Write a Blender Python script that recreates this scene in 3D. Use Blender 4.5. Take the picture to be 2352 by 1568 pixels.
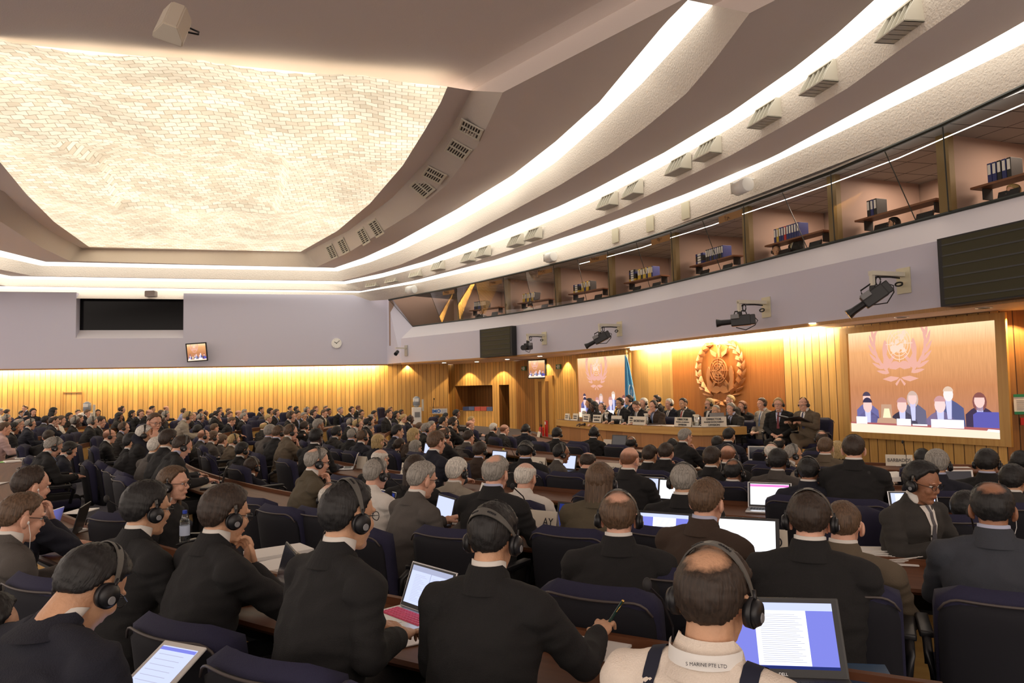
import bpy, bmesh, math, random
import numpy as np
from mathutils import Vector, Matrix, noise
for o in list(bpy.data.objects): bpy.data.objects.remove(o)
SC = bpy.context.scene
COL = SC.collection
random.seed(4)
PI = math.pi
# ------------------------------------------------------------------ camera, world, exposure
FPX, IW, IH = 1650.0, 2352.0, 1568.0
EYE = Vector((0, 0, 1.66))
PITCH = math.atan(102 / FPX); ROLL = 0.021
_fw = Vector((0, math.cos(PITCH), math.sin(PITCH)))
_r0 = Vector((1, 0, 0)); _u0 = _r0.cross(_fw)
_rt = math.cos(ROLL) * _r0 - math.sin(ROLL) * _u0
_up = math.cos(ROLL) * _u0 + math.sin(ROLL) * _r0
cd = bpy.data.cameras.new('camera'); cam = bpy.data.objects.new('camera', cd); COL.objects.link(cam)
cd.sensor_width = 36.0; cd.lens = 36.0 * FPX / IW; cd.clip_start = 0.05; cd.clip_end = 200
cam.matrix_world = Matrix(((_rt.x, _up.x, -_fw.x, EYE.x), (_rt.y, _up.y, -_fw.y, EYE.y), (_rt.z, _up.z, -_fw.z, EYE.z), (0, 0, 0, 1)))
SC.camera = cam
w = bpy.data.worlds.new('world'); SC.world = w; w.use_nodes = True
w.node_tree.nodes['Background'].inputs[0].default_value = (1.0, 0.85, 0.74, 1)
w.node_tree.nodes['Background'].inputs[1].default_value = 0.78  # warm fill added to brighten soffits and crowd through the open sides
SC.view_settings.view_transform = 'Standard'; SC.view_settings.look = 'None'
SC.view_settings.exposure = 1.15; SC.view_settings.gamma = 1.0
try: SC.view_settings.use_curve_mapping = False
except Exception: pass
PANEL_E, COVE_E, STAGE_E = 0.54, 0.98, 18.0

def ray(x, y):
    d = _fw + _rt * ((x - IW / 2) / FPX) - _up * ((y - IH / 2) / FPX)
    return d / d.y
def PD(x, y, d): return EYE + ray(x, y) * d
def PZ(x, y, z):
    r = ray(x, y); return EYE + r * ((z - EYE.z) / r.z)
def PW(x, y, A, B):                                  # hit of a sight line with the vertical plane through A, B
    r = ray(x, y); n = Vector((B.y - A.y, -(B.x - A.x), 0))
    return EYE + r * (n.dot(Vector((A.x, A.y, 0)) - Vector((EYE.x, EYE.y, 0))) / n.dot(r))
CEN = Vector((9.7, 19.4, 0))
def fz(x, y):
    R = math.hypot(x - CEN.x, y - CEN.y)
    return min(-0.05, max(-0.30, -0.05 - (19.7 - R) * 0.026))

# ------------------------------------------------------------------ materials
MATS = {}
def mat(name, col, rough=0.6, metal=0.0, emit=0, bump=0, bscale=60, var=0, vscale=8, coat=0, spec=None, emitcol=None):
    if name in MATS: return MATS[name]
    m = bpy.data.materials.new(name); m.use_nodes = True; MATS[name] = m
    nt = m.node_tree; b = nt.nodes['Principled BSDF']
    b.inputs['Base Color'].default_value = (*col, 1); b.inputs['Roughness'].default_value = rough
    b.inputs['Metallic'].default_value = metal
    if coat: b.inputs['Coat Weight'].default_value = coat
    if spec is not None: b.inputs['Specular IOR Level'].default_value = spec
    if emit:
        b.inputs['Emission Color'].default_value = (*(emitcol or col), 1); b.inputs['Emission Strength'].default_value = emit
    if bump or var:
        tc = nt.nodes.new('ShaderNodeTexCoord')
    if bump:
        n = nt.nodes.new('ShaderNodeTexNoise'); n.inputs['Scale'].default_value = bscale; n.inputs['Detail'].default_value = 3
        bp = nt.nodes.new('ShaderNodeBump'); bp.inputs['Strength'].default_value = bump; bp.inputs['Distance'].default_value = 0.02
        nt.links.new(tc.outputs['Object'], n.inputs['Vector']); nt.links.new(n.outputs[0], bp.inputs['Height']); nt.links.new(bp.outputs[0], b.inputs['Normal'])
    if var:
        n = nt.nodes.new('ShaderNodeTexNoise'); n.inputs['Scale'].default_value = vscale; n.inputs['Detail'].default_value = 4
        nt.links.new(tc.outputs['Object'], n.inputs['Vector'])
        mr = nt.nodes.new('ShaderNodeMapRange'); mr.inputs[1].default_value = 0.3; mr.inputs[2].default_value = 0.7
        mr.inputs[3].default_value = 1 - var; mr.inputs[4].default_value = 1 + var
        nt.links.new(n.outputs[0], mr.inputs[0])
        mx = nt.nodes.new('ShaderNodeVectorMath'); mx.operation = 'SCALE'; mx.inputs[0].default_value = col
        nt.links.new(mr.outputs[0], mx.inputs['Scale']); nt.links.new(mx.outputs[0], b.inputs['Base Color'])
    return m
def wood(name, c1, c2, board=0.0, rough=0.45, groove=0.035, grain=1.0, coat=0.0):
    """vertical boards: UV.x = metres along the wall, UV.y = metres up"""
    m = bpy.data.materials.new(name); m.use_nodes = True; MATS[name] = m; nt = m.node_tree; N = nt.nodes; L = nt.links
    b = N['Principled BSDF']; b.inputs['Roughness'].default_value = rough
    if coat: b.inputs['Coat Weight'].default_value = coat; b.inputs['Coat Roughness'].default_value = 0.2
    uv = N.new('ShaderNodeUVMap'); sx = N.new('ShaderNodeSeparateXYZ'); L.new(uv.outputs[0], sx.inputs[0])
    mp = N.new('ShaderNodeMapping'); mp.inputs['Scale'].default_value = (26 * grain, 0.9 * grain, 1); L.new(uv.outputs[0], mp.inputs[0])
    ns = N.new('ShaderNodeTexNoise'); ns.inputs['Scale'].default_value = 1.6; ns.inputs['Detail'].default_value = 4; L.new(mp.outputs[0], ns.inputs[0])
    fac = ns.outputs[0]
    cr = N.new('ShaderNodeMix'); cr.data_type = 'RGBA'; cr.inputs[6].default_value = (*c1, 1); cr.inputs[7].default_value = (*c2, 1)
    mr = N.new('ShaderNodeMapRange'); mr.inputs[1].default_value = 0.3; mr.inputs[2].default_value = 0.72; L.new(fac, mr.inputs[0]); L.new(mr.outputs[0], cr.inputs[0])
    out = cr.outputs[2]
    if board:
        dv = N.new('ShaderNodeMath'); dv.operation = 'DIVIDE'; dv.inputs[1].default_value = board; L.new(sx.outputs[0], dv.inputs[0])
        fl = N.new('ShaderNodeMath'); fl.operation = 'FLOOR'; L.new(dv.outputs[0], fl.inputs[0])
        wn = N.new('ShaderNodeTexWhiteNoise'); wn.noise_dimensions = '1D'; L.new(fl.outputs[0], wn.inputs['W'])
        m2 = N.new('ShaderNodeMapRange'); m2.inputs[3].default_value = 0.8; m2.inputs[4].default_value = 1.12; L.new(wn.outputs[0], m2.inputs[0])
        vm = N.new('ShaderNodeVectorMath'); vm.operation = 'SCALE'; L.new(out, vm.inputs[0]); L.new(m2.outputs[0], vm.inputs['Scale'])
        fr = N.new('ShaderNodeMath'); fr.operation = 'FRACT'; L.new(dv.outputs[0], fr.inputs[0])
        lt = N.new('ShaderNodeMath'); lt.operation = 'LESS_THAN'; lt.inputs[1].default_value = groove / board; L.new(fr.outputs[0], lt.inputs[0])
        mx = N.new('ShaderNodeMix'); mx.data_type = 'RGBA'; mx.inputs[7].default_value = (c2[0] * .16, c2[1] * .12, c2[2] * .1, 1)
        L.new(lt.outputs[0], mx.inputs[0]); L.new(vm.outputs[0], mx.inputs[6]); out = mx.outputs[2]
    L.new(out, b.inputs['Base Color'])
    return m
def emis(name, col, s):
    if name in MATS: return MATS[name]
    m = bpy.data.materials.new(name); m.use_nodes = True; MATS[name] = m; nt = m.node_tree
    for n in list(nt.nodes):
        if n.type == 'BSDF_PRINCIPLED': nt.nodes.remove(n)
    e = nt.nodes.new('ShaderNodeEmission'); e.inputs[0].default_value = (*col, 1); e.inputs[1].default_value = s
    nt.links.new(e.outputs[0], [n for n in nt.nodes if n.type == 'OUTPUT_MATERIAL'][0].inputs[0]); return m
def glass(name, tint, refl=0.12, rough=0.0):
    m = bpy.data.materials.new(name); m.use_nodes = True; MATS[name] = m; nt = m.node_tree; N = nt.nodes; L = nt.links
    N.remove(N['Principled BSDF']); out = [n for n in N if n.type == 'OUTPUT_MATERIAL'][0]
    t = N.new('ShaderNodeBsdfTransparent'); t.inputs[0].default_value = (*tint, 1); g = N.new('ShaderNodeBsdfGlossy'); g.inputs['Roughness'].default_value = rough
    fr = N.new('ShaderNodeFresnel'); fr.inputs[0].default_value = 1.22
    ad = N.new('ShaderNodeMath'); ad.operation = 'MULTIPLY_ADD'; ad.inputs[1].default_value = .3; ad.inputs[2].default_value = refl; L.new(fr.outputs[0], ad.inputs[0])
    mx = N.new('ShaderNodeMixShader'); L.new(ad.outputs[0], mx.inputs[0]); L.new(t.outputs[0], mx.inputs[1]); L.new(g.outputs[0], mx.inputs[2]); L.new(mx.outputs[0], out.inputs[0])
    return m

M_soffit = mat('painted_plaster', (0.86, 0.765, 0.71), 0.8, bump=0.15, bscale=45)
M_rough = mat('rough_plaster', (0.72, 0.64, 0.56), 0.9, bump=1.0, bscale=26)
M_band = mat('pale_plaster', (0.66, 0.59, 0.53), 0.85, bump=0.35, bscale=40)
M_lav = mat('lavender_paint', (0.56, 0.54, 0.64), 0.75)
M_lavlight = mat('pale_lavender_paint', (0.62, 0.59, 0.64), 0.7)
M_cove = emis('fluorescent_cove', (1.0, 0.93, 0.80), COVE_E)
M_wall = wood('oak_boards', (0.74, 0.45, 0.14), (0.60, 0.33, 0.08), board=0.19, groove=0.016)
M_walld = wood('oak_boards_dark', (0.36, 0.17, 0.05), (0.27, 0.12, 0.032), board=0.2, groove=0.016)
M_red = wood('teak_veneer', (0.46, 0.17, 0.035), (0.34, 0.105, 0.018), board=0, grain=0.6, rough=0.35)
M_oak = wood('oak_plain', (0.62, 0.37, 0.11), (0.50, 0.27, 0.07), board=0, grain=0.5)
M_desk = wood('walnut_desk', (0.16, 0.062, 0.028), (0.10, 0.036, 0.015), board=0, grain=0.5, rough=0.5)
M_desk.node_tree.nodes['Principled BSDF'].inputs['Specular IOR Level'].default_value = 0.22
M_trim = wood('oak_trim', (0.40, 0.20, 0.06), (0.30, 0.14, 0.04), board=0)
M_carpet = mat('blue_grey_carpet', (0.10, 0.105, 0.145), 0.95, bump=0.4, bscale=200, var=0.15, vscale=60)
M_black = mat('black_plastic', (0.012, 0.012, 0.014), 0.4)
M_dark = mat('dark_matt', (0.02, 0.019, 0.02), 0.7)
M_grey = mat('grey_plastic', (0.22, 0.22, 0.23), 0.45)
M_silver = mat('brushed_aluminium', (0.62, 0.62, 0.63), 0.3, 0.85)
M_white = mat('white_plastic', (0.80, 0.78, 0.74), 0.45)
M_cream = mat('cream_metal', (0.66, 0.62, 0.52), 0.5)
M_paper = mat('white_paper', (0.86, 0.84, 0.80), 0.8)
M_card = mat('cream_card', (0.80, 0.74, 0.62), 0.75)
M_ink = mat('black_ink', (0.02, 0.02, 0.03), 0.7)
M_navy = mat('navy_upholstery', (0.016, 0.015, 0.046), 0.85, bump=0.3, bscale=300)
M_shell = mat('chair_back_fabric', (0.006, 0.006, 0.011), 0.85)
M_pipe = mat('chair_piping', (0.08, 0.065, 0.06), 0.5)

# ------------------------------------------------------------------ object helpers
def finish(name, me, m=None, parent=None, smooth=False):
    if m is not None:
        for q in (m if isinstance(m, (list, tuple)) else [m]): me.materials.append(q)
    if smooth: me.polygons.foreach_set('use_smooth', [True] * len(me.polygons))
    o = bpy.data.objects.new(name, me); COL.objects.link(o)
    if parent is not None: o.parent = parent
    return o
def obj(name, bm, m=None, parent=None, smooth=False):
    me = bpy.data.meshes.new(name); bmesh.ops.recalc_face_normals(bm, faces=bm.faces); bm.to_mesh(me); bm.free()
    return finish(name, me, m, parent, smooth)
def tag(o, label, cat, group=None):
    o['label'] = label; o['category'] = cat
    if group: o['group'] = group
    return o
def thing(name, label, cat, loc=(0, 0, 0), rz=0, group=None):
    o = bpy.data.objects.new(name, None); COL.objects.link(o); o.empty_display_size = 0.1
    o.location = loc; o.rotation_euler = (0, 0, rz); return tag(o, label, cat, group)
def struct(o): o['kind'] = 'structure'; return o
def V(*a): return Vector(a)
def box(bm, c, s, R=None, bev=0):
    r = bmesh.ops.create_cube(bm, size=1); vs = r['verts']
    for v in vs:
        v.co = Vector((v.co.x * s[0], v.co.y * s[1], v.co.z * s[2]))
        if R is not None: v.co = R @ v.co
        v.co += Vector(c)
    if bev:
        es = list({e for v in vs for e in v.link_edges}); bmesh.ops.bevel(bm, geom=es, offset=bev, segments=2, profile=0.6, affect='EDGES')
def cyl(bm, p0, p1, r0, r1=None, seg=16, cap=True):
    p0 = Vector(p0); p1 = Vector(p1); r1 = r0 if r1 is None else r1; d = p1 - p0
    q = d.to_track_quat('Z', 'Y').to_matrix()
    a = [bm.verts.new(p0 + q @ Vector((r0 * math.cos(2 * PI * i / seg), r0 * math.sin(2 * PI * i / seg), 0))) for i in range(seg)]
    b = [bm.verts.new(p1 + q @ Vector((r1 * math.cos(2 * PI * i / seg), r1 * math.sin(2 * PI * i / seg), 0))) for i in range(seg)]
    for i in range(seg): bm.faces.new((a[i], a[(i + 1) % seg], b[(i + 1) % seg], b[i]))
    if cap: bm.faces.new(a[::-1]); bm.faces.new(b)
def ell(bm, c, r, R=None, seg=20, rings=14):
    q = bmesh.ops.create_uvsphere(bm, u_segments=seg, v_segments=rings, radius=1)
    for v in q['verts']:
        v.co = Vector((v.co.x * r[0], v.co.y * r[1], v.co.z * r[2]))
        if R is not None: v.co = R @ v.co
        v.co += Vector(c)
def caps(bm, p0, p1, r0, r1, seg=14):
    cyl(bm, p0, p1, r0, r1, seg); ell(bm, p0, (r0,) * 3, seg=seg, rings=10); ell(bm, p1, (r1,) * 3, seg=seg, rings=10)
def tube(bm, pts, r, seg=8, closed=False):
    pts = [Vector(p) for p in pts]; rings = []; n = len(pts)
    for i, p in enumerate(pts):
        d = (pts[(i + 1) % n] - pts[i - 1]) if closed else (pts[min(i + 1, n - 1)] - pts[max(i - 1, 0)])
        q = d.to_track_quat('Z', 'Y').to_matrix(); rr = r[i] if isinstance(r, (list, tuple)) else r
        rings.append([bm.verts.new(p + q @ Vector((rr * math.cos(2 * PI * k / seg), rr * math.sin(2 * PI * k / seg), 0))) for k in range(seg)])
    for i in range(n if closed else n - 1):
        a, b = rings[i], rings[(i + 1) % n]
        for k in range(seg): bm.faces.new((a[k], a[(k + 1) % seg], b[(k + 1) % seg], b[k]))
    if not closed: bm.faces.new(rings[0][::-1]); bm.faces.new(rings[-1])
def poly(bm, pts, thick=None, n=None):
    """flat polygon; with thick + n it gets real thickness along n"""
    a = [bm.verts.new(Vector(p)) for p in pts]
    f = bm.faces.new(a)
    if thick:
        b = [bm.verts.new(Vector(p) + Vector(n) * thick) for p in pts]
        bm.faces.new(b[::-1]); k = len(a)
        for i in range(k): bm.faces.new((a[i], b[i], b[(i + 1) % k], a[(i + 1) % k]))
def resamp(pts, n):
    pts = [Vector(p) for p in pts]; L = [0]
    for a, b in zip(pts, pts[1:]): L.append(L[-1] + (b - a).length)
    out = []
    for i in range(n):
        t = L[-1] * i / (n - 1); k = 0
        while k < len(L) - 2 and L[k + 1] < t: k += 1
        u = (t - L[k]) / max(1e-9, L[k + 1] - L[k]); out.append(pts[k].lerp(pts[k + 1], u))
    return out
def loft(name, rows, m, parent=None, smooth=False, thick=0, kind=True, u0=0):
    """sheet through rows of equal length, UV in metres"""
    me = bpy.data.meshes.new(name); n = len(rows[0]); vs = [tuple(p) for r in rows for p in r]; fs = []
    for j in range(len(rows) - 1):
        for i in range(n - 1): fs.append((j * n + i, j * n + i + 1, (j + 1) * n + i + 1, (j + 1) * n + i))
    me.from_pydata(vs, [], fs); uv = me.uv_layers.new(name='UVMap')
    U = [u0]
    for a, b in zip(rows[0], rows[0][1:]): U.append(U[-1] + (Vector(b) - Vector(a)).length)
    Vv = [[0] * n]
    for j in range(1, len(rows)): Vv.append([Vv[-1][i] + (Vector(rows[j][i]) - Vector(rows[j - 1][i])).length for i in range(n)])
    for p in me.polygons:
        for li in p.loop_indices:
            vi = me.loops[li].vertex_index; uv.data[li].uv = (U[vi % n], Vv[vi // n][vi % n])
    o = finish(name, me, m, parent, smooth)
    if thick:
        md = o.modifiers.new('solid', 'SOLIDIFY'); md.thickness = thick; md.offset = 0
    if kind and parent is None: struct(o)
    return o
def text(s, size, m, loc, R, parent, name='lettering', extr=0.002, align='CENTER', sx=1.0, bold=0.0):
    c = bpy.data.curves.new('t', 'FONT'); c.body = s; c.size = size; c.extrude = extr; c.align_x = align; c.align_y = 'CENTER'; c.offset = bold
    t = bpy.data.objects.new('t', c); COL.objects.link(t)
    me = bpy.data.meshes.new_from_object(t.evaluated_get(bpy.context.evaluated_depsgraph_get()))
    bpy.data.objects.remove(t)
    o = finish(name, me, None, parent); me.materials.clear(); me.materials.append(m)
    o.matrix_local = Matrix.Translation(Vector(loc)) @ R.to_4x4() @ Matrix.Diagonal((sx, 1, 1, 1)); return o
def uvwood(o, sc=1.0):
    """metre UVs by the dominant axis, grain along the longest side"""
    me = o.data; uv = me.uv_layers.new(name='UVMap') if not me.uv_layers else me.uv_layers[0]
    for p in me.polygons:
        a = max(range(3), key=lambda k: abs(p.normal[k])); ax = [k for k in range(3) if k != a]
        for li in p.loop_indices:
            c = me.vertices[me.loops[li].vertex_index].co; uv.data[li].uv = (c[ax[1]] * sc, c[ax[0]] * sc) if a == 2 else (c[ax[0]] * sc, c[ax[1]] * sc)
    return o
def frame_at(A, B):
    """rotation whose X runs A->B level, Z up, Y away from the room eye"""
    x = (Vector((B.x, B.y, 0)) - Vector((A.x, A.y, 0))).normalized(); z = Vector((0, 0, 1)); y = z.cross(x)
    return Matrix((x, y, z)).transposed()
def sstep(a, b, t):
    t = min(1, max(0, (t - a) / (b - a))); return t * t * (3 - 2 * t)

# ------------------------------------------------------------------ ceiling, traced ring by ring at its real heights
E0 = EYE.z
def edge(pts, zfar, zmain):
    out = []
    for x, y in pts:
        t = sstep(850, 1150, x) if x > 400 else sstep(0, 1, (120 - x) / 260.0)
        out.append(PZ(x, y, E0 + zfar + (zmain - zfar) * t))
    return out
ZA = 3.9
Z3 = (4.25, 4.47); Z2 = (4.55, 5.02); Z1 = (4.97, 5.85); ZV = (5.6, 6.4); ZP = (5.62, 6.5)
EDG = {  # name: (z far, z main, left, back, right)
 'A': (ZA, ZA, [(-500, 600), (-40, 683.5)], [(-40, 683.5), (851, 690.5)],
       [(851, 690.5), (893, 688), (1034, 661), (1200, 623.5), (1396, 573.5), (1539, 527.5), (1752, 453), (1910, 394), (2158, 287), (2352, 195), (2800, -30)]),
 'g3l': (*Z3, [(-500, 575), (-25, 662)], [(-25, 662), (824, 672)],
       [(824, 672), (957, 650), (1179, 600), (1376, 537), (1526, 482), (1676, 420), (1926, 305), (2176, 185), (2352, 100), (2800, -140)]),
 'g3u': (*Z3, [(-500, 566), (-22, 657)], [(-22, 657), (829, 668.5)],
       [(829, 668.5), (949, 645), (1136, 597), (1366, 522), (1576, 445), (1776, 360), (2026, 225), (2226, 120), (2352, 50), (2800, -220)]),
 'C': (*Z3, [(-500, 558), (15, 657)], [(15, 657), (822, 667)],
       [(822, 667), (868, 660.5), (932, 648), (1034, 620), (1176, 573), (1251, 549), (1426, 480), (1496, 445), (1601, 395), (1676, 358), (1816, 280), (1951, 200), (2066, 115), (2216, 10), (2560, -260)]),
 'g2l': (*Z2, [(-500, 545), (22, 640)], [(22, 640), (794, 652)],
       [(794, 652), (870, 639), (998, 605), (1176, 543), (1296, 494), (1376, 457), (1526, 380), (1676, 295), (1826, 200), (1926, 130), (2026, 50), (2086, 0), (2400, -260)]),
 'g2u': (*Z2, [(-500, 530), (24, 634)], [(24, 634), (791, 646)],
       [(791, 646), (880, 627), (983, 598), (1176, 517), (1286, 473), (1366, 434), (1526, 350), (1676, 260), (1826, 155), (1926, 75), (2008, 0), (2300, -260)]),
 'E': (*Z2, [(-500, 520), (75, 633.5)], [(75, 633.5), (783, 645)],
       [(783, 645), (819, 637), (919, 608), (1050, 552), (1176, 485), (1286, 425), (1396, 357), (1486, 290), (1576, 215), (1636, 145), (1681, 85), (1722, 30)]),
 'g1l': (*Z1, [(-500, 480), (95, 610)], [(95, 610), (776, 622.5)],
       [(776, 622.5), (850, 602), (930, 571), (1050, 511), (1176, 440), (1276, 373), (1376, 285), (1476, 190), (1556, 103), (1637, 12)]),
 'g1u': (*Z1, [(-500, 450), (105, 601)], [(105, 601), (768, 615)],
       [(768, 615), (835, 592), (905, 560), (1050, 480), (1176, 403), (1276, 325), (1376, 235), (1476, 115), (1526, 55), (1580, 0)]),
 'vb': (*Z1, [(-500, 330), (0, 508), (90, 566), (160, 599)], [(160, 599), (725, 614)],
       [(725, 614), (800, 580), (950, 487), (1025, 425), (1100, 330), (1155, 212)]),
 'vt': (*ZV, [(-500, 230), (0, 430), (60, 490), (130, 540), (190, 571)], [(190, 571), (700, 580)],
       [(700, 580), (800, 530), (900, 455), (975, 375), (1050, 270), (1083, 208)]),
 'pe': (*ZP, [(-500, 150), (0, 372), (60, 445), (125, 510), (205, 567)], [(205, 567), (690, 578)],
       [(690, 578), (775, 530), (850, 467), (925, 380), (975, 300), (1010, 240), (1028, 199)]),
}
NL, NB, NR = 10, 14, 70
RING = {}
for k, (zf, zm, l, b, r) in EDG.items():
    L_ = resamp(edge(l, zf, zm), NL); B_ = resamp(edge(b, zf, zm), NB); R_ = resamp(edge(r, zf, zm), NR)
    RING[k] = L_ + B_[1:] + R_[1:]
    RING[k + '_r'] = R_
def soft(p, q, name, m, sm=True):
    return loft(name, [RING[p], RING[q]], m, smooth=sm)
soft('g3l', 'A', 'ceiling_outer_fascia', M_rough); soft('g2l', 'C', 'ceiling_middle_fascia', M_rough); soft('g1l', 'E', 'ceiling_inner_fascia', M_rough)
soft('vt', 'vb', 'ceiling_vent_band', M_band)
soft('C', 'g3u', 'ceiling_outer_soffit', M_soffit); soft('E', 'g2u', 'ceiling_middle_soffit', M_soffit); soft('vb', 'g1u', 'ceiling_inner_soffit', M_soffit)
soft('pe', 'vt', 'ceiling_panel_surround', M_soffit)
# lit coves: a run of fluorescent lamps per ring
for a, b, nm, lab in (('g3u', 'g3l', 'cove_light', 'outermost ribbon of white cove light, just above the interpreter booths'),
                      ('g2u', 'g2l', 'cove_light', 'middle ribbon of white cove light, above the row of box air diffusers'),
                      ('g1u', 'g1l', 'cove_light', 'innermost ribbon of white cove light, beside the band of square grilles')):
    o = loft(nm, [RING[a], RING[b]], M_cove, kind=False); tag(o, lab, 'ceiling light', 'curved cove lights')
# near flat ceiling with its straight edge
ne = [PZ(-700, 30, E0 + 6.45), PZ(0, 97, E0 + 6.5), PZ(1028, 199, E0 + 6.5), PZ(1083, 208, E0 + 6.4), PZ(1155, 212, E0 + 5.85), PZ(1580, 0, E0 + 5.85), PZ(1637, 12, E0 + 5.85), PZ(1722, 30, E0 + 5.02)]
bk_ = [Vector((p.x * 1.6, -7, p.z)) for p in ne]; dv_ = PZ(1566, 0, E0 + 5.85) - ne[4]
for i_ in (3, 4): k_ = (-7 - ne[i_].y) / dv_.y; bk_[i_] = ne[i_] + dv_ * k_
for i_ in (5, 6, 7): bk_[i_] = Vector((bk_[4].x + .6 * (i_ - 4), -7, ne[i_].z))
loft('ceiling_near', [ne, bk_], M_soffit)
# ceiling beyond the frame, over the camera's right; rear and left sides stay open for the world fill
rr = [RING[k][-1] for k in ('E', 'g2u', 'g2l', 'C', 'g3u', 'g3l', 'A')]
loft('ceiling_near_right', [rr, [Vector((p.x + (12 if i_ == 0 else 8), -7, p.z)) for i_, p in enumerate(rr)]], M_soffit)

# woven luminous panel
def woven():
    m = bpy.data.materials.new('backlit_woven_strips'); m.use_nodes = True; nt = m.node_tree; N = nt.nodes; L = nt.links
    b = N['Principled BSDF']; b.inputs['Base Color'].default_value = (0.35, 0.31, 0.25, 1); b.inputs['Roughness'].default_value = 0.6
    uv = N.new('ShaderNodeUVMap')
    br = N.new('ShaderNodeTexBrick'); br.inputs['Scale'].default_value = 1; br.inputs['Brick Width'].default_value = 0.26; br.inputs['Row Height'].default_value = 0.15
    br.inputs['Mortar Size'].default_value = 0.008; br.inputs['Color1'].default_value = (1.0, .86, .64, 1); br.inputs['Color2'].default_value = (.70, .56, .38, 1); br.inputs['Mortar'].default_value = (.45, .34, .22, 1)
    br.inputs['Bias'].default_value = -0.1
    L.new(uv.outputs[0], br.inputs[0])
    n = N.new('ShaderNodeTexNoise'); n.inputs['Scale'].default_value = 0.55; n.inputs['Detail'].default_value = 3; L.new(uv.outputs[0], n.inputs[0])
    mr = N.new('ShaderNodeMapRange'); mr.inputs[1].default_value = .35; mr.inputs[2].default_value = .65; mr.inputs[3].default_value = .88 * PANEL_E; mr.inputs[4].default_value = 1.18 * PANEL_E; L.new(n.outputs[0], mr.inputs[0])
    L.new(br.outputs[0], b.inputs['Emission Color']); L.new(mr.outputs[0], b.inputs['Emission Strength'])
    return m
pl = resamp(edge(EDG['pe'][2], *ZP), 40); pr = resamp(list(reversed(edge(EDG['pe'][4], *ZP))), 40); pk = resamp(edge(EDG['pe'][3], *ZP), 60)
pl[0] = PZ(-700, 30, E0 + 6.5)
rows = []
for j in range(40):
    row = []
    for i in range(60):
        t = i / 59; p = pl[j].lerp(pr[j], t)
        if j == 39: p = pk[i].copy()
        e = min(1, 8 * min(t, 1 - t, (39 - j) / 39.0 + .001, 1)); e = max(0, e)
        sag = 0.0
        sag += 0.10 * math.sin(j * 0.55) * e + 0.05 * math.sin(i * .4) * e
        if .25 < t < .72 and 8 < j < 22: sag += 0.22 * e
        row.append((p.x, p.y, p.z + sag + (0.012 if (i + j) % 2 else -0.012) * e))
    rows.append(row)
o = loft('luminous_ceiling_panel', rows, woven(), kind=False)
# uv in room axes so that the weave runs straight
uvd = o.data.uv_layers[0].data
for p in o.data.polygons:
    for li in p.loop_indices:
        c = o.data.vertices[o.data.loops[li].vertex_index].co; a = math.radians(9)
        uvd[li].uv = (c.x * math.cos(a) + c.y * math.sin(a), -c.x * math.sin(a) + c.y * math.cos(a))
tag(o, 'huge backlit ceiling panel woven from translucent white strips, curved at its sides', 'ceiling light')
# ------------------------------------------------------------------ floor
me = bpy.data.meshes.new('floor'); vs = []; fs = []; nx, ny = 60, 60
for j in range(ny):
    for i in range(nx):
        x = -34 + 50 * i / (nx - 1); y = -7 + 45 * j / (ny - 1); vs.append((x, y, fz(x, y)))
for j in range(ny - 1):
    for i in range(nx - 1): a = j * nx + i; fs.append((a, a + 1, a + nx + 1, a + nx))
me.from_pydata(vs, [], fs); struct(finish('floor', me, M_carpet, smooth=True))
# ------------------------------------------------------------------ far wall
A0 = PZ(-40, 683.5, E0 + ZA); A1 = PZ(851, 690.5, E0 + ZA)
FW0 = A0 + (A0 - A1) * 0.5; FW1 = A1 + (A1 - A0) * 0.012
def fw(px, py): return PW(px, py, FW0, FW1)
zb0 = fw(0, 845).z; zb1 = fw(870, 838).z
nrm = frame_at(FW0, FW1) @ Vector((0, 1, 0))      # away from the hall
def fwall(px0, px1, n=2, off=0.0, zt=None, zbf=None):
    pass
def Lz(p):                                         # height of the lavender band's foot along the wall
    t = (Vector((p.x, p.y, 0)) - Vector((fw(0, 845).x, fw(0, 845).y, 0))).length / (fw(870, 838) - fw(0, 845)).length
    return zb0 + (zb1 - zb0) * t
def fwp(px, z, off=0.0):
    p = fw(px, 760); q = p + nrm * off; return Vector((q.x, q.y, z))
win = (174, 421)
top = E0 + ZA + 0.25
def panel(name, pxs, z0, z1, off, m):
    return loft(name, [[fwp(x, z1, off) for x in pxs], [fwp(x, z0, off) for x in pxs]], m)
zw = fw(174, 756).z; zs = fw(174, 777).z
zl = (zb0 + zb1) / 2
panel('wall_far_left', [-500, win[0]], zl, top, 0, M_lav); panel('wall_far_right', [win[1], 889], zl, top, 0, M_lav)
panel('wall_far_below_window', [win[0], win[1]], zl, zs, 0, M_lav)
# recess with sloped sill and dark projection window
dpt = 0.45
loft('window_1_sill', [[fwp(x, zs, 0) for x in win], [fwp(x, zw, dpt) for x in win]], M_lavlight)
for x in win: loft('trim_1', [[fwp(x, top, 0), fwp(x, zs, 0)], [fwp(x, top, dpt), fwp(x, zw, dpt)]], M_lav)
wg = mat('dark_window_glass', (0.004, 0.004, 0.005), 0.12, spec=0.15)
bm = bmesh.new(); q = [fwp(win[0], zw, dpt), fwp(win[1], zw, dpt), fwp(win[1], top, dpt), fwp(win[0], top, dpt)]; poly(bm, q, 0.03, nrm)
struct(obj('window_1', bm, wg))
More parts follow.
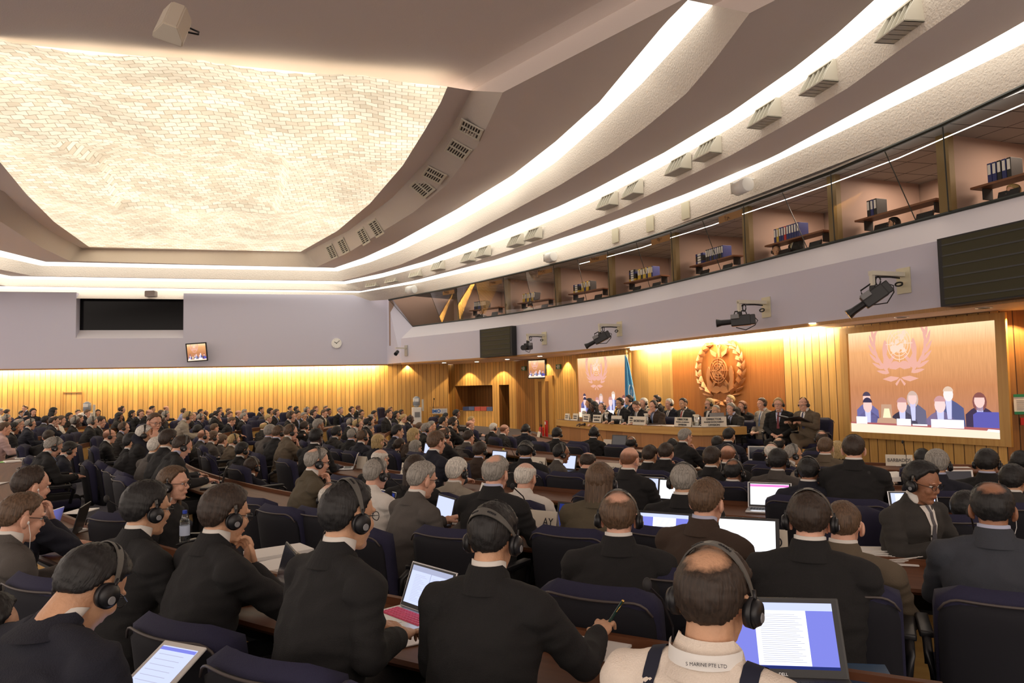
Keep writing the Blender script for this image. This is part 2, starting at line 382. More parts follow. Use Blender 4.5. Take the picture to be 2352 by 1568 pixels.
# timber trim under lavender, lit slot, oak boards set back
loft('trim_2', [[fwp(x, zl, -0.01) for x in (-500, 889)], [fwp(x, zl - 0.06, -0.01) for x in (-500, 889)], [fwp(x, zl - 0.06, 0.05) for x in (-500, 889)]], M_trim)
loft('wall_far_slot', [[fwp(x, zl - 0.05, 0.05) for x in (-500, 889)], [fwp(x, zl + 0.35, 0.05) for x in (-500, 889)], [fwp(x, zl + 0.35, 0.42) for x in (-500, 889)]], M_white)
ft = [fwp(x, zl + 0.40, 0.40) for x in (-500, 0, 300, 600, 1031)]
loft('wall_far_boards', [ft, [Vector((p.x, p.y, -0.6)) for p in ft]], M_wall)
bm = bmesh.new()
a, b = fwp(-480, zl + 0.07, 0.15), fwp(868, zl + 0.07, 0.15)
box(bm, (a + b) / 2, ((b - a).length, 0.07, 0.07), frame_at(FW0, FW1))
tag(obj('cove_light', bm, emis('warm_fluorescent', (1.0, .80, .48), 60)), 'long warm strip light hidden above the oak boards of the far wall', 'ceiling light')
loft('wall_far_slot_light_stop', [[fwp(889, zl + 0.35, 0.0), fwp(889, zl + 0.35, 0.42)], [fwp(889, zl - 0.06, 0.0), fwp(889, zl - 0.06, 0.42)]], M_lav)  # unseen cap added to stop the strip light leaking into the booths
# flush door in the boards
d0, d1 = fw(137, 900), fw(181, 900); z1 = fw(160, 901).z
bm = bmesh.new(); ex = (d1 - d0).normalized(); c = (d0 + d1) / 2 + nrm * 0.39
for xx in (d0, d1): box(bm, V(xx.x, xx.y, z1 / 2) + nrm * 0.385, (0.025, 0.02, z1 + 0.1), frame_at(FW0, FW1))
box(bm, V(c.x, c.y, z1), ((d1 - d0).length, 0.02, 0.025), frame_at(FW0, FW1))
struct(obj('door_1', bm, M_trim))

# ------------------------------------------------------------------ front side: curved lavender fascia, sill, interpreter booths
ZF = 1.07
Fpx = [(922, 833), (1000, 828), (1113.6, 820.8), (1190, 815), (1289.6, 806), (1358.6, 801.5), (1562.7, 777.8), (1780, 751.7), (1950, 731), (2191, 702), (2352, 682.4), (2900, 612)]
Fb = [PZ(x, y, E0 + ZF) for x, y in Fpx]
def smoothpoly(P, n):
    P = resamp(P, 24)
    for _ in range(3): P = [P[0]] + [(P[i - 1] + P[i] * 2 + P[i + 1]) / 4 for i in range(1, len(P) - 1)] + [P[-1]]
    return resamp(P, n)
F = smoothpoly(Fb, 60)
F.append(Vector((F[-1].x + 1.0, -7, F[-1].z)))
def atz(P, z): return [Vector((p.x, p.y, z)) for p in P]
def offs(P, d):
    out = []
    for i, p in enumerate(P):
        t = (P[min(i + 1, len(P) - 1)] - P[max(i - 1, 0)]); t.z = 0; t.normalize(); n = Vector((-t.y, t.x, 0))   # travelling toward the viewer: left of travel is outwards
        out.append(p + n * d)
    return out
ZS = E0 + 2.10; ZG = E0 + 2.62
F0 = atz(F, E0 + ZF)
loft('wall_front_fascia', [atz(F, ZS), F0], M_lav, smooth=True)
Gx = offs(F, 0.62)
loft('wall_front_sill', [atz(Gx, ZG), atz(F, ZS)], M_lavlight, smooth=True)
loft('trim_3', [offs(F0, -0.012), offs(atz(F, E0 + ZF - 0.06), -0.012), offs(atz(F, E0 + ZF - 0.06), 0.06)], M_trim)
Acurve = RING['A_r']
# returns at the far end
ret0 = fwp(889, 0); Fs = F[0]; Gs = Gx[0]; As = PZ(893, 688, E0 + ZA)
bm = bmesh.new()
poly(bm, [(ret0.x, ret0.y, zl), (Fs.x, Fs.y, E0 + ZF), (Fs.x, Fs.y, ZS), (Gs.x, Gs.y, ZG), (As.x, As.y, top), (ret0.x, ret0.y, top)])
struct(obj('wall_return', bm, M_lav))
# underside of the fascia
WT = [(889, 838), (1031, 837), (1184, 828.5), (1228, 824.6), (1303, 817), (1455, 799.5), (1542, 789), (1797, 763), (1945, 749), (2293, 714), (2352, 712), (2900, 700)]
Wt = [PZ(x, y, E0 + ZF) for x, y in WT]
wl = resamp(Wt, 50)
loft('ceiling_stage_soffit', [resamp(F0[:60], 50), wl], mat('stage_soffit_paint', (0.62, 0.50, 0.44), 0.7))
# booth glass: matched stations at top (ceiling edge) and bottom (sill)
top_px = [893, 987, 1047, 1092, 1156, 1206, 1271, 1325, 1395, 1460, 1541, 1612, 1708, 1795, 1908, 2030, 2165, 2352, 2560]
bot_px = [922, 1015, 1055, 1110, 1162, 1226, 1278, 1348, 1401, 1494, 1548, 1657, 1714, 1856, 1918, 2106, 2180, 2420, 2640]
def on_poly_px(P, px):
    """point of a world polyline seen in image column px"""
    def col(p):
        d = p - EYE; zc = d.dot(_fw); return IW / 2 + FPX * d.dot(_rt) / zc
    for a, b in zip(P, P[1:]):
        ca, cb = col(a), col(b)
        if (ca - px) * (cb - px) <= 0 and (b - EYE).dot(_fw) > 0.3: return a.lerp(b, (px - ca) / (cb - ca + 1e-9))
    return P[0] if abs(col(P[0]) - px) < abs(col(P[-2]) - px) else P[-2]
GA = [on_poly_px(Acurve, x) for x in top_px]; GBt = [on_poly_px(atz(Gx, ZG), x) for x in bot_px]
GA[-1] = GA[-2] + (GA[-2] - GA[-3]); 
M_glass = glass('booth_glass', (0.93, 0.92, 0.88), 0.0)
wi = 1
for i in range(0, len(GA) - 1):
    bm = bmesh.new(); n_ = (GBt[i + 1] - GBt[i]).cross(GA[i] - GBt[i]).normalized()
    poly(bm, [GBt[i], GBt[i + 1], GA[i + 1], GA[i]])
    wi += 1; struct(obj('window_%d' % wi, bm, M_glass))
bm = bmesh.new()
tube(bm, [p + V(0, 0, -.02) for p in GA], 0.035, 6); tube(bm, [p + V(0, 0, .02) for p in GBt], 0.03, 6)
for i in range(len(GA)): tube(bm, [GA[i], GBt[i]], 0.009 if i % 2 else 0.012, 5)
struct(obj('window_frame', bm, mat('dark_green_frame', (0.018, 0.022, 0.018), 0.4)))
# booths behind the glass
DEP = 2.3; zc = E0 + ZA + 0.05; zfl = ZG - 0.75
Gr = atz(offs(F, 0.75), 0); Bk = atz(offs(F, 0.62 + DEP), 0)
Gfine = resamp(Gr[:60], 60); Bfine = resamp(Bk[:60], 60)
M_booth = mat('booth_wall', (0.36, 0.25, 0.20), 0.8); M_boothg = mat('booth_partition', (0.34, 0.235, 0.19), 0.7)
def tiles(name, col, sc):
    m = mat(name, col, 0.8); nt = m.node_tree; b = nt.nodes['Principled BSDF']; uv = nt.nodes.new('ShaderNodeUVMap'); br = nt.nodes.new('ShaderNodeTexBrick')
    br.offset = 0; br.inputs['Scale'].default_value = 1; br.inputs['Brick Width'].default_value = sc; br.inputs['Row Height'].default_value = sc; br.inputs['Mortar Size'].default_value = 0.012
    br.inputs['Color1'].default_value = (*col, 1); br.inputs['Color2'].default_value = (*col, 1); br.inputs['Mortar'].default_value = (.05, .05, .05, 1)
    nt.links.new(uv.outputs[0], br.inputs[0]); nt.links.new(br.outputs[0], b.inputs['Base Color']); return m
loft('wall_booth_back', [atz(Bfine, zc), atz(Bfine, zfl)], M_booth)
loft('ceiling_booth', [atz(offs(Gfine, -0.6), zc), atz(Bfine, zc)], tiles('booth_ceiling_tiles', (0.34, 0.33, 0.31), 0.6))
fe = [Vector((As.x, As.y, 0)), Bfine[0]]
loft('wall_booth_end', [atz(fe, zc + .2), atz(fe, zfl)], M_booth)
loft('floor_booth', [atz(Gfine, zfl), atz(Bfine, zfl)], M_dark)
bm = bmesh.new()
tube(bm, [p + V(0, 0, -0.16) + (on_poly_px(atz(Bfine, zc), 1500) * 0) for p in [GA[k] + Vector(((GBt[k] - GA[k]).x, (GBt[k] - GA[k]).y, 0)).normalized() * 0.25 for k in range(7, len(GA))]], 0.008, 5)
tag(obj('booth_strip_light', bm, emis('strip_white', (1, .97, .93), 3)), 'thin white strip light running along the top inside the booth glass', 'strip light')
booth_px = [1047, 1156, 1271, 1395, 1541, 1708, 1908, 2165, 2560]
LANG = ['ENGLISH', 'FRANÇAIS', 'РУССКИЙ', 'ESPAÑOL', '中文', 'عربي']
FR_at = {}
for k, px in enumerate(booth_px):
    g = on_poly_px(atz(Gx, ZG), px + 8); t = None
    j = min(range(len(F) - 1), key=lambda q: (F[q] - Vector((g.x, g.y, F[q].z))).length); tt = (F[j + 1] - F[max(j - 1, 0)]); tt.z = 0; tt.normalize(); n = Vector((-tt.y, tt.x, 0))
    FR_at[px] = (g, tt, n)
    a = Vector((g.x, g.y, 0)) + n * 0.06; b_ = a + n * (DEP - 0.1)
    bm = bmesh.new(); R = Matrix((n, tt, V(0, 0, 1))).transposed()
    c = (a + b_) / 2; box(bm, (c.x, c.y, (zc + zfl) / 2), ((b_ - a).length, 0.08, zc - zfl), R); struct(obj('wall_booth_partition', bm, M_boothg))
    bm = bmesh.new(); box(bm, V(a.x, a.y, (ZG + zc) / 2 + .02), (0.12, 0.22, zc - ZG), R); struct(obj('trim_booth_post', bm, mat('ochre_post', (0.20, 0.13, 0.045), 0.6)))
    if k > 0:
        l = bpy.data.lights.new('booth_lamp', 'AREA'); l.energy = 26; l.size = 1.2; l.color = (1, .78, .62); lo = bpy.data.objects.new('booth_lamp', l); COL.objects.link(lo)
        cc = a + n * 1.2 - tt * 1.3; lo.location = (cc.x, cc.y, zc - 0.06)
    if k < 6:
        i = top_px.index(px); p = GA[i].lerp(GBt[i], 0.13) - tt * 0.42 * (1) - n * 0.03
        tn = (GA[i - 1] - GA[i]).normalized(); up = (GA[i] - GBt[i]).normalized(); nn = tn.cross(up)
        if nn.dot(EYE - p) < 0: nn = -nn
        X = -tn if (-tn).cross(up).dot(nn) > 0 else tn
        th = thing('language_sign', 'small brown sign reading %s at the top of a booth window' % LANG[k] if k < 4 else ('small brown sign in Chinese characters at the top of a booth window' if k == 4 else 'small brown sign in Arabic at the top of a booth window'), 'sign', p + nn * 0.02, 0, 'booth language signs')
        R2 = Matrix((X, up, nn)).transposed()
        bm = bmesh.new(); box(bm, (0, 0, 0), (0.78, 0.16, 0.012), R2); obj('plate', bm, mat('brown_sign_plate', (0.26, 0.13, 0.04), 0.5), th)
        text(LANG[k], 0.12, mat('dark_brown_ink', (0.05, 0.02, 0.01), 0.6), nn * 0.008, R2, th)
# ------------------------------------------------------------------ oak wall under the booths
SEG = [(889, 838, 1031, 837), (1031, 837, 1184, 828.5), (1184, 828.5, 1228, 824.6), (1228, 824.6, 1303, 817), (1303, 817, 1455, 799.5), (1455, 799.5, 1542, 789), (1542, 789, 1797, 763), (1797, 763, 1945, 749), (1945, 749, 2293, 714), (2293, 714, 2352, 712)]
def seg(i): return Wt[i], Wt[i + 1]
zt = E0 + ZF; ZFL = -0.7
def wp(A, B, t0, t1, z0, z1, m, name='wall_front', off=0):
    n = frame_at(A, B) @ V(0, 1, 0)
    P = [A.lerp(B, t0) - n * off, A.lerp(B, t1) - n * off]
    return loft(name, [atz(P, z1), atz(P, z0)], m, u0=(B - A).length * t0)
def tz(px, py, A, B):
    p = PW(px, py, A, B); return ((Vector((p.x, p.y, 0)) - Vector((A.x, A.y, 0))).dot(Vector((B.x - A.x, B.y - A.y, 0))) / Vector((B.x - A.x, B.y - A.y, 0)).length_squared, p.z)
A, B = seg(0); wp(A, B, 0, 1, ZFL, zt, M_wall)
A, B = seg(1)
n1 = frame_at(A, B) @ V(0, 1, 0)
ta, za = tz(1045, 886, A, B); tb, zb = tz(1132, 944, A, B); tc, zc2 = tz(1146, 882, A, B); td, _ = tz(1169, 882, A, B)
wp(A, B, 0, ta, ZFL, zt, M_wall); wp(A, B, ta, td, za, zt, M_wall); wp(A, B, ta, tb, ZFL, zb, M_wall); wp(A, B, tb, tc, ZFL, za, M_wall); wp(A, B, td, 1, ZFL, zt, M_wall)
for (t0, t1, zl0, zh, nm) in ((ta, tb, zb, za, 'serving_niche'), (tc, td, ZFL, za, 'doorway')):
    P0 = A.lerp(B, t0); P1 = A.lerp(B, t1); D = n1 * 1.3
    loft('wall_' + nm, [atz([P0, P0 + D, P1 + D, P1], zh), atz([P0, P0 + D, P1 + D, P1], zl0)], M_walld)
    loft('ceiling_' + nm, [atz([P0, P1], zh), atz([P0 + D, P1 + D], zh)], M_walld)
    if nm[0] == 's': loft('trim_niche_ledge', [atz([P0 - n1 * .05, P1 - n1 * .05], zl0), atz([P0 + D, P1 + D], zl0)], M_oak)
# booklets on the niche ledge
bk = thing('leaflet_display', 'long blue and red row of leaflets standing on the serving niche ledge', 'leaflets', A.lerp(B, (ta + tb) / 2 + .02) + V(0, 0, 0))
bk.location.z = zb; bk.rotation_euler.z = math.atan2((B - A).y, (B - A).x); wdt = (B - A).length * (tb - ta)
for k in range(5):
    bm = bmesh.new(); box(bm, (-wdt * .3 + wdt * .16 * k, 0.25, 0.09 + 0.01 * (k % 2)), (wdt * .15, 0.3, 0.18), bev=0.01)
    obj('leaflet_stack', bm, [mat('leaflet_blue', (.05, .09, .25), .6), mat('leaflet_red', (.35, .06, .06), .6)][k in (2, 3)], bk)
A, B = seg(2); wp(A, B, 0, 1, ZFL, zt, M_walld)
A, B = seg(3); wp(A, B, 0, 1, ZFL, zt, M_wall)
# double door with two tall dark panels
n3 = frame_at(A, B) @ V(0, 1, 0); R3 = frame_at(A, B)
t0, zd = tz(1231, 878, A, B); t1, _ = tz(1272, 878, A, B)
p0, p1 = A.lerp(B, t0), A.lerp(B, t1); wd = (p1 - p0).length
dr = bpy.data.objects.new('door_2', None); COL.objects.link(dr); dr.location = ((p0 + p1) / 2).x, ((p0 + p1) / 2).y, -0.3; dr.rotation_euler.z = math.atan2((B - A).y, (B - A).x); struct(dr)
hd = zd + 0.3 + .25
bm = bmesh.new(); box(bm, (0, -0.03, hd / 2), (wd, 0.06, hd)); uvwood(obj('door_leaf', bm, M_oak, dr))
for sx in (-1, 1):
    bm = bmesh.new(); box(bm, (sx * wd * .2, -0.066, hd / 2 - .05), (wd * .17, 0.012, hd * .86)); uvwood(obj('door_panel', bm, M_walld, dr))
A, B = seg(4); wp(A, B, 0, 1, ZFL, zt, M_wall)
A, B = seg(5); wp(A, B, 0, 1, ZFL, zt, wood('oak_veneer_pale', (0.62, 0.37, 0.12), (0.52, 0.29, 0.08), board=0.42, groove=0.006))
A, B = seg(6); wp(A, B, 0, 1, ZFL, zt, M_red)
A, B = seg(7); wp(A, B, 0, 1, ZFL, zt, M_wall)
A, B = seg(8); wp(A, B, 0, 1, ZFL, zt, M_wall)
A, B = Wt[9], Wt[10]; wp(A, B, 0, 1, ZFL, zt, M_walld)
loft('wall_right', [atz([Wt[10], Wt[10] + V(1.0, -8, 0), Wt[10] + V(1.5, -19, 0)], zt), atz([Wt[10], Wt[10] + V(1.0, -8, 0), Wt[10] + V(1.5, -19, 0)], ZFL)], M_wall)
# stage strip light between soffit and wall
pa, pb = Wt[5] .lerp(Wt[6], .15), Wt[7].lerp(Wt[8], .75)
cp = resamp([pa, Wt[6], Wt[7], pb], 12); cp = [p + (Vector((-.85, -.5, 0)) * 0.30) + V(0, 0, -0.05) for p in cp]
bm = bmesh.new(); tube(bm, cp, 0.035, 8)
tag(obj('stage_strip_light', bm, emis('stage_strip', (1.0, .86, .62), STAGE_E * 2.2)), 'bright warm strip light along the top of the stage wall above the emblem', 'strip light')
# recessed downlights in the soffit
M_dl = emis('downlight_lamp', (1, .85, .6), 14)
dls = [(1020, 832.5), (1095, 830), (1165, 824.5), (1240, 817), (1383, 806), (1812, 754), (1868, 741), (2071, 727.5), (2260, 706)]
for k, (x, y) in enumerate(dls):
    p = PZ(x, y, E0 + ZF)
    t = thing('downlight', '%s round recessed downlight from the left under the booth fascia' % ['first', 'second', 'third', 'fourth', 'fifth', 'sixth', 'seventh', 'eighth', 'ninth'][k], 'downlight', p, 0, 'downlights in the stage soffit')
    bm = bmesh.new(); cyl(bm, (0, 0, -0.012), (0, 0, 0.0), 0.12, 0.12, 20); obj('bezel', bm, M_silver, t)
    bm = bmesh.new(); cyl(bm, (0, 0, -0.016), (0, 0, -0.011), 0.08, 0.08, 20); obj('lamp', bm, M_dl if k < 4 or k == 6 else M_dark, t)
for k, (px, e) in enumerate([(935, 40), (1062, 55), (1140, 60), (1245, 45), (1290, 45), (2340, 60)]):
    P = on_poly_px(Wt[:11], px); l = bpy.data.lights.new('spot', 'SPOT'); l.energy = e; l.color = (1, .70, .38); l.spot_size = 1.75; l.spot_blend = .12; l.shadow_soft_size = 0.04
    lo = bpy.data.objects.new('downlight_beam', l); COL.objects.link(lo); q = P.lerp(Vector((0, 0, P.z)), 0.022); lo.location = (q.x, q.y, P.z - 0.03)

# ------------------------------------------------------------------ emblem drawn as polygons in units of the globe radius
def arc(cx, cy, r, a0, a1, n=24, ry=None): return [(cx + r * math.cos(a0 + (a1 - a0) * i / n), cy + (ry or r) * math.sin(a0 + (a1 - a0) * i / n)) for i in range(n + 1)]
def ringp(r, w, n=40):
    return [[(r * math.cos(2 * PI * i / n), r * math.sin(2 * PI * i / n)), (r * math.cos(2 * PI * (i + 1) / n), r * math.sin(2 * PI * (i + 1) / n)),
             ((r - w) * math.cos(2 * PI * (i + 1) / n), (r - w) * math.sin(2 * PI * (i + 1) / n)), ((r - w) * math.cos(2 * PI * i / n), (r - w) * math.sin(2 * PI * i / n))] for i in range(n)]
def leaf(x, y, a, l, wd):
    c, s = math.cos(a), math.sin(a); P = [(0, 0), (.22, wd * .42), (.5, wd * .5), (.78, wd * .33), (1, 0), (.75, -wd * .3), (.45, -wd * .45), (.2, -wd * .35)]
    return [(x + l * (u * c) - v * s, y + l * (u * s) + v * c) for u, v in P]
def emblem(fine=True):
    out = {'globe': [], 'land': [], 'anchor': [], 'wreath': []}
    for r in (1.0, .78, .56, .34): out['globe'] += ringp(r, 0.045, 40 if fine else 20)
    for k in range(8):
        a = k * PI / 4; c, s = math.cos(a), math.sin(a); L = 1.12 if k % 2 == 0 else 1.0; w_ = .022
        out['globe'].append([(.12 * c - w_ * s, .12 * s + w_ * c), (L * c - w_ * s, L * s + w_ * c), (L * c + w_ * s, L * s - w_ * c), (.12 * c + w_ * s, .12 * s - w_ * c)])
    R = random.Random(5)
    for cx, cy, rr in ((-.42, -.3, .34), (-.15, .12, .2), (.18, -.18, .3), (.38, -.42, .2), (.25, .45, .26), (.42, .68, .17), (-.1, -.35, .18), (.52, .1, .14), (-.55, .05, .15)):
        out['land'].append([(cx + rr * (0.7 + .5 * R.random()) * math.cos(2 * PI * i / 12), cy + rr * .8 * (0.65 + .5 * R.random()) * math.sin(2 * PI * i / 12)) for i in range(12)])
    for s in (-1, 1):
        f = [(s * x, y) for x, y in ((1.34, .36), (1.5, .1), (1.62, -.3), (1.60, -.75), (1.55, -1.0), (1.62, -1.62), (1.15, -1.72), (.9, -1.55), (.75, -1.2), (1.05, -.95), (1.22, -.7), (1.12, -.35), (1.1, -.05), (1.2, .2))]
        out['anchor'].append(f)
        out['anchor'].append([(s * .42, -.88), (s * .62, -.74), (s * 1.2, -1.35), (s * .98, -1.55)])
        out['anchor'].append([(s * 0, -1.32), (s * .3, -1.2), (s * .62, -1.22), (s * 1.0, -1.5), (s * 1.0, -1.72), (s * .4, -1.8), (0, -1.66)])
        out['anchor'].append([(s * .35, 1.05), (s * .9, 1.35), (s * 1.05, 1.75), (s * .75, 1.6), (s * .3, 1.4)])
        n = 9
        for k in range(n):
            t = k / (n - 1); a = math.radians(-66 + 118 * t); x = s * 2.55 * math.cos(a); y = 2.35 * math.sin(a) + .1; tg = math.atan2(2.35 * math.cos(a), -2.55 * math.sin(a))
            for da, off in ((.22, .12), (-.40, -.1)):
                ang = tg - da if s > 0 else PI - (tg - da)
                out['wreath'].append(leaf(x, y, ang, 1.25 - .35 * t, .27))
        out['wreath'].append([(s * .1, -2.35), (s * .9, -2.25), (s * 1.7, -2.45), (s * .9, -2.65), (s * .3, -2.5)])
        out['wreath'].append([(s * .05, -2.4), (s * .5, -2.8), (s * .35, -2.95), (0, -2.5)])
    out['anchor'].append([(-.12, 1.05), (.12, 1.05), (.1, 1.8), (-.1, 1.8)]); out['anchor'] += ringpoly(0, 1.95, .2, .06)
    return out
def ringpoly(cx, cy, r, w_): return [[(x + cx, y + cy) for x, y in q] for q in ringp(r, w_, 16)]
# carved emblem on the red panel
A, B = seg(6); R6 = frame_at(A, B); n6 = R6 @ V(0, 1, 0)
ec = PW(1657, 851, A, B); U = 27.0 / FPX * (ec - EYE).dot(_fw)
U *= 1.06
em = thing('wall_emblem', 'large carved wooden emblem of globe, crossed anchors and laurel wreath on the red stage panel', 'emblem', ec - n6 * 0.05, math.atan2((B - A).y, (B - A).x))
M_cop = mat('copper_wood', (0.50, 0.22, 0.08), 0.42, 0.15)
for k, pls in emblem().items():
    bm = bmesh.new(); dz = {'globe': 0.06, 'land': 0.05, 'anchor': 0.02, 'wreath': 0.04}[k]
    for j, q in enumerate(pls):
        oo = 0.03 * (j % 2) if k == 'wreath' else 0
        if k == 'wreath':
            c = sum((Vector((x * U, -dz - oo, y * U)) for x, y in q), Vector()) / len(q); vs_ = [bm.verts.new((x * U, -dz + .04 + (0.05 if i in (0,) else 0), y * U)) for i, (x, y) in enumerate(q)]; ap = bm.verts.new(c - V(0, 0.05, 0))
            for i in range(len(vs_)): bm.faces.new((vs_[i], vs_[(i + 1) % len(vs_)], ap))
        else: poly(bm, [(x * U, -dz, y * U) for x, y in q], 0.035, (0, 1, 0))
    obj({'globe': 'globe_grid', 'land': 'globe_land', 'anchor': 'anchors', 'wreath': 'laurel_wreath'}[k], bm, M_cop, em)

# ------------------------------------------------------------------ the live picture shown on the screens
def E_(n, c, s=1.0): return emis('shown_' + n, c, s * .52)
def shown(parent, MP, nrm_, gain=1.0, small=False, yoff=0.0):
    """MP(u, v) -> point of the screen (u right, v up); flat colour areas of the broadcast picture"""
    lay = [0]
    def area(pts, m, lift=1):
        lay[0] += 1; bm = bmesh.new(); poly(bm, [MP(min(1, max(0, u)), min(1, max(0, v))) + nrm_ * (0.002 + 0.0006 * lay[0]) for u, v in pts]); return bm
    def put(name, polys, m, k):
        bm = bmesh.new()
        for q in polys:
            q = [(min(1, max(0, u)), min(1, max(0, v))) for u, v in q]
            if len({(round(a, 4), round(b, 4)) for a, b in q}) < 3: continue
            try: poly(bm, [MP(u, v) + nrm_ * (0.002 + 0.0015 * k) for u, v in q])
            except Exception: pass
        if len(bm.faces): obj(name, bm, m, parent)
        else: bm.free()
    # background veneer with its own bright top
    bg = 'shown_backdrop'
    if bg not in MATS:
        m = bpy.data.materials.new(bg); m.use_nodes = True; MATS[bg] = m; nt = m.node_tree; N = nt.nodes; L = nt.links; N.remove(N['Principled BSDF'])
        uv = N.new('ShaderNodeUVMap'); sx = N.new('ShaderNodeSeparateXYZ'); L.new(uv.outputs[0], sx.inputs[0]); cr = N.new('ShaderNodeValToRGB')
        els = cr.color_ramp.elements; els[0].position = 0; els[0].color = (.42, .19, .13, 1); els[1].position = 1; els[1].color = (1.0, .72, .42, 1)
        e2 = els.new(.45); e2.color = (.55, .23, .10, 1); e3 = els.new(.8); e3.color = (.80, .40, .17, 1); L.new(sx.outputs[1], cr.inputs[0])
        mp = N.new('ShaderNodeMapping'); mp.inputs['Scale'].default_value = (40, 1.2, 1); L.new(uv.outputs[0], mp.inputs[0]); ns = N.new('ShaderNodeTexNoise'); L.new(mp.outputs[0], ns.inputs[0])
        mr = N.new('ShaderNodeMapRange'); mr.inputs[3].default_value = .42; mr.inputs[4].default_value = .66; L.new(ns.outputs[0], mr.inputs[0])
        e = N.new('ShaderNodeEmission'); L.new(cr.outputs[0], e.inputs[0]); L.new(mr.outputs[0], e.inputs[1]); L.new(e.outputs[0], [n for n in N if n.type == 'OUTPUT_MATERIAL'][0].inputs[0])
    me = bpy.data.meshes.new('picture'); me.from_pydata([MP(0, 0) + nrm_ * .002, MP(1, 0) + nrm_ * .002, MP(1, 1) + nrm_ * .002, MP(0, 1) + nrm_ * .002], [], [(0, 1, 2, 3)])
    uvl = me.uv_layers.new(name='UVMap')
    for li, c in zip(range(4), ((0, 0), (1, 0), (1, 1), (0, 1))): uvl.data[li].uv = c
    finish('backdrop_image', me, MATS[bg], parent)
    ux, uy = .0855, .155; cx, cy = .385, .86 + yoff
    em_ = emblem(False)
    put('emblem_image', [[(cx + x * ux * .88, cy + y * uy * .88) for x, y in q] for q in em_['wreath'] + em_['anchor']], E_('wreath', (.80, .42, .34)), 1)
    put('emblem_globe_image', [[(cx + x * ux, cy + y * uy) for x, y in q] for q in em_['globe'] + em_['land']], E_('globe', (.98, .66, .52)), 2)
    def person(x, y, s, coat, hair, shirt=None, hx=0, female=False, skin=(.95, .60, .55)):
        hw, hh = .031 * s, .062 * s
        put('coat_image', [[(x - .085 * s, 0.05), (x - .085 * s, y - .12 * s), (x - .05 * s, y - .075 * s), (x - .02 * s, y - .05 * s), (x + .02 * s, y - .05 * s), (x + .05 * s, y - .075 * s), (x + .09 * s, y - .12 * s), (x + .1 * s, 0.05)]], E_('coat%s' % (coat,), coat), 3)
        put('shirt_image', [[(x - .02 * s, y - .05 * s), (x + .02 * s, y - .05 * s), (x + .015 * s, y - .22 * s), (x - .01 * s, y - .22 * s)]], E_('shirt', shirt or (.62, .62, .95)), 4)
        if female: put('hair_image', [arc(x, y - .01 * s, hw * 1.35, 0, 2 * PI, 14, hh * 1.35)], E_('hair%s' % (hair,), hair), 4)
        put('face_image', [arc(x, y, hw, 0, 2 * PI, 14, hh)], E_('face%s' % (skin,), skin), 5)
        put('hair_image', [arc(x + hx, y + .02 * s, hw * 1.08, .15, PI - .15, 10, hh * .85)], E_('hair%s' % (hair,), hair), 6)
    dk = (.09, .07, .16); gy = (.22, .16, .28)
    person(.13, .335, .95, (.16, .15, .35), (.08, .06, .10)); person(.465, .34, .95, (.15, .14, .22), (.62, .45, .38), (.75, .72, .85), female=True)
    person(.70, .375, 1.0, (.10, .11, .24), (.75, .55, .42), (.95, .85, 1.0), skin=(1.0, .82, .80)); person(.885, .32, 1.0, (.06, .04, .08), (.25, .09, .08), (.85, .85, 1.0), female=True)
    person(.135, .265, 1.12, dk, (.05, .04, .08)); person(.39, .27, 1.1, (.05, .04, .06), (.55, .28, .28)); person(.645, .28, 1.15, gy, (.60, .32, .32), skin=(.98, .66, .64))
    put('chair_image', [[(.845, .09), (.845, .20), (.87, .225), (.99, .225), (1, .2), (1, .09)]], E_('chair', (.12, .11, .42)), 7)
    put('bell_image', [[(.20, .08), (.21, .14), (.235, .15), (.24, .28), (.315, .28), (.32, .15), (.345, .14), (.35, .08)]], E_('bellwood', (.55, .33, .22)), 7)
    put('bell_image', [[(.25, .15), (.262, .24), (.298, .24), (.31, .15)]], E_('bell', (.95, .85, .55)), 8)
    put('table_image', [[(0, 0), (1, 0), (1, .065), (0, .085)]], E_('table', (1.0, .80, .62)), 8)
    put('table_top_image', [[(0, .085), (1, .065), (1, .09), (0, .10)]], E_('tabletop', (.42, .12, .12)), 9)
    put('nameplate_image', [[(.045, .085), (.13, .085), (.13, .155), (.045, .155)], [(.35, .082), (.45, .082), (.45, .145), (.35, .145)], [(.585, .075), (.79, .075), (.79, .15), (.585, .15)], [(.92, .06), (1, .055), (1, .075), (.93, .08)], [(.46, .085), (.56, .085), (.56, .1), (.46, .1)]], E_('plate', (1.0, .93, 1.0), 1.1), 10)
def quadmap(P): # P = BL, BR, TR, TL
    return lambda u, v: (P[0].lerp(P[1], u)).lerp(P[3].lerp(P[2], u), v)
# right projection screen
def screen(i, cs, lab, fr):
    A, B = seg(i); n = frame_at(A, B) @ V(0, 1, 0); P = [PW(x, y, A, B) - n * 0.06 for x, y in cs]
    c = sum(P, Vector()) / 4; t = thing('projection_screen', lab, 'screen', c)
    P = [p - c for p in P]
    bm = bmesh.new(); ctr = Vector()
    for a, b in ((0, 1), (1, 2), (2, 3), (3, 0)):
        d = (P[b] - P[a]).normalized(); k = fr
        outa = (P[a]).normalized() * k * 1.3; outb = P[b].normalized() * k * 1.3
        poly(bm, [P[a], P[b], P[b] + outb, P[a] + outa], 0.05, -n)
    f = obj('screen_frame', bm, M_oak, t); uvwood(f)
    bm = bmesh.new(); poly(bm, P, 0.02, n); obj('screen_surface', bm, M_white, t)
    shown(t, quadmap(P), -n)
    return t
screen(8, [(1962, 990), (2307, 1008), (2293.5, 735), (1953, 766.6)], 'large projection screen to the right of the stage showing the chairing table and emblem', 0.16)
screen(4, [(1335, 957), (1455, 968), (1450, 813.4), (1330, 823.5)], 'smaller projection screen left of the stage, partly hidden by seated people and a blue flag', 0.08)
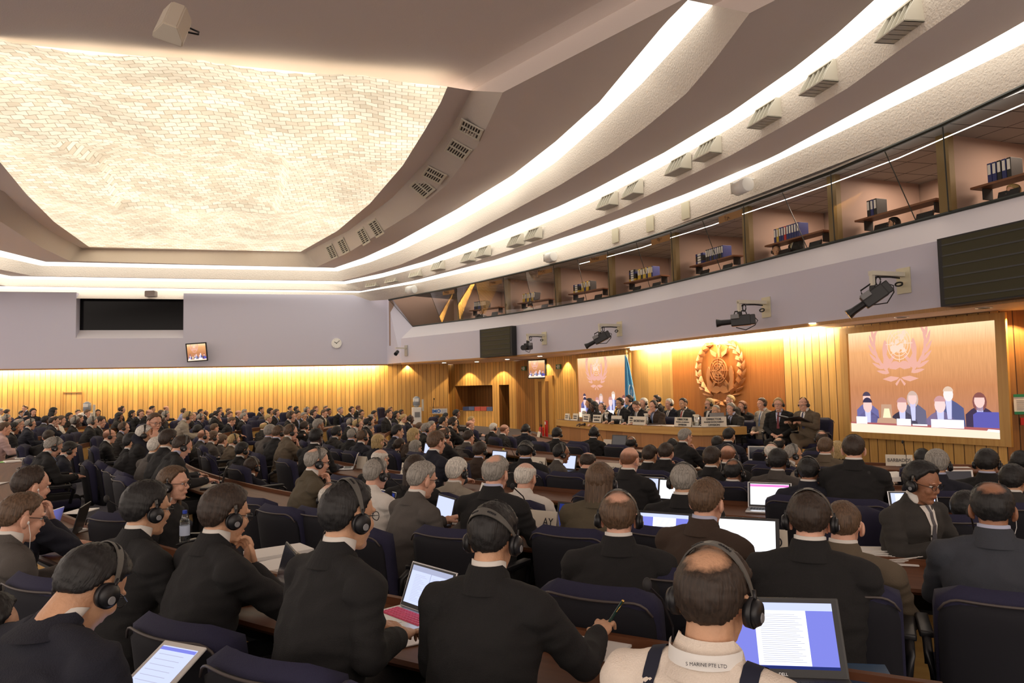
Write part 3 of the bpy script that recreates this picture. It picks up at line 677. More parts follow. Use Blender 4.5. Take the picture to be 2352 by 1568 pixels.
# hanging monitors
def monitor(px, py, A, B, wpx, hpx, tilt, roll, lab, off=0.35, yaw=0):
    p = PW(px, py, A, B); n = frame_at(A, B) @ V(0, 1, 0); p = p - n * off; d = (p - EYE).dot(_fw); wv, hv = wpx * d / FPX, hpx * d / FPX
    t = thing('wall_monitor', lab, 'monitor', p, math.atan2((B - A).y, (B - A).x) + yaw); t.rotation_euler = (math.radians(tilt), math.radians(roll), math.atan2((B - A).y, (B - A).x) + yaw)
    bm = bmesh.new(); box(bm, (0, 0.03, 0), (wv, 0.07, hv), bev=0.008); obj('housing', bm, M_black, t)
    bm = bmesh.new(); box(bm, (0, 0.07 + off / 2, 0), (0.08, off, 0.08)); obj('bracket', bm, M_dark, t)
    a, b = wv * .44, hv * .44; P = [V(-a, -.008, -b), V(a, -.008, -b), V(a, -.008, b), V(-a, -.008, b)]
    shown(t, quadmap(P), V(0, -1, 0)); return t
monitor(457, 810, FW0, FW1, 45, 43, 8, -4, 'square black monitor tilted on the lavender far wall, showing the stage', 0.5)
A, B = seg(3); monitor(1246, 847, A, B, 52, 44, 0, 0, 'black monitor above the double door, showing the stage picture', 0.25, yaw=.5)
# ------------------------------------------------------------------ fixtures on ceiling and walls
def copy_tree(o, parent=None, M=None):
    c = o.copy(); COL.objects.link(c); c.parent = parent
    for ch in KIDS.get(o.name, list(o.children)): copy_tree(ch, c)
    return c
KIDS = {}
def tangent(P, p):
    j = min(range(len(P) - 1), key=lambda q: ((P[q] + P[q + 1]) / 2 - p).length); t = P[j + 1] - P[j]; t.z = 0; return t.normalized()
def inward(t, p):
    n = Vector((-t.y, t.x, 0)); return n if n.dot(Vector((-6, 8, 0)) - Vector((p.x, p.y, 0))) > 0 else -n
ORD = ['first', 'second', 'third', 'fourth', 'fifth', 'sixth', 'seventh', 'eighth', 'ninth', 'tenth', 'eleventh', 'twelfth', 'thirteenth', 'fourteenth', 'fifteenth', 'sixteenth', 'seventeenth', 'eighteenth', 'nineteenth', 'twentieth']
def ordn(k):
    if k < 20: return ORD[k]
    t, u = divmod(k + 1, 10); T = {2: 'twent', 3: 'thirt', 4: 'fort', 5: 'fift'}[t]
    return T + 'ieth' if u == 0 else T + 'y-' + ORD[u - 1]
# box diffusers on the middle fascia
vx = [(862, 652, 25), (907, 640, 24), (962, 627, 22), (1012, 611, 25), (1082, 592, 30), (1117, 580, 30), (1192, 554, 34), (1233, 539, 36), (1405, 463, 44), (1464, 437, 44), (1570, 380, 54), (1638, 344, 56), (1772, 263, 66), (1900, 182, 80), (2090, 48, 108)]
Cr = RING['C_r']
for k, (x, y, wpx) in enumerate(vx):
    p = on_poly_px(Cr, x); t = tangent(Cr, p); n = inward(t, p); d = (p - EYE).dot(_fw)
    # height so that it is seen at y
    P = Vector((p.x, p.y, 0)); z = EYE.z + ray(x, y).z * (d if abs(ray(x, y).y) else d) * 1.0; z = EYE.z + ray(x, y).z * p.y
    cz = min(z, p.z + .42); cz = max(cz, p.z + .2)
    th = thing('air_diffuser', '%s pale box air diffuser from the far end, on the rough plaster fascia' % ordn(k), 'air vent', V(p.x, p.y, cz) + n * 0.0, math.atan2(t.y, t.x), 'box diffusers along the middle fascia')
    L = 0.62; H = .34; s = 1 if (Matrix.Rotation(math.atan2(t.y, t.x), 3, 'Z') @ V(0, 1, 0)).dot(n) > 0 else -1; D = 0.30 * s
    bm = bmesh.new()
    for z0, y0, y1 in ((H / 2, 0, D * .35), (-H / 2, 0, D)): poly(bm, [(-L / 2, y0, z0), (L / 2, y0, z0), (L / 2, y1, z0), (-L / 2, y1, z0)], 0.02, (0, 0, 1))
    for sx in (-1, 1): poly(bm, [(sx * L / 2, 0, -H / 2), (sx * L / 2, D, -H / 2), (sx * L / 2, D * .8, -H * .1), (sx * L / 2, D * .35, H / 2), (sx * L / 2, 0, H / 2)], 0.02, (-sx, 0, 0))
    obj('housing', bm, M_cream, th)
    for q in range(4):
        bm = bmesh.new(); xx = -L / 2 + L * (q + 1) / 5; poly(bm, [(xx, 0, -H / 2), (xx, D * .92, -H / 2), (xx, D * .3, H / 2), (xx, 0, H / 2)], 0.012, (1, 0, 0)); obj('vane', bm, M_cream, th)
    bm = bmesh.new(); box(bm, (0, D * .12, 0), (L * .95, 0.03, H * .9)); obj('duct_shade_backing', bm, mat('duct_shade', (.012, .01, .01), .9), th)  # black backing stands in for the shade inside the open duct
# square grilles on the vent band
VB, VT = RING['vb_r'], RING['vt_r']
gx = [((762, 580), 24), ((789, 565), 24), ((837, 540), 26), ((864, 520), 27), ((972, 432), 32), ((1001, 401), 34), ((1052, 338), 38), ((1083, 291), 42)]
for k, ((x, y), wpx) in enumerate(gx):
    best = None
    for i in range(len(VB)):
        for s_ in (.3, .4, .5, .6, .7):
            q = VB[i].lerp(VT[i], s_); dd = q - EYE; zc = dd.dot(_fw); cx = IW / 2 + FPX * dd.dot(_rt) / zc; cy = IH / 2 - FPX * dd.dot(_up) / zc; e = (cx - x) ** 2 + (cy - y) ** 2
            if best is None or e < best[0]: best = (e, q, i)
    _, q, i = best; tx = (VB[min(i + 1, len(VB) - 1)] - VB[max(i - 1, 0)]).normalized(); up = (VT[i] - VB[i]); up = (up - tx * up.dot(tx)).normalized(); n = tx.cross(up)
    if n.dot(EYE - q) < 0: n = -n; tx = -tx
    q = q + n * .03
    R = Matrix((tx, up, n)).transposed().to_4x4()
    th = thing('ceiling_grille', '%s square slatted grille from the far end of the inner ceiling band' % ordn(k), 'air vent', (0, 0, 0), 0, 'slatted grilles on the inner ceiling band'); th.matrix_world = Matrix.Translation(q) @ R
    W_, H_ = .62, .52
    bm = bmesh.new()
    for a in ((0, H_ / 2, W_ + .06, .04), (0, -H_ / 2, W_ + .06, .04), (W_ / 2, 0, .04, H_), (-W_ / 2, 0, .04, H_), (0, 0, .04, H_)): box(bm, (a[0], a[1], 0), (a[2], a[3], .03))
    obj('frame', bm, M_cream, th)
    for j in range(8):
        bm = bmesh.new(); box(bm, (0, -H_ / 2 + H_ * (j + .5) / 8, -.005), (W_, .022, .02)); obj('slat', bm, M_cream, th)
    bm = bmesh.new(); box(bm, (0, 0, -.02), (W_, H_, .01)); obj('backing', bm, mat('grille_shadow', (.08, .07, .06), .9), th)
# cylinder loudspeakers
def spk(x, y, P, wpx, lab, drop=0.18):
    p = on_poly_px(P, x) if P is not None else x
    t = tangent(P, p); n = inward(t, p); z = EYE.z + ray(x, y).z * p.y; r = wpx / FPX * p.y * .33
    th = thing('loudspeaker', lab, 'loudspeaker', V(p.x, p.y, z) + n * r * 1.8, math.atan2(t.y, t.x))
    bm = bmesh.new(); cyl(bm, (-r * 1.2, 0, 0), (r * 1.2, 0, 0), r, r * .96, 24); ell(bm, (r * 1.2, 0, 0), (r * .1, r * .96, r * .96)); obj('body', bm, M_white, th, True)
    bm = bmesh.new(); box(bm, (-r * 1.26, 0, 0), (.02, r * 1.9, r * 1.5)); obj('grille_cloth', bm, M_cream, th)
    s = 1 if (Matrix.Rotation(math.atan2(t.y, t.x), 3, 'Z') @ V(0, -1, 0)).dot(n) < 0 else -1
    bm = bmesh.new(); tube(bm, [(0, 0, r * .9), (0, -s * r * 1.2, r * 1.2), (0, -s * r * 1.9, r * 1.1)], r * .12, 6); obj('bracket', bm, M_white, th)
A_r = RING['g3l_r']
spk(1281, 592, A_r, 34, 'white drum loudspeaker in the middle of the outer fascia')
spk(1730, 430, A_r, 52, 'largest white drum loudspeaker, nearest on the outer fascia')
spk(957, 667, A_r, 28, 'small white drum loudspeaker at the far end above the booths')
def backspk(x, y, P3, lab):
    th = thing('loudspeaker', lab, 'loudspeaker', P3)
    bm = bmesh.new(); box(bm, (0, 0, 0), (.42, .3, .26), bev=.05); obj('body', bm, mat('taupe_plastic', (.34, .29, .26), .6), th)
    bm = bmesh.new(); tube(bm, [(0, .05, .1), (0, .25, .25)], .025, 6); tube(bm, [(.12, .05, .1), (.12, .25, .25)], .025, 6); obj('bracket', bm, M_white, th)
    return th
pb = RING['g2l'][NL + 5]; backspk(397, 615, PD(397, 620, (EDG and pb.y)), 'small beige box loudspeaker hanging before the inner back cove')
pb = RING['A'][NL + 5]; backspk(347, 675, PD(347, 675, pb.y - .3), 'small beige box loudspeaker above the dark projection window')
# flat pale plates on the outer fascia
for k, (x, y) in enumerate([(1416, 541), (1496, 514), (1578, 484)]):
    p = on_poly_px(RING['A_r'], x); t = tangent(RING['A_r'], p); n = inward(t, p); z = EYE.z + ray(x, y).z * p.y
    bm = bmesh.new(); box(bm, (0, 0, 0), (.3, .03, .42), bev=.004); o = obj('fascia_plate', bm, mat('beige_plate', (.60, .55, .40), .5)); o.location = V(p.x, p.y, z) + n * .03; o.rotation_euler.z = math.atan2(t.y, t.x)
    tag(o, '%s flat beige plate from the left on the outer fascia' % ORD[k], 'cover plate', 'beige plates on the outer fascia')
# big hanging loudspeaker near the camera
p = PD(398, 55, 8.6); th = thing('loudspeaker', 'large cream loudspeaker hanging from the near ceiling with a looped black cable', 'loudspeaker', p)
th.rotation_euler = (math.radians(-38), math.radians(12), math.radians(25))
bm = bmesh.new(); hx = [(-.17, .10), (-.17, .02), (-.08, -.14), (.08, -.14), (.17, .02), (.17, .10)]
for z in (0,): poly(bm, [(x, y, .30) for x, y in hx], .62, (0, 0, -1))
bmesh.ops.bevel(bm, geom=bm.edges[:], offset=.015, segments=2, affect='EDGES'); obj('cabinet', bm, mat('cream_cabinet', (.72, .64, .52), .5), th)
bm = bmesh.new(); box(bm, (0, .105, .0), (.05, .02, .12)); ell(bm, (0, -.02, .31), (.03, .03, .015)); obj('bolt_plate', bm, M_dark, th)
bm = bmesh.new(); tube(bm, [(.0, .12, .25), (.16, .16, .36), (.27, .14, .30), (.28, .1, .16), (.16, .08, .08)], .012, 8); obj('cable', bm, M_black, th, True)
bm = bmesh.new(); cyl(bm, (0, .03, .28), (.05, .45, .62), .02, .02); obj('hanger', bm, M_cream, th)
# loudspeaker louvre panels on the fascia
def on_F(x, y, off=0.0):
    p = on_poly_px(atz(F[:60], E0 + ZF), x); t = tangent(F[:60], p); n = inward(t, p); A_ = p - t; B_ = p + t; return p, t, n, EYE.z + ray(x, y).z * p.y
for x0, x1, y0, y1, lab in ((1114, 1188, 751, 822, 'smaller dark louvred panel on the fascia, near its far end'), (2186, 2440, 540, 702, 'larger dark louvred panel on the fascia at the right edge')):
    p0 = on_F(x0, 800)[0]; p1 = on_F(x1, 800)[0]; t = (p1 - p0); L = math.hypot(t.x, t.y); t = V(t.x, t.y, 0).normalized(); n = inward(t, p0)
    zb_ = E0 + ZF - 0.02; zt_ = ZS - .02; c = (p0 + p1) / 2; H = zt_ - zb_
    th = thing('louvre_panel', lab, 'louvre panel', V(c.x, c.y, (zb_ + zt_) / 2) + n * .12, math.atan2(t.y, t.x), None)
    s = 1 if (Matrix.Rotation(math.atan2(t.y, t.x), 3, 'Z') @ V(0, 1, 0)).dot(n) > 0 else -1
    bm = bmesh.new(); box(bm, (0, 0, 0), (L, .2, H)); obj('cabinet', bm, M_dark, th)
    bm = bmesh.new(); box(bm, (0, s * .10, 0), (L * .9, .012, H * .95)); obj('mesh_cloth', bm, mat('olive_mesh', (.045, .04, .018), .8), th)
    for j in range(6):
        bm = bmesh.new(); box(bm, (0, s * .108, -H / 2 + H * (j + .7) / 6.4), (L * .9, .012, .022)); obj('slat', bm, M_black, th)
# broadcast cameras on brackets
def bcam(x, y, sc, yaw, pitch, lab):
    p, t, n, z = on_F(x, y); a = math.atan2(n.y, n.x) - PI / 2
    th = thing('broadcast_camera', lab, 'video camera', V(p.x, p.y, z), a, 'television cameras bracketed to the fascia')   # local +Y into the hall
    bm = bmesh.new(); box(bm, (-.28, .012, .0), (.26, .02, .42), bev=.004); obj('wall_plate', bm, mat('beige_plate', (.60, .55, .40), .5), th)
    bm = bmesh.new(); box(bm, (-.28, .36, .10), (.09, .7, .07)); box(bm, (-.28, .68, .0), (.06, .06, .22)); obj('bracket_arm', bm, M_cream, th)
    bm = bmesh.new(); tube(bm, [(-.28, .1, .04), (-.28, .3, .05), (-.28, .6, .04), (-.24, .66, -.05)], .014, 6); tube(bm, [(-.28 + .05 * math.cos(q), .56, -.02 + .07 * math.sin(q)) for q in np.linspace(0, 2 * PI, 14)], .012, 6); tube(bm, [(-.28 + .07 * math.cos(q), .12, -.06 + .03 * math.sin(q)) for q in np.linspace(0, 2 * PI, 14)], .014, 6); obj('cable', bm, M_black, th)
    Rm = Matrix.Rotation(yaw, 3, 'Z') @ Matrix.Rotation(pitch, 3, 'X'); O = V(-.28, .68, -.28)
    bm = bmesh.new(); box(bm, O + Rm @ V(0, -.02, 0), (.17, .38, .22), Rm, .02); box(bm, O + Rm @ V(0, -.24, .0), (.13, .12, .20), Rm, .015); tube(bm, [O + Rm @ V(0, .1, .13), O + Rm @ V(0, .08, .19), O + Rm @ V(0, -.12, .19), O + Rm @ V(0, -.14, .12)], .014, 6); obj('camera_body', bm, M_black, th)
    bm = bmesh.new(); cyl(bm, O + Rm @ V(0, .17, -.01), O + Rm @ V(0, .36, -.01), .055, .06); cyl(bm, O + Rm @ V(0, .36, -.01), O + Rm @ V(0, .46, -.01), .06, .085); obj('lens', bm, M_black, th, False)
    bm = bmesh.new(); box(bm, O + Rm @ V(-.12, .08, .08), (.08, .16, .09), Rm, .01); obj('viewfinder', bm, M_grey, th)
    bm = bmesh.new(); cyl(bm, (-.28, .68, -.10), O + V(0, 0, .1), .045, .055); tube(bm, [O + Rm @ V(.02, -.28, .05), O + Rm @ V(.04, -.34, -.03), O + Rm @ V(.02, -.28, -.12), O + Rm @ V(0, -.1, -.2), O + V(0, .1, -.14)], .01, 6); obj('pan_head', bm, M_black, th)
bcam(1240, 778, 1, .6, -.1, 'black television camera on bracket right of the small louvred panel')
bcam(1412, 757, 1, -.75, -.45, 'black television camera on bracket above the smaller projection screen')
bcam(1742, 709, 1, -.75, -.05, 'black television camera on bracket above the carved emblem')
bcam(2048, 650, 1, -.75, -.6, 'nearest black television camera, tilted down above the large screen')
p, t, n, z = on_F(934, 805); th = thing('security_camera', 'small grey camera on a short arm at the far end of the fascia', 'video camera', V(p.x, p.y, z), math.atan2(n.y, n.x) - PI / 2)
bm = bmesh.new(); box(bm, (0, .02, 0), (.2, .03, .45)); obj('wall_plate', bm, mat('beige_grey', (.4, .37, .34), .6), th)
bm = bmesh.new(); box(bm, (0, .3, .1), (.05, .5, .05)); obj('arm', bm, M_cream, th)
bm = bmesh.new(); cyl(bm, (0, .45, -.05), (-.1, .62, -.16), .07, .08); obj('camera_body', bm, M_black, th)
# clock
c = PW(773, 788, FW0, FW1) - nrm * .03; th = thing('wall_clock', 'round white wall clock with black hands on the lavender far wall', 'clock', c, math.atan2((FW1 - FW0).y, (FW1 - FW0).x)); r = 11.5 / FPX * c.y
bm = bmesh.new(); cyl(bm, (0, .03, 0), (0, -.02, 0), r, r, 40); obj('clock_case', bm, M_white, th)
bm = bmesh.new(); cyl(bm, (0, -.021, 0), (0, -.024, 0), r * .93, r * .93, 40); obj('clock_face', bm, M_paper, th)
for nm, a, L, w_ in (('hour_hand', math.radians(-58), .52, .02), ('minute_hand', math.radians(48), .8, .014)):
    bm = bmesh.new(); d = V(math.sin(a), 0, math.cos(a)); tube(bm, [d * -.1 * r + V(0, -.03, 0), d * L * r + V(0, -.03, 0)], w_ * .6, 4); obj(nm, bm, M_black, th)
for k in range(12):
    a = k * PI / 6; bm = bmesh.new(); box(bm, (math.sin(a) * r * .8, -.026, math.cos(a) * r * .8), (.012, .004, .012)); obj('hour_mark', bm, M_grey, th)
# exit signs
for px, py, i, lab in ((1205, 846, 2, 'left green exit sign on the dark boards'), (1285, 842, 3, 'right green exit sign beside the monitor')):
    A, B = seg(i); R = frame_at(A, B); n = R @ V(0, 1, 0); p = PW(px, py, A, B) - n * .04; th = thing('exit_sign', lab, 'exit sign', p, math.atan2((B - A).y, (B - A).x)); s = 17 / FPX * p.y * (1.15 if i == 2 else 1.3)
    bm = bmesh.new(); box(bm, (0, 0, 0), (s, .04, s * .62 * .8)); obj('sign_plate', bm, mat('exit_green', (.02, .16, .07), .5), th)
    bm = bmesh.new(); box(bm, (.02 * s, -.024, 0), (s * .13, .006, s * .40)); obj('door_symbol', bm, M_paper, th)
    bm = bmesh.new(); poly(bm, [(s * x, -.027, s * y) for x, y in ((.26, -.2), (.34, -.2), (.34, .02), (.42, .02), (.30, .2), (.18, .02), (.26, .02))]); obj('arrow', bm, M_paper, th)
    bm = bmesh.new(); ell(bm, (-.09 * s, -.024, s * .14), (s * .035, .004, s * .04)); tube(bm, [(-.09 * s, -.026, s * .1), (-.11 * s, -.026, -.03 * s), (-.2 * s, -.026, -.16 * s)], s * .018, 5); tube(bm, [(-.11 * s, -.026, -.03 * s), (-.02 * s, -.026, -.16 * s)], s * .018, 5); obj('running_figure', bm, M_paper, th)
    text('Exit', s * .2, M_paper, (-.34 * s, -.025, s * .06), Matrix.Rotation(PI / 2, 3, 'X'), th)
# notice and red plate at right edge
A, B = Wt[9], Wt[10]; B2 = A + (B - A) * 3; R = frame_at(A, B2); n = R @ V(0, 1, 0)
p = PW(2345, 928, A, B2) - n * .03; d = p.y / FPX
bm = bmesh.new(); hh = 46 * d / 1.0; box(bm, (0, 0, 0), (hh * .75, .01, hh)); th = thing('wall_notice', 'green and white notice on the oak wall at the right edge', 'notice', p, math.atan2((B2 - A).y, (B2 - A).x)); obj('notice_sheet', bm, M_paper, th)
for zz in (.43, -.43): bm = bmesh.new(); box(bm, (0, -.008, hh * zz), (hh * .75, .006, hh * .14)); obj('green_band', bm, mat('notice_green', (.02, .25, .12), .5), th)
for zz in (.2, .1, 0, -.12, -.22): bm = bmesh.new(); box(bm, (0, -.008, hh * zz), (hh * .5, .004, hh * .02)); obj('printed_line', bm, mat('pale_ink', (.45, .45, .42), .7), th)
p = PW(2351, 967, A, B2) - n * .03; bm = bmesh.new(); box(bm, (0, 0, 0), (.12, .02, .12)); o = obj('fire_call_point', bm, mat('signal_red', (.55, .02, .015), .4)); o.location = p; o.rotation_euler.z = math.atan2((B2 - A).y, (B2 - A).x); tag(o, 'red fire call point under the green notice', 'fire alarm')
# water coolers
def cooler(p, s, lab, z0):
    th = thing('water_cooler', lab, 'water cooler', V(p.x, p.y, z0), .3)
    bm = bmesh.new(); box(bm, (0, 0, s * .5), (s * .33, s * .33, s), bev=.02); obj('cabinet', bm, M_white, th)
    bm = bmesh.new(); box(bm, (0, -s * .17, s * .72), (s * .2, .02, s * .2)); obj('tap_recess', bm, M_grey, th)
    bm = bmesh.new(); cyl(bm, (0, 0, s), (0, 0, s * 1.08), s * .06, s * .13); cyl(bm, (0, 0, s * 1.08), (0, 0, s * 1.36), s * .14, s * .14, 20); cyl(bm, (0, 0, s * 1.36), (0, 0, s * 1.42), s * .14, s * .05); obj('water_bottle', bm, mat('clear_blue_plastic', (.35, .38, .42), .15, coat=.5), th, True)
    bm = bmesh.new(); box(bm, (-s * .02, -s * .141, s * 1.28), (s * .16, .006, s * .12)); obj('bottle_label', bm, M_paper, th)
    bm = bmesh.new(); cyl(bm, (s * .24, -.02, s * .85), (s * .24, -.02, s * 1.3), s * .045, s * .045); obj('cup_dispenser', bm, M_cream, th)
p = PD(957, 960, 28.5); cooler(p, 1.02, 'white water cooler with clear bottle beside the wooden lectern', -.12)
p = PD(200, 950, 26.6); cooler(p, .98, 'white water cooler against the far wall behind the left seats', .02)
# lectern
p = PD(1006, 944, 30.5); th = thing('lectern', 'small oak lectern with a white printed panel by the far wall', 'lectern', V(p.x, p.y, -.3), .1); H = p.z + .3
bm = bmesh.new(); cyl(bm, (-.05, 0, 0), (-.05, 0, H - .1), .16, .16, 12); o = uvwood(obj('post', bm, M_oak, th))
bm = bmesh.new(); box(bm, (0, 0, H - .12), (.72, .5, .05)); box(bm, (0, .22, H + .02), (.72, .04, .34)); uvwood(obj('reading_shelf', bm, M_oak, th))
bm = bmesh.new(); box(bm, (.08, -.27, H + .01), (.62, .015, .21)); obj('printed_panel', bm, M_paper, th)
text('IMO', .20, mat('emblem_blue', (.01, .14, .52), .5), (-.07, -.285, H + .005), Matrix.Rotation(PI / 2, 3, 'X'), th, bold=.006)
for zz in (.05, .0, -.05): bm = bmesh.new(); box(bm, (.25, -.281, H + zz), (.2, .003, .018)); obj('printed_line', bm, mat('pale_blue_ink', (.35, .42, .6), .6), th)
bm = bmesh.new(); tube(bm, [(-.2, 0, H), (-.19, 0, H + .3), (-.16, -.06, H + .5)], .012, 6); ell(bm, (-.16, -.07, H + .52), (.03, .03, .04)); obj('microphone', bm, M_black, th)
# fire extinguisher with its red board
A, B = seg(3); n = frame_at(A, B) @ V(0, 1, 0); p = PD(1247, 1000, 25.2); th = thing('fire_extinguisher', 'red fire extinguisher on its red stand board beside the double door', 'fire extinguisher', V(p.x, p.y, -.30), math.atan2((B - A).y, (B - A).x)); s = 25.2 / FPX
hh = (1012 - 964) * s; bm = bmesh.new(); box(bm, (.09, .1, hh * .5), (.17, .05, hh), bev=.01); obj('stand_board', bm, mat('signal_red', (.55, .02, .015), .4), th)
bm = bmesh.new(); box(bm, (.06, .07, hh * .88), (.08, .01, .1)); obj('instruction_label', bm, M_paper, th)
bm = bmesh.new(); cyl(bm, (-.04, -.03, .02), (-.04, -.03, hh * .62), .095, .095, 20); ell(bm, (-.04, -.03, hh * .62), (.095, .095, .07)); obj('cylinder', bm, mat('signal_red', (.55, .02, .015), .4), th, True)
bm = bmesh.new(); cyl(bm, (-.04, -.03, hh * .68), (-.04, -.03, hh * .76), .025, .03); box(bm, (-.07, -.03, hh * .79), (.14, .03, .03)); obj('valve', bm, M_black, th)
bm = bmesh.new(); tube(bm, [(-.02, -.05, hh * .74), (.08, -.08, hh * .6), (.09, -.08, hh * .3), (.06, -.08, hh * .12)], .014, 6); obj('hose', bm, M_black, th)
# flag at the stage
def flag(px, py0, py1, d):
    p = PD(px, py1, d); zt_ = PD(px, py0, d).z; th = thing('flag', 'blue flag with a white emblem hanging on a pole beside the smaller screen', 'flag', V(p.x, p.y, -.1), 0)
    H = zt_ + .1; bm = bmesh.new(); tube(bm, [(0, 0, 0), (0, 0, H)], .018, 8); ell(bm, (0, 0, H + .05), (.03, .03, .07)); obj('pole', bm, mat('brass', (.7, .45, .15), .3, .8), th)
    me = bpy.data.meshes.new('cloth'); vs = []; fs = []; nu, nv = 18, 30
    for j in range(nv):
        v = j / (nv - 1)
        for i in range(nu):
            u = i / (nu - 1); wdt_ = .05 + .34 * v ** .8
            vs.append((-.04 + (u - .12) * wdt_, .05 * math.sin(u * 13) * (.3 + v) - .03, H - .02 - v * 1.75 - .08 * u))
    for j in range(nv - 1):
        for i in range(nu - 1): a = j * nu + i; fs.append((a, a + 1, a + nu + 1, a + nu))
    me.from_pydata(vs, [], fs); o = finish('cloth', me, mat('flag_blue', (.10, .36, .62), .8), th, True); md = o.modifiers.new('s', 'SOLIDIFY'); md.thickness = .006
    bm = bmesh.new()
    for q in emblem(False)['wreath'] + emblem(False)['globe'][::2]:
        try: poly(bm, [(.09 + x * .028, -.085, H - 1.05 + y * .085) for x, y in q])
        except Exception: pass
    obj('emblem_print', bm, M_paper, th)
    return th
flag(1443, 812, 960, 19.5)
# people-free contents of the booths: shelf, binders, consoles
BIND = [mat('binder_blue', (.02, .03, .16), .5), mat('binder_black', (.012, .012, .014), .5), mat('binder_yellow', (.62, .42, .04), .5), mat('binder_red', (.5, .02, .02), .5), mat('binder_green', (.02, .08, .04), .5)]
rb = random.Random(3)
lay = {1047: (9, 0, 1), 1156: (9, 0, 2), 1271: (6, 4, 2), 1395: (9, 5, 2), 1541: (9, 4, 1), 1708: (10, 0, 3), 1908: (3, 0, 1), 2165: (5, 0, 1)}
for k, px in enumerate(booth_px[:-1]):
    g, tt, n = FR_at[px]; nm = ['first', 'second', 'third', 'fourth', 'fifth', 'sixth', 'seventh', 'eighth'][k]
    a = math.atan2(tt.y, tt.x); base = Vector((g.x, g.y, 0)) + n * .55 + tt * .12
    th = thing('booth_shelf', 'brown wooden shelf inside the %s interpreter booth from the far end' % nm, 'shelf', V(base.x, base.y, ZG + .42), a, 'shelves in the interpreter booths')
    bm = bmesh.new(); box(bm, (.9, 0, 0), (1.75, .32, .035)); obj('shelf_board', bm, mat('shelf_brown', (.22, .09, .04), .5), th)
    for q in (.15, 1.65): bm = bmesh.new(); box(bm, (q, .06, -.11), (.03, .2, .18)); obj('shelf_bracket', bm, M_dark, th)
    ns, nl_, cm = lay[px]; x = .30
    for j in range(nl_):
        bm = bmesh.new(); box(bm, (0, 0, 0), (.31, .26, .065), bev=.004); bx = thing('ring_binder', '%s binder of the lying pile on the shelf of the %s booth' % (['lowest', 'second', 'third', 'fourth', 'top'][min(j, 4)], nm), 'binder', V(base.x, base.y, ZG + .42 + .02 + .035 + .068 * j) + tt * (x + .12) , a, 'ring binders on the booth shelves')
        obj('cover', bm, BIND[2 if j == 0 and cm == 2 else (1 if j % 3 else 0)], bx); bm = bmesh.new(); box(bm, (0, -.134, 0), (.13, .006, .05)); obj('spine_label', bm, M_paper, bx)
    x += .38 if nl_ else 0
    for j in range(ns):
        ti = rb.choice([0, 0, .18]) if cm == 2 else 0.0; bx = thing('ring_binder', '%s upright binder from the left on the shelf of the %s booth' % (ORD[j], nm), 'binder', V(base.x, base.y, ZG + .42 + .02 + .155) + tt * (x + .04), a, 'ring binders on the booth shelves'); bx.rotation_euler.y = ti
        bm = bmesh.new(); box(bm, (0, 0, 0), (.07, .26, .31), bev=.004); obj('cover', bm, BIND[2] if (cm == 2 and j % 3 != 2) else (BIND[3] if cm == 3 and j == 4 else BIND[2] if cm == 3 and j == 1 else BIND[rb.choice([0, 0, 1])]), bx)
        bm = bmesh.new(); box(bm, (0, -.134, .05), (.045, .006, .16)); obj('spine_label', bm, M_paper, bx); x += .078
    for j, q in enumerate((.75, 1.65)):
        ct = thing('interpreter_console', 'dark interpreter console at the %s end of the %s booth window' % (('far', 'near')[j], nm), 'console', V(g.x, g.y, ZG - .02) + n * .28 + tt * q, a, 'interpreter consoles along the booth sills')
        bm = bmesh.new(); box(bm, (0, 0, .02), (.5, .3, .06), bev=.01); obj('base', bm, M_dark, ct)
        bm = bmesh.new(); box(bm, (0, .12, .15), (.34, .03, .24), Matrix.Rotation(-.3, 3, 'X'), .008); obj('screen', bm, M_black, ct)
        bm = bmesh.new(); tube(bm, [(.2, 0, .04), (.22, .05, .2), (.18, .12, .28)], .006, 5); obj('microphone', bm, M_black, ct)
# ------------------------------------------------------------------ people: templates built once, copied with their parts
def remesh(bm, vox, sm=4, tri=None):
    me = bpy.data.meshes.new('r'); bm.to_mesh(me); bm.free(); o = bpy.data.objects.new('r', me); COL.objects.link(o)
    a = o.modifiers.new('a', 'REMESH'); a.mode = 'VOXEL'; a.voxel_size = vox
    if sm: b = o.modifiers.new('b', 'SMOOTH'); b.factor = .5; b.iterations = sm
    r = bpy.data.meshes.new_from_object(o.evaluated_get(bpy.context.evaluated_depsgraph_get())); bpy.data.objects.remove(o)
    r.polygons.foreach_set('use_smooth', [True] * len(r.polygons)); r.materials.clear(); return r
def sect(bm, S, seg=26):
    """closed loft through ellipses (x, y, z, rx, ry)"""
    rings = [[bm.verts.new((x + rx * math.cos(2 * PI * k / seg), y + ry * math.sin(2 * PI * k / seg), z)) for k in range(seg)] for x, y, z, rx, ry in S]
    for a, b in zip(rings, rings[1:]):
        for k in range(seg): bm.faces.new((a[k], a[(k + 1) % seg], b[(k + 1) % seg], b[k]))
    bm.faces.new(rings[0][::-1]); bm.faces.new(rings[-1])
def headmat(loc, tilt): return Matrix.Translation(loc) @ Matrix.Rotation(-math.radians(tilt), 4, 'X')
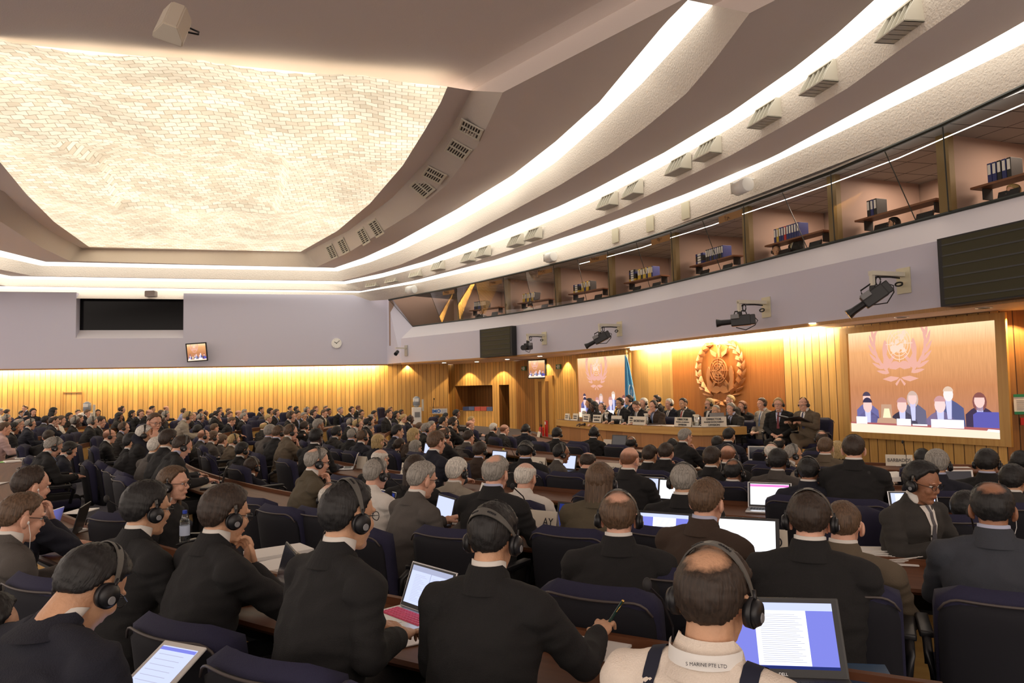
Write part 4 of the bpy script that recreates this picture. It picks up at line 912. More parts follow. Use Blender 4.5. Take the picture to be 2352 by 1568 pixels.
POSE = {  # chest y, shoulder (y, z), neck, head centre, tilt, right (elbow, wrist, hand dir), left (...)
 'P0': dict(ch=.06, sh=(.10, 1.012), hd=(0, .155, 1.18), ti=6, R=((.25, .20, .765), (.13, .43, .775), (-.25, .95, -.1)), L=((-.25, .20, .765), (-.14, .42, .775), (.25, .95, -.1))),
 'P0b': dict(ch=.08, sh=(.14, 1.005), hd=(0, .225, 1.14), ti=26, R=((.25, .22, .765), (.13, .44, .775), (-.25, .95, -.1)), L=((-.25, .20, .765), (-.14, .43, .775), (.25, .95, -.1))),
 'P1': dict(ch=.06, sh=(.10, 1.012), hd=(0, .155, 1.17), ti=10, R=((.21, .33, .775), (.07, .235, .945), (-.34, .06, .9)), L=((-.25, .20, .765), (-.10, .42, .775), (.4, .9, -.1))),
 'P2': dict(ch=-.03, sh=(-.03, 1.012), hd=(0, .03, 1.19), ti=0, R=((.27, -.02, .74), (.10, .20, .64), (-.7, .7, -.1)), L=((-.27, -.02, .74), (-.10, .20, .63), (.7, .7, -.1))),
 'P3': dict(ch=.05, sh=(.08, 1.012), hd=(0, .14, 1.175), ti=12, R=((.25, .14, .78), (.12, .38, .86), (-.2, .9, .25)), L=((-.25, .14, .78), (-.12, .38, .86), (.2, .9, .25))),
 'P4': dict(ch=.13, sh=(.22, .985), hd=(0, .33, 1.10), ti=38, R=((.25, .26, .74), (.13, .45, .70), (-.35, .85, .1)), L=((-.25, .26, .74), (-.14, .44, .70), (.35, .85, .1))),
 'P6': dict(ch=.06, sh=(.10, 1.012), hd=(0, .155, 1.18), ti=6, R=((.235, .08, .775), (.11, .29, .76), (-.5, .8, -.1)), L=((-.235, .08, .775), (-.11, .29, .76), (.5, .8, -.1))),
 'P5': dict(ch=.06, sh=(.10, 1.012), hd=(0, .155, 1.18), ti=14, R=((.32, .22, .78), (.30, .46, .80), (-.05, .95, .12)), L=((-.225, .10, .775), (-.08, .30, .77), (.5, .8, -.1))),
}
POSE['P4']['hd'] = (0, .33, 1.10)
def hand(bm, w_, d, side, curl=.45, pal=None):
    d = Vector(d).normalized(); up = Vector((0, 0, 1)) if abs(d.z) < .8 else Vector((0, 1, 0))
    s = d.cross(up).normalized(); up = s.cross(d).normalized(); w_ = Vector(w_); dn = -up
    R = Matrix((s, d, up)).transposed()
    ell(bm, w_ + d * .05, (.042, .055, .019), R, 16, 12); caps(bm, w_ - d * .01, w_ + d * .03, .026, .03)
    for k, (o_, L) in enumerate(((-.032, .068), (-.011, .078), (.011, .074), (.031, .058))):
        o_ *= 1; p = w_ + d * .092 + s * o_ * 1.02; dd = (d + s * o_ * 2.2).normalized(); c = curl * (1 + .15 * k)
        for j, (f_, r0, r1) in enumerate(((.45, .0098, .0092), (.32, .0092, .0085), (.25, .0085, .0072))):
            a = c * (.35 + .8 * j); v = dd * math.cos(a) + dn * math.sin(a); q = p + v * L * f_; caps(bm, p, q, r0, r1, 10); p = q
    th = w_ + d * .03 - s * side * .034; v1 = (d * .75 - s * side * .6 + dn * .35).normalized(); q = th + v1 * .038; caps(bm, th, q, .013, .011, 10)
    v2 = (d * .95 - s * side * .1 + dn * .35).normalized(); caps(bm, q, q + v2 * .03, .011, .009, 10)
def headshape(bm, M):
    R = M.to_3x3(); T = lambda *a: M @ Vector(a)
    ell(bm, T(0, -.008, .028), (.0755, .096, .088), R, 28, 20); ell(bm, T(0, .026, -.035), (.058, .062, .075), R, 24, 16)
    ell(bm, T(0, .056, -.092), (.027, .026, .021), R); ell(bm, T(0, .030, -.080), (.046, .045, .03), R)
    caps(bm, T(0, .082, .014), T(0, .102, -.020), .0065, .0085, 10); ell(bm, T(0, .095, -.027), (.0145, .010, .0065), R)
    for s in (-1, 1):
        ell(bm, T(s * .033, .064, -.024), (.023, .022, .024), R); ell(bm, T(s * .028, .079, .026), (.024, .012, .009), R)
        ell(bm, T(s * .083, -.008, -.008), (.011, .022, .034), R @ Matrix.Rotation(s * .35, 3, 'Z')); ell(bm, T(s * .076, -.002, -.035), (.008, .011, .012), R)
    ell(bm, T(0, .080, -.058), (.023, .011, .0105), R)
def smooth_noise(me, amp, sc, seed=0, aniso=(1, 1, 1)):
    n = len(me.vertices); co = np.empty(n * 3); me.vertices.foreach_get('co', co); co = co.reshape(-1, 3); nr = np.empty(n * 3); me.vertices.foreach_get('normal', nr); nr = nr.reshape(-1, 3)
    d = np.array([noise.noise(Vector((c[0] * sc * aniso[0] + seed, c[1] * sc * aniso[1], c[2] * sc * aniso[2]))) for c in co])
    d = 1 - np.abs(d) * 2.2
    co += nr * (amp * d)[:, None]; me.vertices.foreach_set('co', co.ravel()); me.update()
T_ = {}
for k, P in POSE.items():
    ny = P['sh'][0]; sz = P['sh'][1]; hd = Vector(P['hd']); M = headmat(hd, P['ti']); nb = Vector((0, ny + .005, sz + .05))
    # skin
    bm = bmesh.new(); headshape(bm, M)
    nt_ = M @ Vector((0, -.022, -.05)); caps(bm, nb + V(0, 0, -.02), nt_, .060, .055)
    sect(bm, [(0, 0, .47, .15, .10), (0, P['ch'] * .5, .68, .145, .09), (0, P['ch'], .86, .155, .10), (0, ny, sz - .02, .15, .08), (0, ny, sz + .04, .06, .05)])
    for s, key in ((1, 'R'), (-1, 'L')):
        e, w_, d = P[key]; sj = V(s * .175, ny, sz - .03)
        caps(bm, sj, e, .045, .038); caps(bm, e, w_, .037, .025); hand(bm, w_, d, s, .5 if k not in ('P3', 'P4', 'P1') else (.95 if k == 'P1' and s == 1 else .7))
    T_[k, 'body'] = remesh(bm, .0052, 2)
    # jacket
    bm = bmesh.new(); c = P['ch']
    sect(bm, [(0, -.01, .44, .200, .145), (0, .0 + c * .2, .56, .198, .148), (0, c * .55, .70, .192, .135), (0, c * .85, .82, .206, .136), (0, c * .4 + ny * .6, .92, .216, .130), (0, ny, sz - .01, .185, .095), (0, ny, sz + .04, .09, .070)], 34)
    for s, key in ((1, 'R'), (-1, 'L')):
        e, w_, d = P[key]; e = Vector(e); w_ = Vector(w_); sj = V(s * .196, ny - .005, sz - .040)
        ell(bm, sj, (.070, .072, .070)); caps(bm, V(s * .05, ny - .012, sz + .028), V(s * .178, ny - .008, sz - .012), .042, .050)
        caps(bm, sj, e, .064, .053); wj = e.lerp(w_, .93); caps(bm, e, wj, .053, .040)
    me = remesh(bm, .0095, 5); smooth_noise(me, .008, 8, 3, (1, 1, 2.0)); T_[k, 'jacket'] = me
    # collar of the jacket: an upright ring rolled outwards, open at the throat
    bm = bmesh.new(); nn_ = 22; up = (nt_ - nb).normalized()
    def ringpt(a, r, h, dy=0): return nb + V(r * 1.02 * math.sin(a), -r * math.cos(a) * .95 + dy, 0) + up * h
    prof = ((.058, -.02), (.0645, .052), (.070, .056), (.082, .02), (.100, -.028))
    rows = []
    for i in range(nn_):
        a = -2.25 + 4.5 * i / (nn_ - 1); ex = max(0, abs(a) - 1.2) * .035
        rows.append([bm.verts.new(ringpt(a, r + ex * .3, h - ex * (1.6 if h > 0 else 1.2))) for r, h in prof])
    for a, b in zip(rows, rows[1:]):
        for j in range(len(prof) - 1): bm.faces.new((a[j], b[j], b[j + 1], a[j + 1]))
    me = bpy.data.meshes.new('collar'); bm.to_mesh(me); bm.free(); T_[k, 'collar'] = me
    bm = bmesh.new(); prof = ((.054, .0), (.0575, .070), (.0625, .070), (.064, .02)); rows = []
    for i in range(nn_):
        a = -2.6 + 5.2 * i / (nn_ - 1); rows.append([bm.verts.new(ringpt(a, r, h - max(0, abs(a) - 1.2) * .022)) for r, h in prof])
    for a, b in zip(rows, rows[1:]):
        for j in range(3): bm.faces.new((a[j], b[j], b[j + 1], a[j + 1]))
    me = bpy.data.meshes.new('shirt_collar'); bm.to_mesh(me); bm.free(); me.polygons.foreach_set('use_smooth', [True] * len(me.polygons)); T_[k, 'shirt_collar'] = me
    # shirt front and tie, laid on the chest by ray cast
    from mathutils.bvhtree import BVHTree
    jb = T_[k, 'jacket']; tree = BVHTree.FromPolygons([v.co for v in jb.vertices], [tuple(p.vertices) for p in jb.polygons]); T_[k, 'tree'] = tree
    def strip(zs, half, off, back=False):
        bm = bmesh.new(); rows = []
        for z, hw in zip(zs, half):
            row = []
            for q in (-1, -.5, 0, .5, 1):
                x = hw * q; o0 = V(x, -2 if back else 2, z); h = tree.ray_cast(o0, V(0, 1 if back else -1, 0))
                p = h[0] if h[0] is not None else V(x, ny + .07, z); row.append(bm.verts.new(p + V(0, -off if back else off, 0)))
            rows.append(row)
        for a, b in zip(rows, rows[1:]):
            for j in range(4): bm.faces.new((a[j], a[j + 1], b[j + 1], b[j]))
        me = bpy.data.meshes.new('strip'); bm.to_mesh(me); bm.free(); return me
    zt_ = sz + .035; n_ = 9; zs = [zt_ - .30 * i / (n_ - 1) for i in range(n_)]
    T_[k, 'shirt_front'] = strip(zs, [.052 * (1 - i / (n_ - 1)) ** .9 + .002 for i in range(n_)], .004)
    T_[k, 'tie'] = strip(zs, [.011 + .016 * i / n_ for i in range(n_)], .009)
    T_[k, 'strip'] = strip
    # cuffs
    for key in 'RL':
        bm = bmesh.new(); e, w_, d = P[key]; e = Vector(e); w_ = Vector(w_); cyl(bm, e.lerp(w_, .88), e.lerp(w_, 1.0), .037, .033, 18)
        me = bpy.data.meshes.new('cuff'); bm.to_mesh(me); bm.free(); me.polygons.foreach_set('use_smooth', [True] * len(me.polygons)); T_[k, 'cuff' + key] = me
    T_[k, 'M'] = M
# trousers and shoes (same for all)
bm = bmesh.new(); sect(bm, [(0, 0, .42, .16, .13), (0, 0, .5, .175, .135), (0, 0, .56, .165, .12)])
for s in (-1, 1): caps(bm, V(s * .09, .0, .5), V(s * .12, .43, .50), .088, .065); caps(bm, V(s * .12, .44, .49), V(s * .12, .42, .09), .062, .05)
T_['trousers'] = remesh(bm, .014, 5); smooth_noise(T_['trousers'], .006, 8, 1)
for s in (-1, 1): bm = bmesh.new(); ell(bm, V(s * .12, .49, .045), (.047, .135, .045)); ell(bm, V(s * .12, .42, .06), (.042, .055, .055)); T_['shoe%d' % s] = remesh(bm, .012, 2)
bm = bmesh.new()   # crossed-leg trousers for one stage guest
sect(bm, [(0, 0, .42, .16, .13), (0, 0, .5, .175, .135), (0, 0, .56, .165, .12)])
caps(bm, V(-.09, 0, .5), V(-.10, .43, .50), .088, .065); caps(bm, V(-.10, .44, .49), V(-.10, .42, .09), .062, .05); caps(bm, V(.09, 0, .52), V(.02, .42, .62), .088, .065); caps(bm, V(.02, .42, .62), V(-.22, .55, .32), .062, .05)
T_['trousers_x'] = remesh(bm, .014, 5)
# ---- hair, in the head frame
def hairmesh(style):
    bm = bmesh.new(); cov = bm.verts.layers.float.new('cover'); c0 = Vector((0, -.008, .028)); rad = Vector((.0755, .096, .088))
    n, mrings = 72, 48
    def e0(a):   # lower limit of hair by azimuth from the back, degrees
        pts = [(0, -50), (40, -47), (65, -36), (80, -8), (88, 10), (97, 10), (103, -10), (112, 6), (128, 26), (150, 36), (180, 38)]
        if style == 'r': pts = [(0, -50), (40, -47), (65, -36), (84, -6), (96, 2), (103, -10), (112, 14), (125, 44), (140, 62), (165, 60), (180, 56)]
        if style == 'B': pts = [(0, -44), (40, -42), (65, -32), (84, -6), (100, 0), (112, 10), (180, 20)]
        for (a0, v0), (a1, v1) in zip(pts, pts[1:]):
            if a <= a1: return v0 + (v1 - v0) * (a - a0) / (a1 - a0)
        return pts[-1][1]
    rings = []
    for j in range(mrings + 1):
        th = PI * j / mrings; row = []
        for i in range(n):
            ph = 2 * PI * i / n; u = Vector((math.sin(th) * math.sin(ph), -math.sin(th) * math.cos(ph), math.cos(th)))
            el = math.degrees(math.asin(max(-1, min(1, u.z)))); az = math.degrees(math.atan2(abs(u.x), -u.y))
            rr = 1 / math.sqrt((u.x / rad.x) ** 2 + (u.y / rad.y) ** 2 + (u.z / rad.z) ** 2)
            nz = noise.noise(Vector((u.x * 4 + 7, u.y * 4, u.z * 4))) * 7; m = sstep(-4, 7, el - e0(az) + nz * .8); ml = m; pt = 1.0
            t = .0105 + (.006 if az > 100 and el > 20 else 0)
            if style == 's2': t = .0155 + .008 * max(0, u.z); 
            if style == 't': t = .0055
            if style == 'b':
                q = u.angle(Vector((0, -.42, .9))); pt = sstep(math.radians(20), math.radians(46), q + nz * .02)
            if style in ('B',): pt = .75 * sstep(-6, 30, 34 - el + nz * .5); t = .004
            if style in ('m',): t = .0075; pt = .30 + .70 * sstep(0, 30, 62 - el)
            if style == 'w': pt = .2 + .8 * sstep(0, 24, 48 - el + nz); t = .010
            if style in ('c', 'l', 'h', 'p'): t = .02 if style != 'p' else .012
            if style == 'h': ml = m = 1 if (az < 118 or el > 26) else sstep(-30, -70, -abs(el)) * 0; t = .024
            t += .0035 * noise.noise(Vector((u.x * 22, u.y * 22, u.z * 5))) + .003 * noise.noise(Vector((u.x * 9, u.y * 9, u.z * 9)))
            if style in ('m', 't', 'B'): t = max(.0015, t * .8)
            vv = bm.verts.new(c0 + u * (rr + .0012 + t * m * (.12 + .88 * pt) - .016 * (1 - ml))); vv[cov] = pt; row.append(vv)
        rings.append(row)
    for a, b in zip(rings, rings[1:]):
        for k in range(n):
            try: bm.faces.new((a[k], a[(k + 1) % n], b[(k + 1) % n], b[k]))
            except Exception: pass
    if style in ('c', 'l', 'h', 'p', 'w2'):
        z1 = {'c': -.095, 'l': -.36, 'h': -.13, 'p': 0}[style]
        if style != 'p':
            hw = .088 if style != 'l' else .092; seg = 40; lay = []
            for j in range(14):
                f = j / 13; z = .03 + (z1 - .03) * f; row = []
                for i in range(seg + 1):
                    a = math.radians(-108 + 216 * i / seg) ; wv = .004 * math.sin(i * 1.7 + j * .4) + .004 * noise.noise(Vector((i * .6, j * .15, 2)))
                    k_ = 1 + (.10 * f if style == 'l' else .06 * math.sin(PI * f) - (.12 * f if style == 'c' else -.2 * f)); yb = -.015 - (.012 * f if style == 'l' else 0)
                    row.append((math.sin(a) * (hw + wv) * k_, yb - math.cos(a) * (.100 + wv) * k_ * (1 if style != 'l' else 1 - .15 * f), z - (.015 * math.cos(i * .9) if j == 13 else 0)))
                lay.append(row)
            outer = [[bm.verts.new(p) for p in r] for r in lay]; inner = [[bm.verts.new((p[0] * .78, p[1] * .78 - .003, p[2])) for p in r] for r in lay]
            for A_, B_ in zip(range(13), range(1, 14)):
                for i in range(seg):
                    bm.faces.new((outer[A_][i], outer[A_][i + 1], outer[B_][i + 1], outer[B_][i])); bm.faces.new((inner[A_][i + 1], inner[A_][i], inner[B_][i], inner[B_][i + 1]))
                bm.faces.new((outer[A_][0], outer[B_][0], inner[B_][0], inner[A_][0])); bm.faces.new((outer[B_][seg], outer[A_][seg], inner[A_][seg], inner[B_][seg]))
            for i in range(seg): bm.faces.new((outer[13][i], outer[13][i + 1], inner[13][i + 1], inner[13][i])); bm.faces.new((outer[0][i + 1], outer[0][i], inner[0][i], inner[0][i + 1]))
        else:
            tube(bm, [(0, -.095, .03), (0, -.135, .0), (0, -.145, -.06), (0, -.13, -.12), (0, -.115, -.17)], [.02, .028, .03, .024, .008], 12)
    for vv in bm.verts:
        if style in ('c', 'l', 'h', 'p'): vv[cov] = 1.0
    me = bpy.data.meshes.new('hair'); bmesh.ops.recalc_face_normals(bm, faces=bm.faces); bm.to_mesh(me); bm.free(); me.polygons.foreach_set('use_smooth', [True] * len(me.polygons)); return me
HAIR = {s: hairmesh(s) for s in ('s', 's2', 'r', 'b', 'B', 'm', 'c', 'l', 'h', 'p', 't', 'w')}
# ---- headsets
def band(tilt, r=1.0):
    """headband, wide over the crown with two slots; tilt > 0 leans it to the back of the head"""
    bm = bmesh.new(); n = 28; R = Matrix.Rotation(math.radians(tilt), 3, 'X'); rows = []
    for i in range(n + 1):
        a = PI * i / n - PI / 2; w_ = .004 + .011 * math.cos(a) ** 1.5 if abs(a) < PI / 2 - .01 else .004
        p = V(math.sin(a) * .096, 0, math.cos(a) * .126 + .008 - .02 * (1 - math.cos(a))); q = V(math.sin(a), 0, math.cos(a) * 1.2).normalized()
        rows.append([bm.verts.new(R @ (p + V(0, y, 0) + q * h)) for y, h in ((-w_, 0), (-w_, .0035), (w_, .0035), (w_, 0))])
    for a, b in zip(rows, rows[1:]):
        for j in range(4): bm.faces.new((a[j], a[(j + 1) % 4], b[(j + 1) % 4], b[j]))
    bm.faces.new(rows[0]); bm.faces.new(rows[-1][::-1])
    me = bpy.data.meshes.new('headband'); bmesh.ops.recalc_face_normals(bm, faces=bm.faces); bm.to_mesh(me); bm.free(); return me
def slots(tilt):
    bm = bmesh.new(); R = Matrix.Rotation(math.radians(tilt), 3, 'X')
    for s in (-1, 1):
        for k in range(5):
            a = s * (.22 + .06 * k); p = V(math.sin(a) * .096, 0, math.cos(a) * .126 + .008 - .02 * (1 - math.cos(a))); q = V(math.sin(a), 0, math.cos(a) * 1.2).normalized()
            ell(bm, R @ (p + q * .0035), (.006, .0045, .002), R, 10, 6)
    me = bpy.data.meshes.new('slots'); bm.to_mesh(me); bm.free(); return me
def cup(s):
    bm = bmesh.new(); c = V(s * .088, -.004, -.012); cyl(bm, c - V(s * .008, 0, 0), c + V(s * .010, 0, 0), .034, .036, 24); cyl(bm, c + V(s * .010, 0, 0), c + V(s * .024, 0, 0), .034, .026, 24); tube(bm, [c + V(s * .012, 0, .02), c + V(s * .008, 0, .05)], .005, 6)
    me = bpy.data.meshes.new('earcup'); bm.to_mesh(me); bm.free(); me.polygons.foreach_set('use_smooth', [len(p.vertices) > 4 or True for p in me.polygons]); return me
def capdot(s):
    bm = bmesh.new(); c = V(s * .113, .002, -.022); cyl(bm, c, c + V(s * .0025, 0, 0), .012, .010, 16); me = bpy.data.meshes.new('badge'); bm.to_mesh(me); bm.free(); return me
HB = {'H': band(8), 'h': band(50)}; HSL = {'H': slots(8), 'h': slots(50)}; CUP = {1: cup(1), -1: cup(-1)}; DOT = {1: capdot(1), -1: capdot(-1)}
def joined(parts):
    bm = bmesh.new()
    for m_ in parts: bm.from_mesh(m_)
    me = bpy.data.meshes.new('headset'); bm.to_mesh(me); bm.free(); return me
HFAR = joined([HB['H'], CUP[1], CUP[-1]])
DOTS = joined([DOT[1], DOT[-1]])
bm = bmesh.new()
for s in (-1, 1):
    tube(bm, [(s * .031 + .021 * math.cos(a), .1 - .004 * abs(math.cos(a)), .004 + .015 * math.sin(a)) for a in np.linspace(0, 2 * PI, 17)[:-1]], .0016, 5, True); tube(bm, [(s * .052, .097, .009), (s * .075, .06, .011), (s * .080, .0, .012)], .0018, 5)
tube(bm, [(-.011, .101, .008), (0, .105, .010), (.011, .101, .008)], .0016, 5)
GLS = bpy.data.meshes.new('glasses'); bm.to_mesh(GLS); bm.free()
EYE_ = {}
for s in (-1, 1):
    bm = bmesh.new(); ell(bm, (s * .030, .0715, .006), (.0115, .0115, .0085), None, 14, 10); nf = len(bm.faces); ell(bm, (s * .030, .0822, .006), (.0046, .0018, .0046), None, 10, 8)
    me = bpy.data.meshes.new('eye'); bm.to_mesh(me); bm.free(); me.polygons.foreach_set('use_smooth', [True] * len(me.polygons)); me.polygons.foreach_set('material_index', [0 if i < nf else 1 for i in range(len(me.polygons))])
    me.materials.append(mat('eye_white', (.7, .66, .62), .3)); me.materials.append(mat('iris_dark', (.02, .012, .01), .2)); EYE_[s] = me
bm = bmesh.new()
for s in (-1, 1): tube(bm, [(s * .013, .0905, .028), (s * .030, .0900, .032), (s * .048, .078, .027)], [.0022, .003, .0016], 6)
BROW = bpy.data.meshes.new('eyebrows'); bm.to_mesh(BROW); bm.free()
bm = bmesh.new(); ell(bm, (0, .0835, -.0585), (.0215, .0090, .0065), None, 16, 10)
LIPS = bpy.data.meshes.new('lips'); bm.to_mesh(LIPS); bm.free(); LIPS.polygons.foreach_set('use_smooth', [True] * len(LIPS.polygons))
bm = bmesh.new(); ell(bm, (.084, .006, -.012), (.008, .008, .009), None, 10, 8); tube(bm, [(.086, .01, -.016), (.086, .03, -.07), (.07, .045, -.13), (.045, .06, -.2), (.03, .05, -.28)], .0016, 5)
EARP = bpy.data.meshes.new('earphone'); bm.to_mesh(EARP); bm.free()
# ---- materials
SKIN = {1: (.72, .40, .28), 2: (.62, .35, .21), 3: (.34, .155, .085), 4: (.085, .042, .028)}
def skinmat(k): return mat('skin_%d' % k, SKIN[k], .5, bump=.15, bscale=120, var=.08, vscale=25)
HC = {'k': (.010, .009, .009), 'd': (.032, .019, .012), 'm': (.10, .058, .032), 'g': (.27, .25, .22), 'w': (.62, .59, .53), 'y': (.42, .30, .13), 'a': (.16, .062, .028), 'h': (.006, .006, .008)}
def hairmat(k, sk=1):
    n = 'hair_%s_%d' % (k, sk)
    if n in MATS: return MATS[n]
    m = mat(n, HC[k], .55); nt = m.node_tree; b = nt.nodes['Principled BSDF']; tc = nt.nodes.new('ShaderNodeTexCoord'); mp = nt.nodes.new('ShaderNodeMapping'); mp.inputs['Scale'].default_value = (150, 150, 14)
    ns = nt.nodes.new('ShaderNodeTexNoise'); ns.inputs['Scale'].default_value = 1; ns.inputs['Detail'].default_value = 3; nt.links.new(tc.outputs['Object'], mp.inputs[0]); nt.links.new(mp.outputs[0], ns.inputs[0])
    mr = nt.nodes.new('ShaderNodeMapRange'); mr.inputs[1].default_value = .3; mr.inputs[2].default_value = .7; mr.inputs[3].default_value = .55; mr.inputs[4].default_value = 1.5
    vm = nt.nodes.new('ShaderNodeVectorMath'); vm.operation = 'SCALE'; vm.inputs[0].default_value = HC[k]; nt.links.new(ns.outputs[0], mr.inputs[0]); nt.links.new(mr.outputs[0], vm.inputs['Scale']); at = nt.nodes.new('ShaderNodeAttribute'); at.attribute_name = 'cover'
    am = nt.nodes.new('ShaderNodeMath'); am.operation = 'MULTIPLY_ADD'; am.inputs[1].default_value = .5; nt.links.new(ns.outputs[0], am.inputs[0]); nt.links.new(at.outputs['Fac'], am.inputs[2])
    m3 = nt.nodes.new('ShaderNodeMapRange'); m3.inputs[1].default_value = .30; m3.inputs[2].default_value = 1.0; nt.links.new(am.outputs[0], m3.inputs[0])
    mc = nt.nodes.new('ShaderNodeMix'); mc.data_type = 'RGBA'; mc.inputs[6].default_value = (*SKIN[sk], 1); nt.links.new(m3.outputs[0], mc.inputs[0]); nt.links.new(vm.outputs[0], mc.inputs[7]); nt.links.new(mc.outputs[2], b.inputs['Base Color'])
    bp = nt.nodes.new('ShaderNodeBump'); bp.inputs['Strength'].default_value = .6; bp.inputs['Distance'].default_value = .004; nt.links.new(ns.outputs[0], bp.inputs['Height']); nt.links.new(bp.outputs[0], b.inputs['Normal']); return m
JC = {'K': (.0095, .009, .0095), 'N': (.010, .011, .021), 'G': (.038, .035, .032), 'g': (.085, .074, .066), 'T': (.125, .095, .062), 'B': (.05, .030, .020), 'L': (.33, .29, .23), 'W': (.74, .70, .64), 'P': (.5, .45, .4), 'b': (.32, .35, .55),
      'C': (.68, .58, .42), 'O': (.095, .075, .045), 'Z': (.042, .047, .060), 'M': (.55, .38, .36), 'R': (.28, .03, .06), 'S': (.82, .72, .62)}
def suit(k):
    if k == 'P':
        m = mat('cloth_P', JC['P'], .8); nt = m.node_tree
        if len(nt.nodes) < 4:
            tc = nt.nodes.new('ShaderNodeTexCoord'); ns = nt.nodes.new('ShaderNodeTexVoronoi'); ns.inputs['Scale'].default_value = 45; cr = nt.nodes.new('ShaderNodeValToRGB'); e = cr.color_ramp.elements; e[0].position = .42; e[0].color = (.7, .62, .55, 1); e[1].position = .48; e[1].color = (.02, .02, .03, 1)
            nt.links.new(tc.outputs['Object'], ns.inputs[0]); nt.links.new(ns.outputs[0], cr.inputs[0]); nt.links.new(cr.outputs[0], nt.nodes['Principled BSDF'].inputs['Base Color'])
        return m
    return mat('cloth_' + k, JC[k], .88, bump=.3, bscale=260, var=.12, vscale=5)
NAMEH = {'k': 'black', 'd': 'dark brown', 'm': 'brown', 'g': 'grey', 'w': 'white', 'y': 'blond', 'a': 'reddish brown', 'h': 'black'}
NAMEJ = {'K': 'black suit', 'N': 'navy suit', 'G': 'charcoal suit', 'g': 'grey suit', 'T': 'brown-grey jacket', 'B': 'dark brown jacket', 'L': 'light grey jacket', 'W': 'white shirt', 'P': 'black and white patterned top', 'b': 'blue shirt', 'C': 'cream top', 'O': 'olive jacket', 'Z': 'blue-grey suit', 'M': 'pink shirt', 'R': 'red top', 'S': 'cream shirt with dark braces'}
MCACHE = {}
def place_mesh(name, me, m, parent, M=None):
    if m is not None:      # one mesh per material, shared by all its users
        key = (me.name, m.name)
        if key not in MCACHE:
            c = me.copy(); c.materials.clear(); c.materials.append(m); MCACHE[key] = c
        me = MCACHE[key]
    o = bpy.data.objects.new(name, me); COL.objects.link(o); o.parent = parent
    if M is not None: o.matrix_local = M
    return o
TIES = {'R': (.45, .03, .02), 'N': (.02, .03, .10), 'G': (.10, .10, .12), 'Y': (.45, .38, .10), 'U': (.12, .20, .35), 'D': (.18, .02, .03)}
def person(Hc, facing_deg, hair, skin, coat, flags, pose, label, group, h, tie=None, hs=1.0):
    """Hc: world point of the head centre; facing_deg: clockwise from straight away from the viewer"""
    bear = math.atan2(Hc.x, Hc.y) + math.radians(facing_deg); rz = -bear
    P = POSE[pose]; off = Matrix.Rotation(rz, 3, 'Z') @ Vector((P['hd'][0], P['hd'][1], 0))
    root = thing('person', label, 'person', V(Hc.x - off.x, Hc.y - off.y, Hc.z - P['hd'][2]), rz, group); root.scale = (hs, hs, hs) if hs != 1 else (1, 1, 1)
    M = T_[pose, 'M']; near = h > 60; mid = h > 24
    place_mesh('body', T_[pose, 'body'], skinmat(skin), root)
    cm = suit(coat); shirt = coat in 'WSbM' or coat in 'CPR'
    place_mesh('jacket' if not shirt else 'shirt', T_[pose, 'jacket'], cm, root)
    sc = {'M': mat('shirt_pale_blue', (.50, .53, .70), .8)}.get('M' if (int(Hc.x * 37) % 4 == 0) else '', mat('shirt_white', (.78, .75, .70), .8))
    if not shirt:
        place_mesh('jacket_collar', T_[pose, 'collar'], cm, root); place_mesh('shirt_collar', T_[pose, 'shirt_collar'], sc, root)
        if mid: place_mesh('cuff', T_[pose, 'cuffR'], sc, root); place_mesh('cuff', T_[pose, 'cuffL'], sc, root)
        if abs(((facing_deg + 180) % 360) - 180) > 48 and hair[1] not in 'hl':
            place_mesh('shirt_front', T_[pose, 'shirt_front'], sc, root)
            if hair[1] not in 'cp': tc_ = tie or 'NGDYU'[int(Hc.x * 91 + h) % 5]; place_mesh('tie', T_[pose, 'tie'], mat('tie_' + tc_, TIES[tc_], .5), root)
    else: place_mesh('shirt_collar', T_[pose, 'collar'], cm, root)
    if h > 40 or 'X' in flags or 'V' in flags: place_mesh('trousers', T_['trousers_x' if 'X' in flags else 'trousers'], cm if not shirt else suit('K'), root); place_mesh('shoe', T_['shoe1'], M_black, root); place_mesh('shoe', T_['shoe-1'], M_black, root)
    st = hair[1]
    if st == 's' and (int(abs(Hc.x) * 53 + h) % 3 == 0): st = 's2'
    if hair in ('wb', 'wB'): st = 'w'
    ho = place_mesh('hair' if hair != 'hh' else 'headscarf', HAIR[st], hairmat(hair[0], skin), root, M)
    if mid or abs(((facing_deg + 180) % 360) - 180) > 75:
        if abs(((facing_deg + 180) % 360) - 180) > 55:
            place_mesh('eye', EYE_[1], None, root, M); place_mesh('eye', EYE_[-1], None, root, M)
            place_mesh('eyebrows', BROW, hairmat(hair[0]), root, M); place_mesh('lips', LIPS, mat('lips_%d' % skin, tuple(c * f for c, f in zip(SKIN[skin], (.80, .55, .55))), .45), root, M)
    if 'H' in flags or 'h' in flags:
        q = 'h' if 'h' in flags else 'H'
        if h > 44:
            hsn = bpy.data.objects.new('headphones', None); COL.objects.link(hsn); hsn.parent = root; hsn.matrix_local = M
            place_mesh('headband', HB[q], mat('headband_grey', (.10, .095, .085), .5), hsn); place_mesh('band_slots', HSL[q], M_black, hsn)
            for s in (-1, 1): place_mesh('earcup', CUP[s], M_black, hsn); place_mesh('badge', DOT[s], M_grey, hsn)
        else:
            ho = place_mesh('headphones', HFAR, mat('headphone_dark', (.02, .019, .018), .4), root, M)
    if 'E' in flags: place_mesh('earphone', EARP, M_white, root, M)
    if 'g' in flags: place_mesh('glasses', GLS, M_black, root, M)
    return root
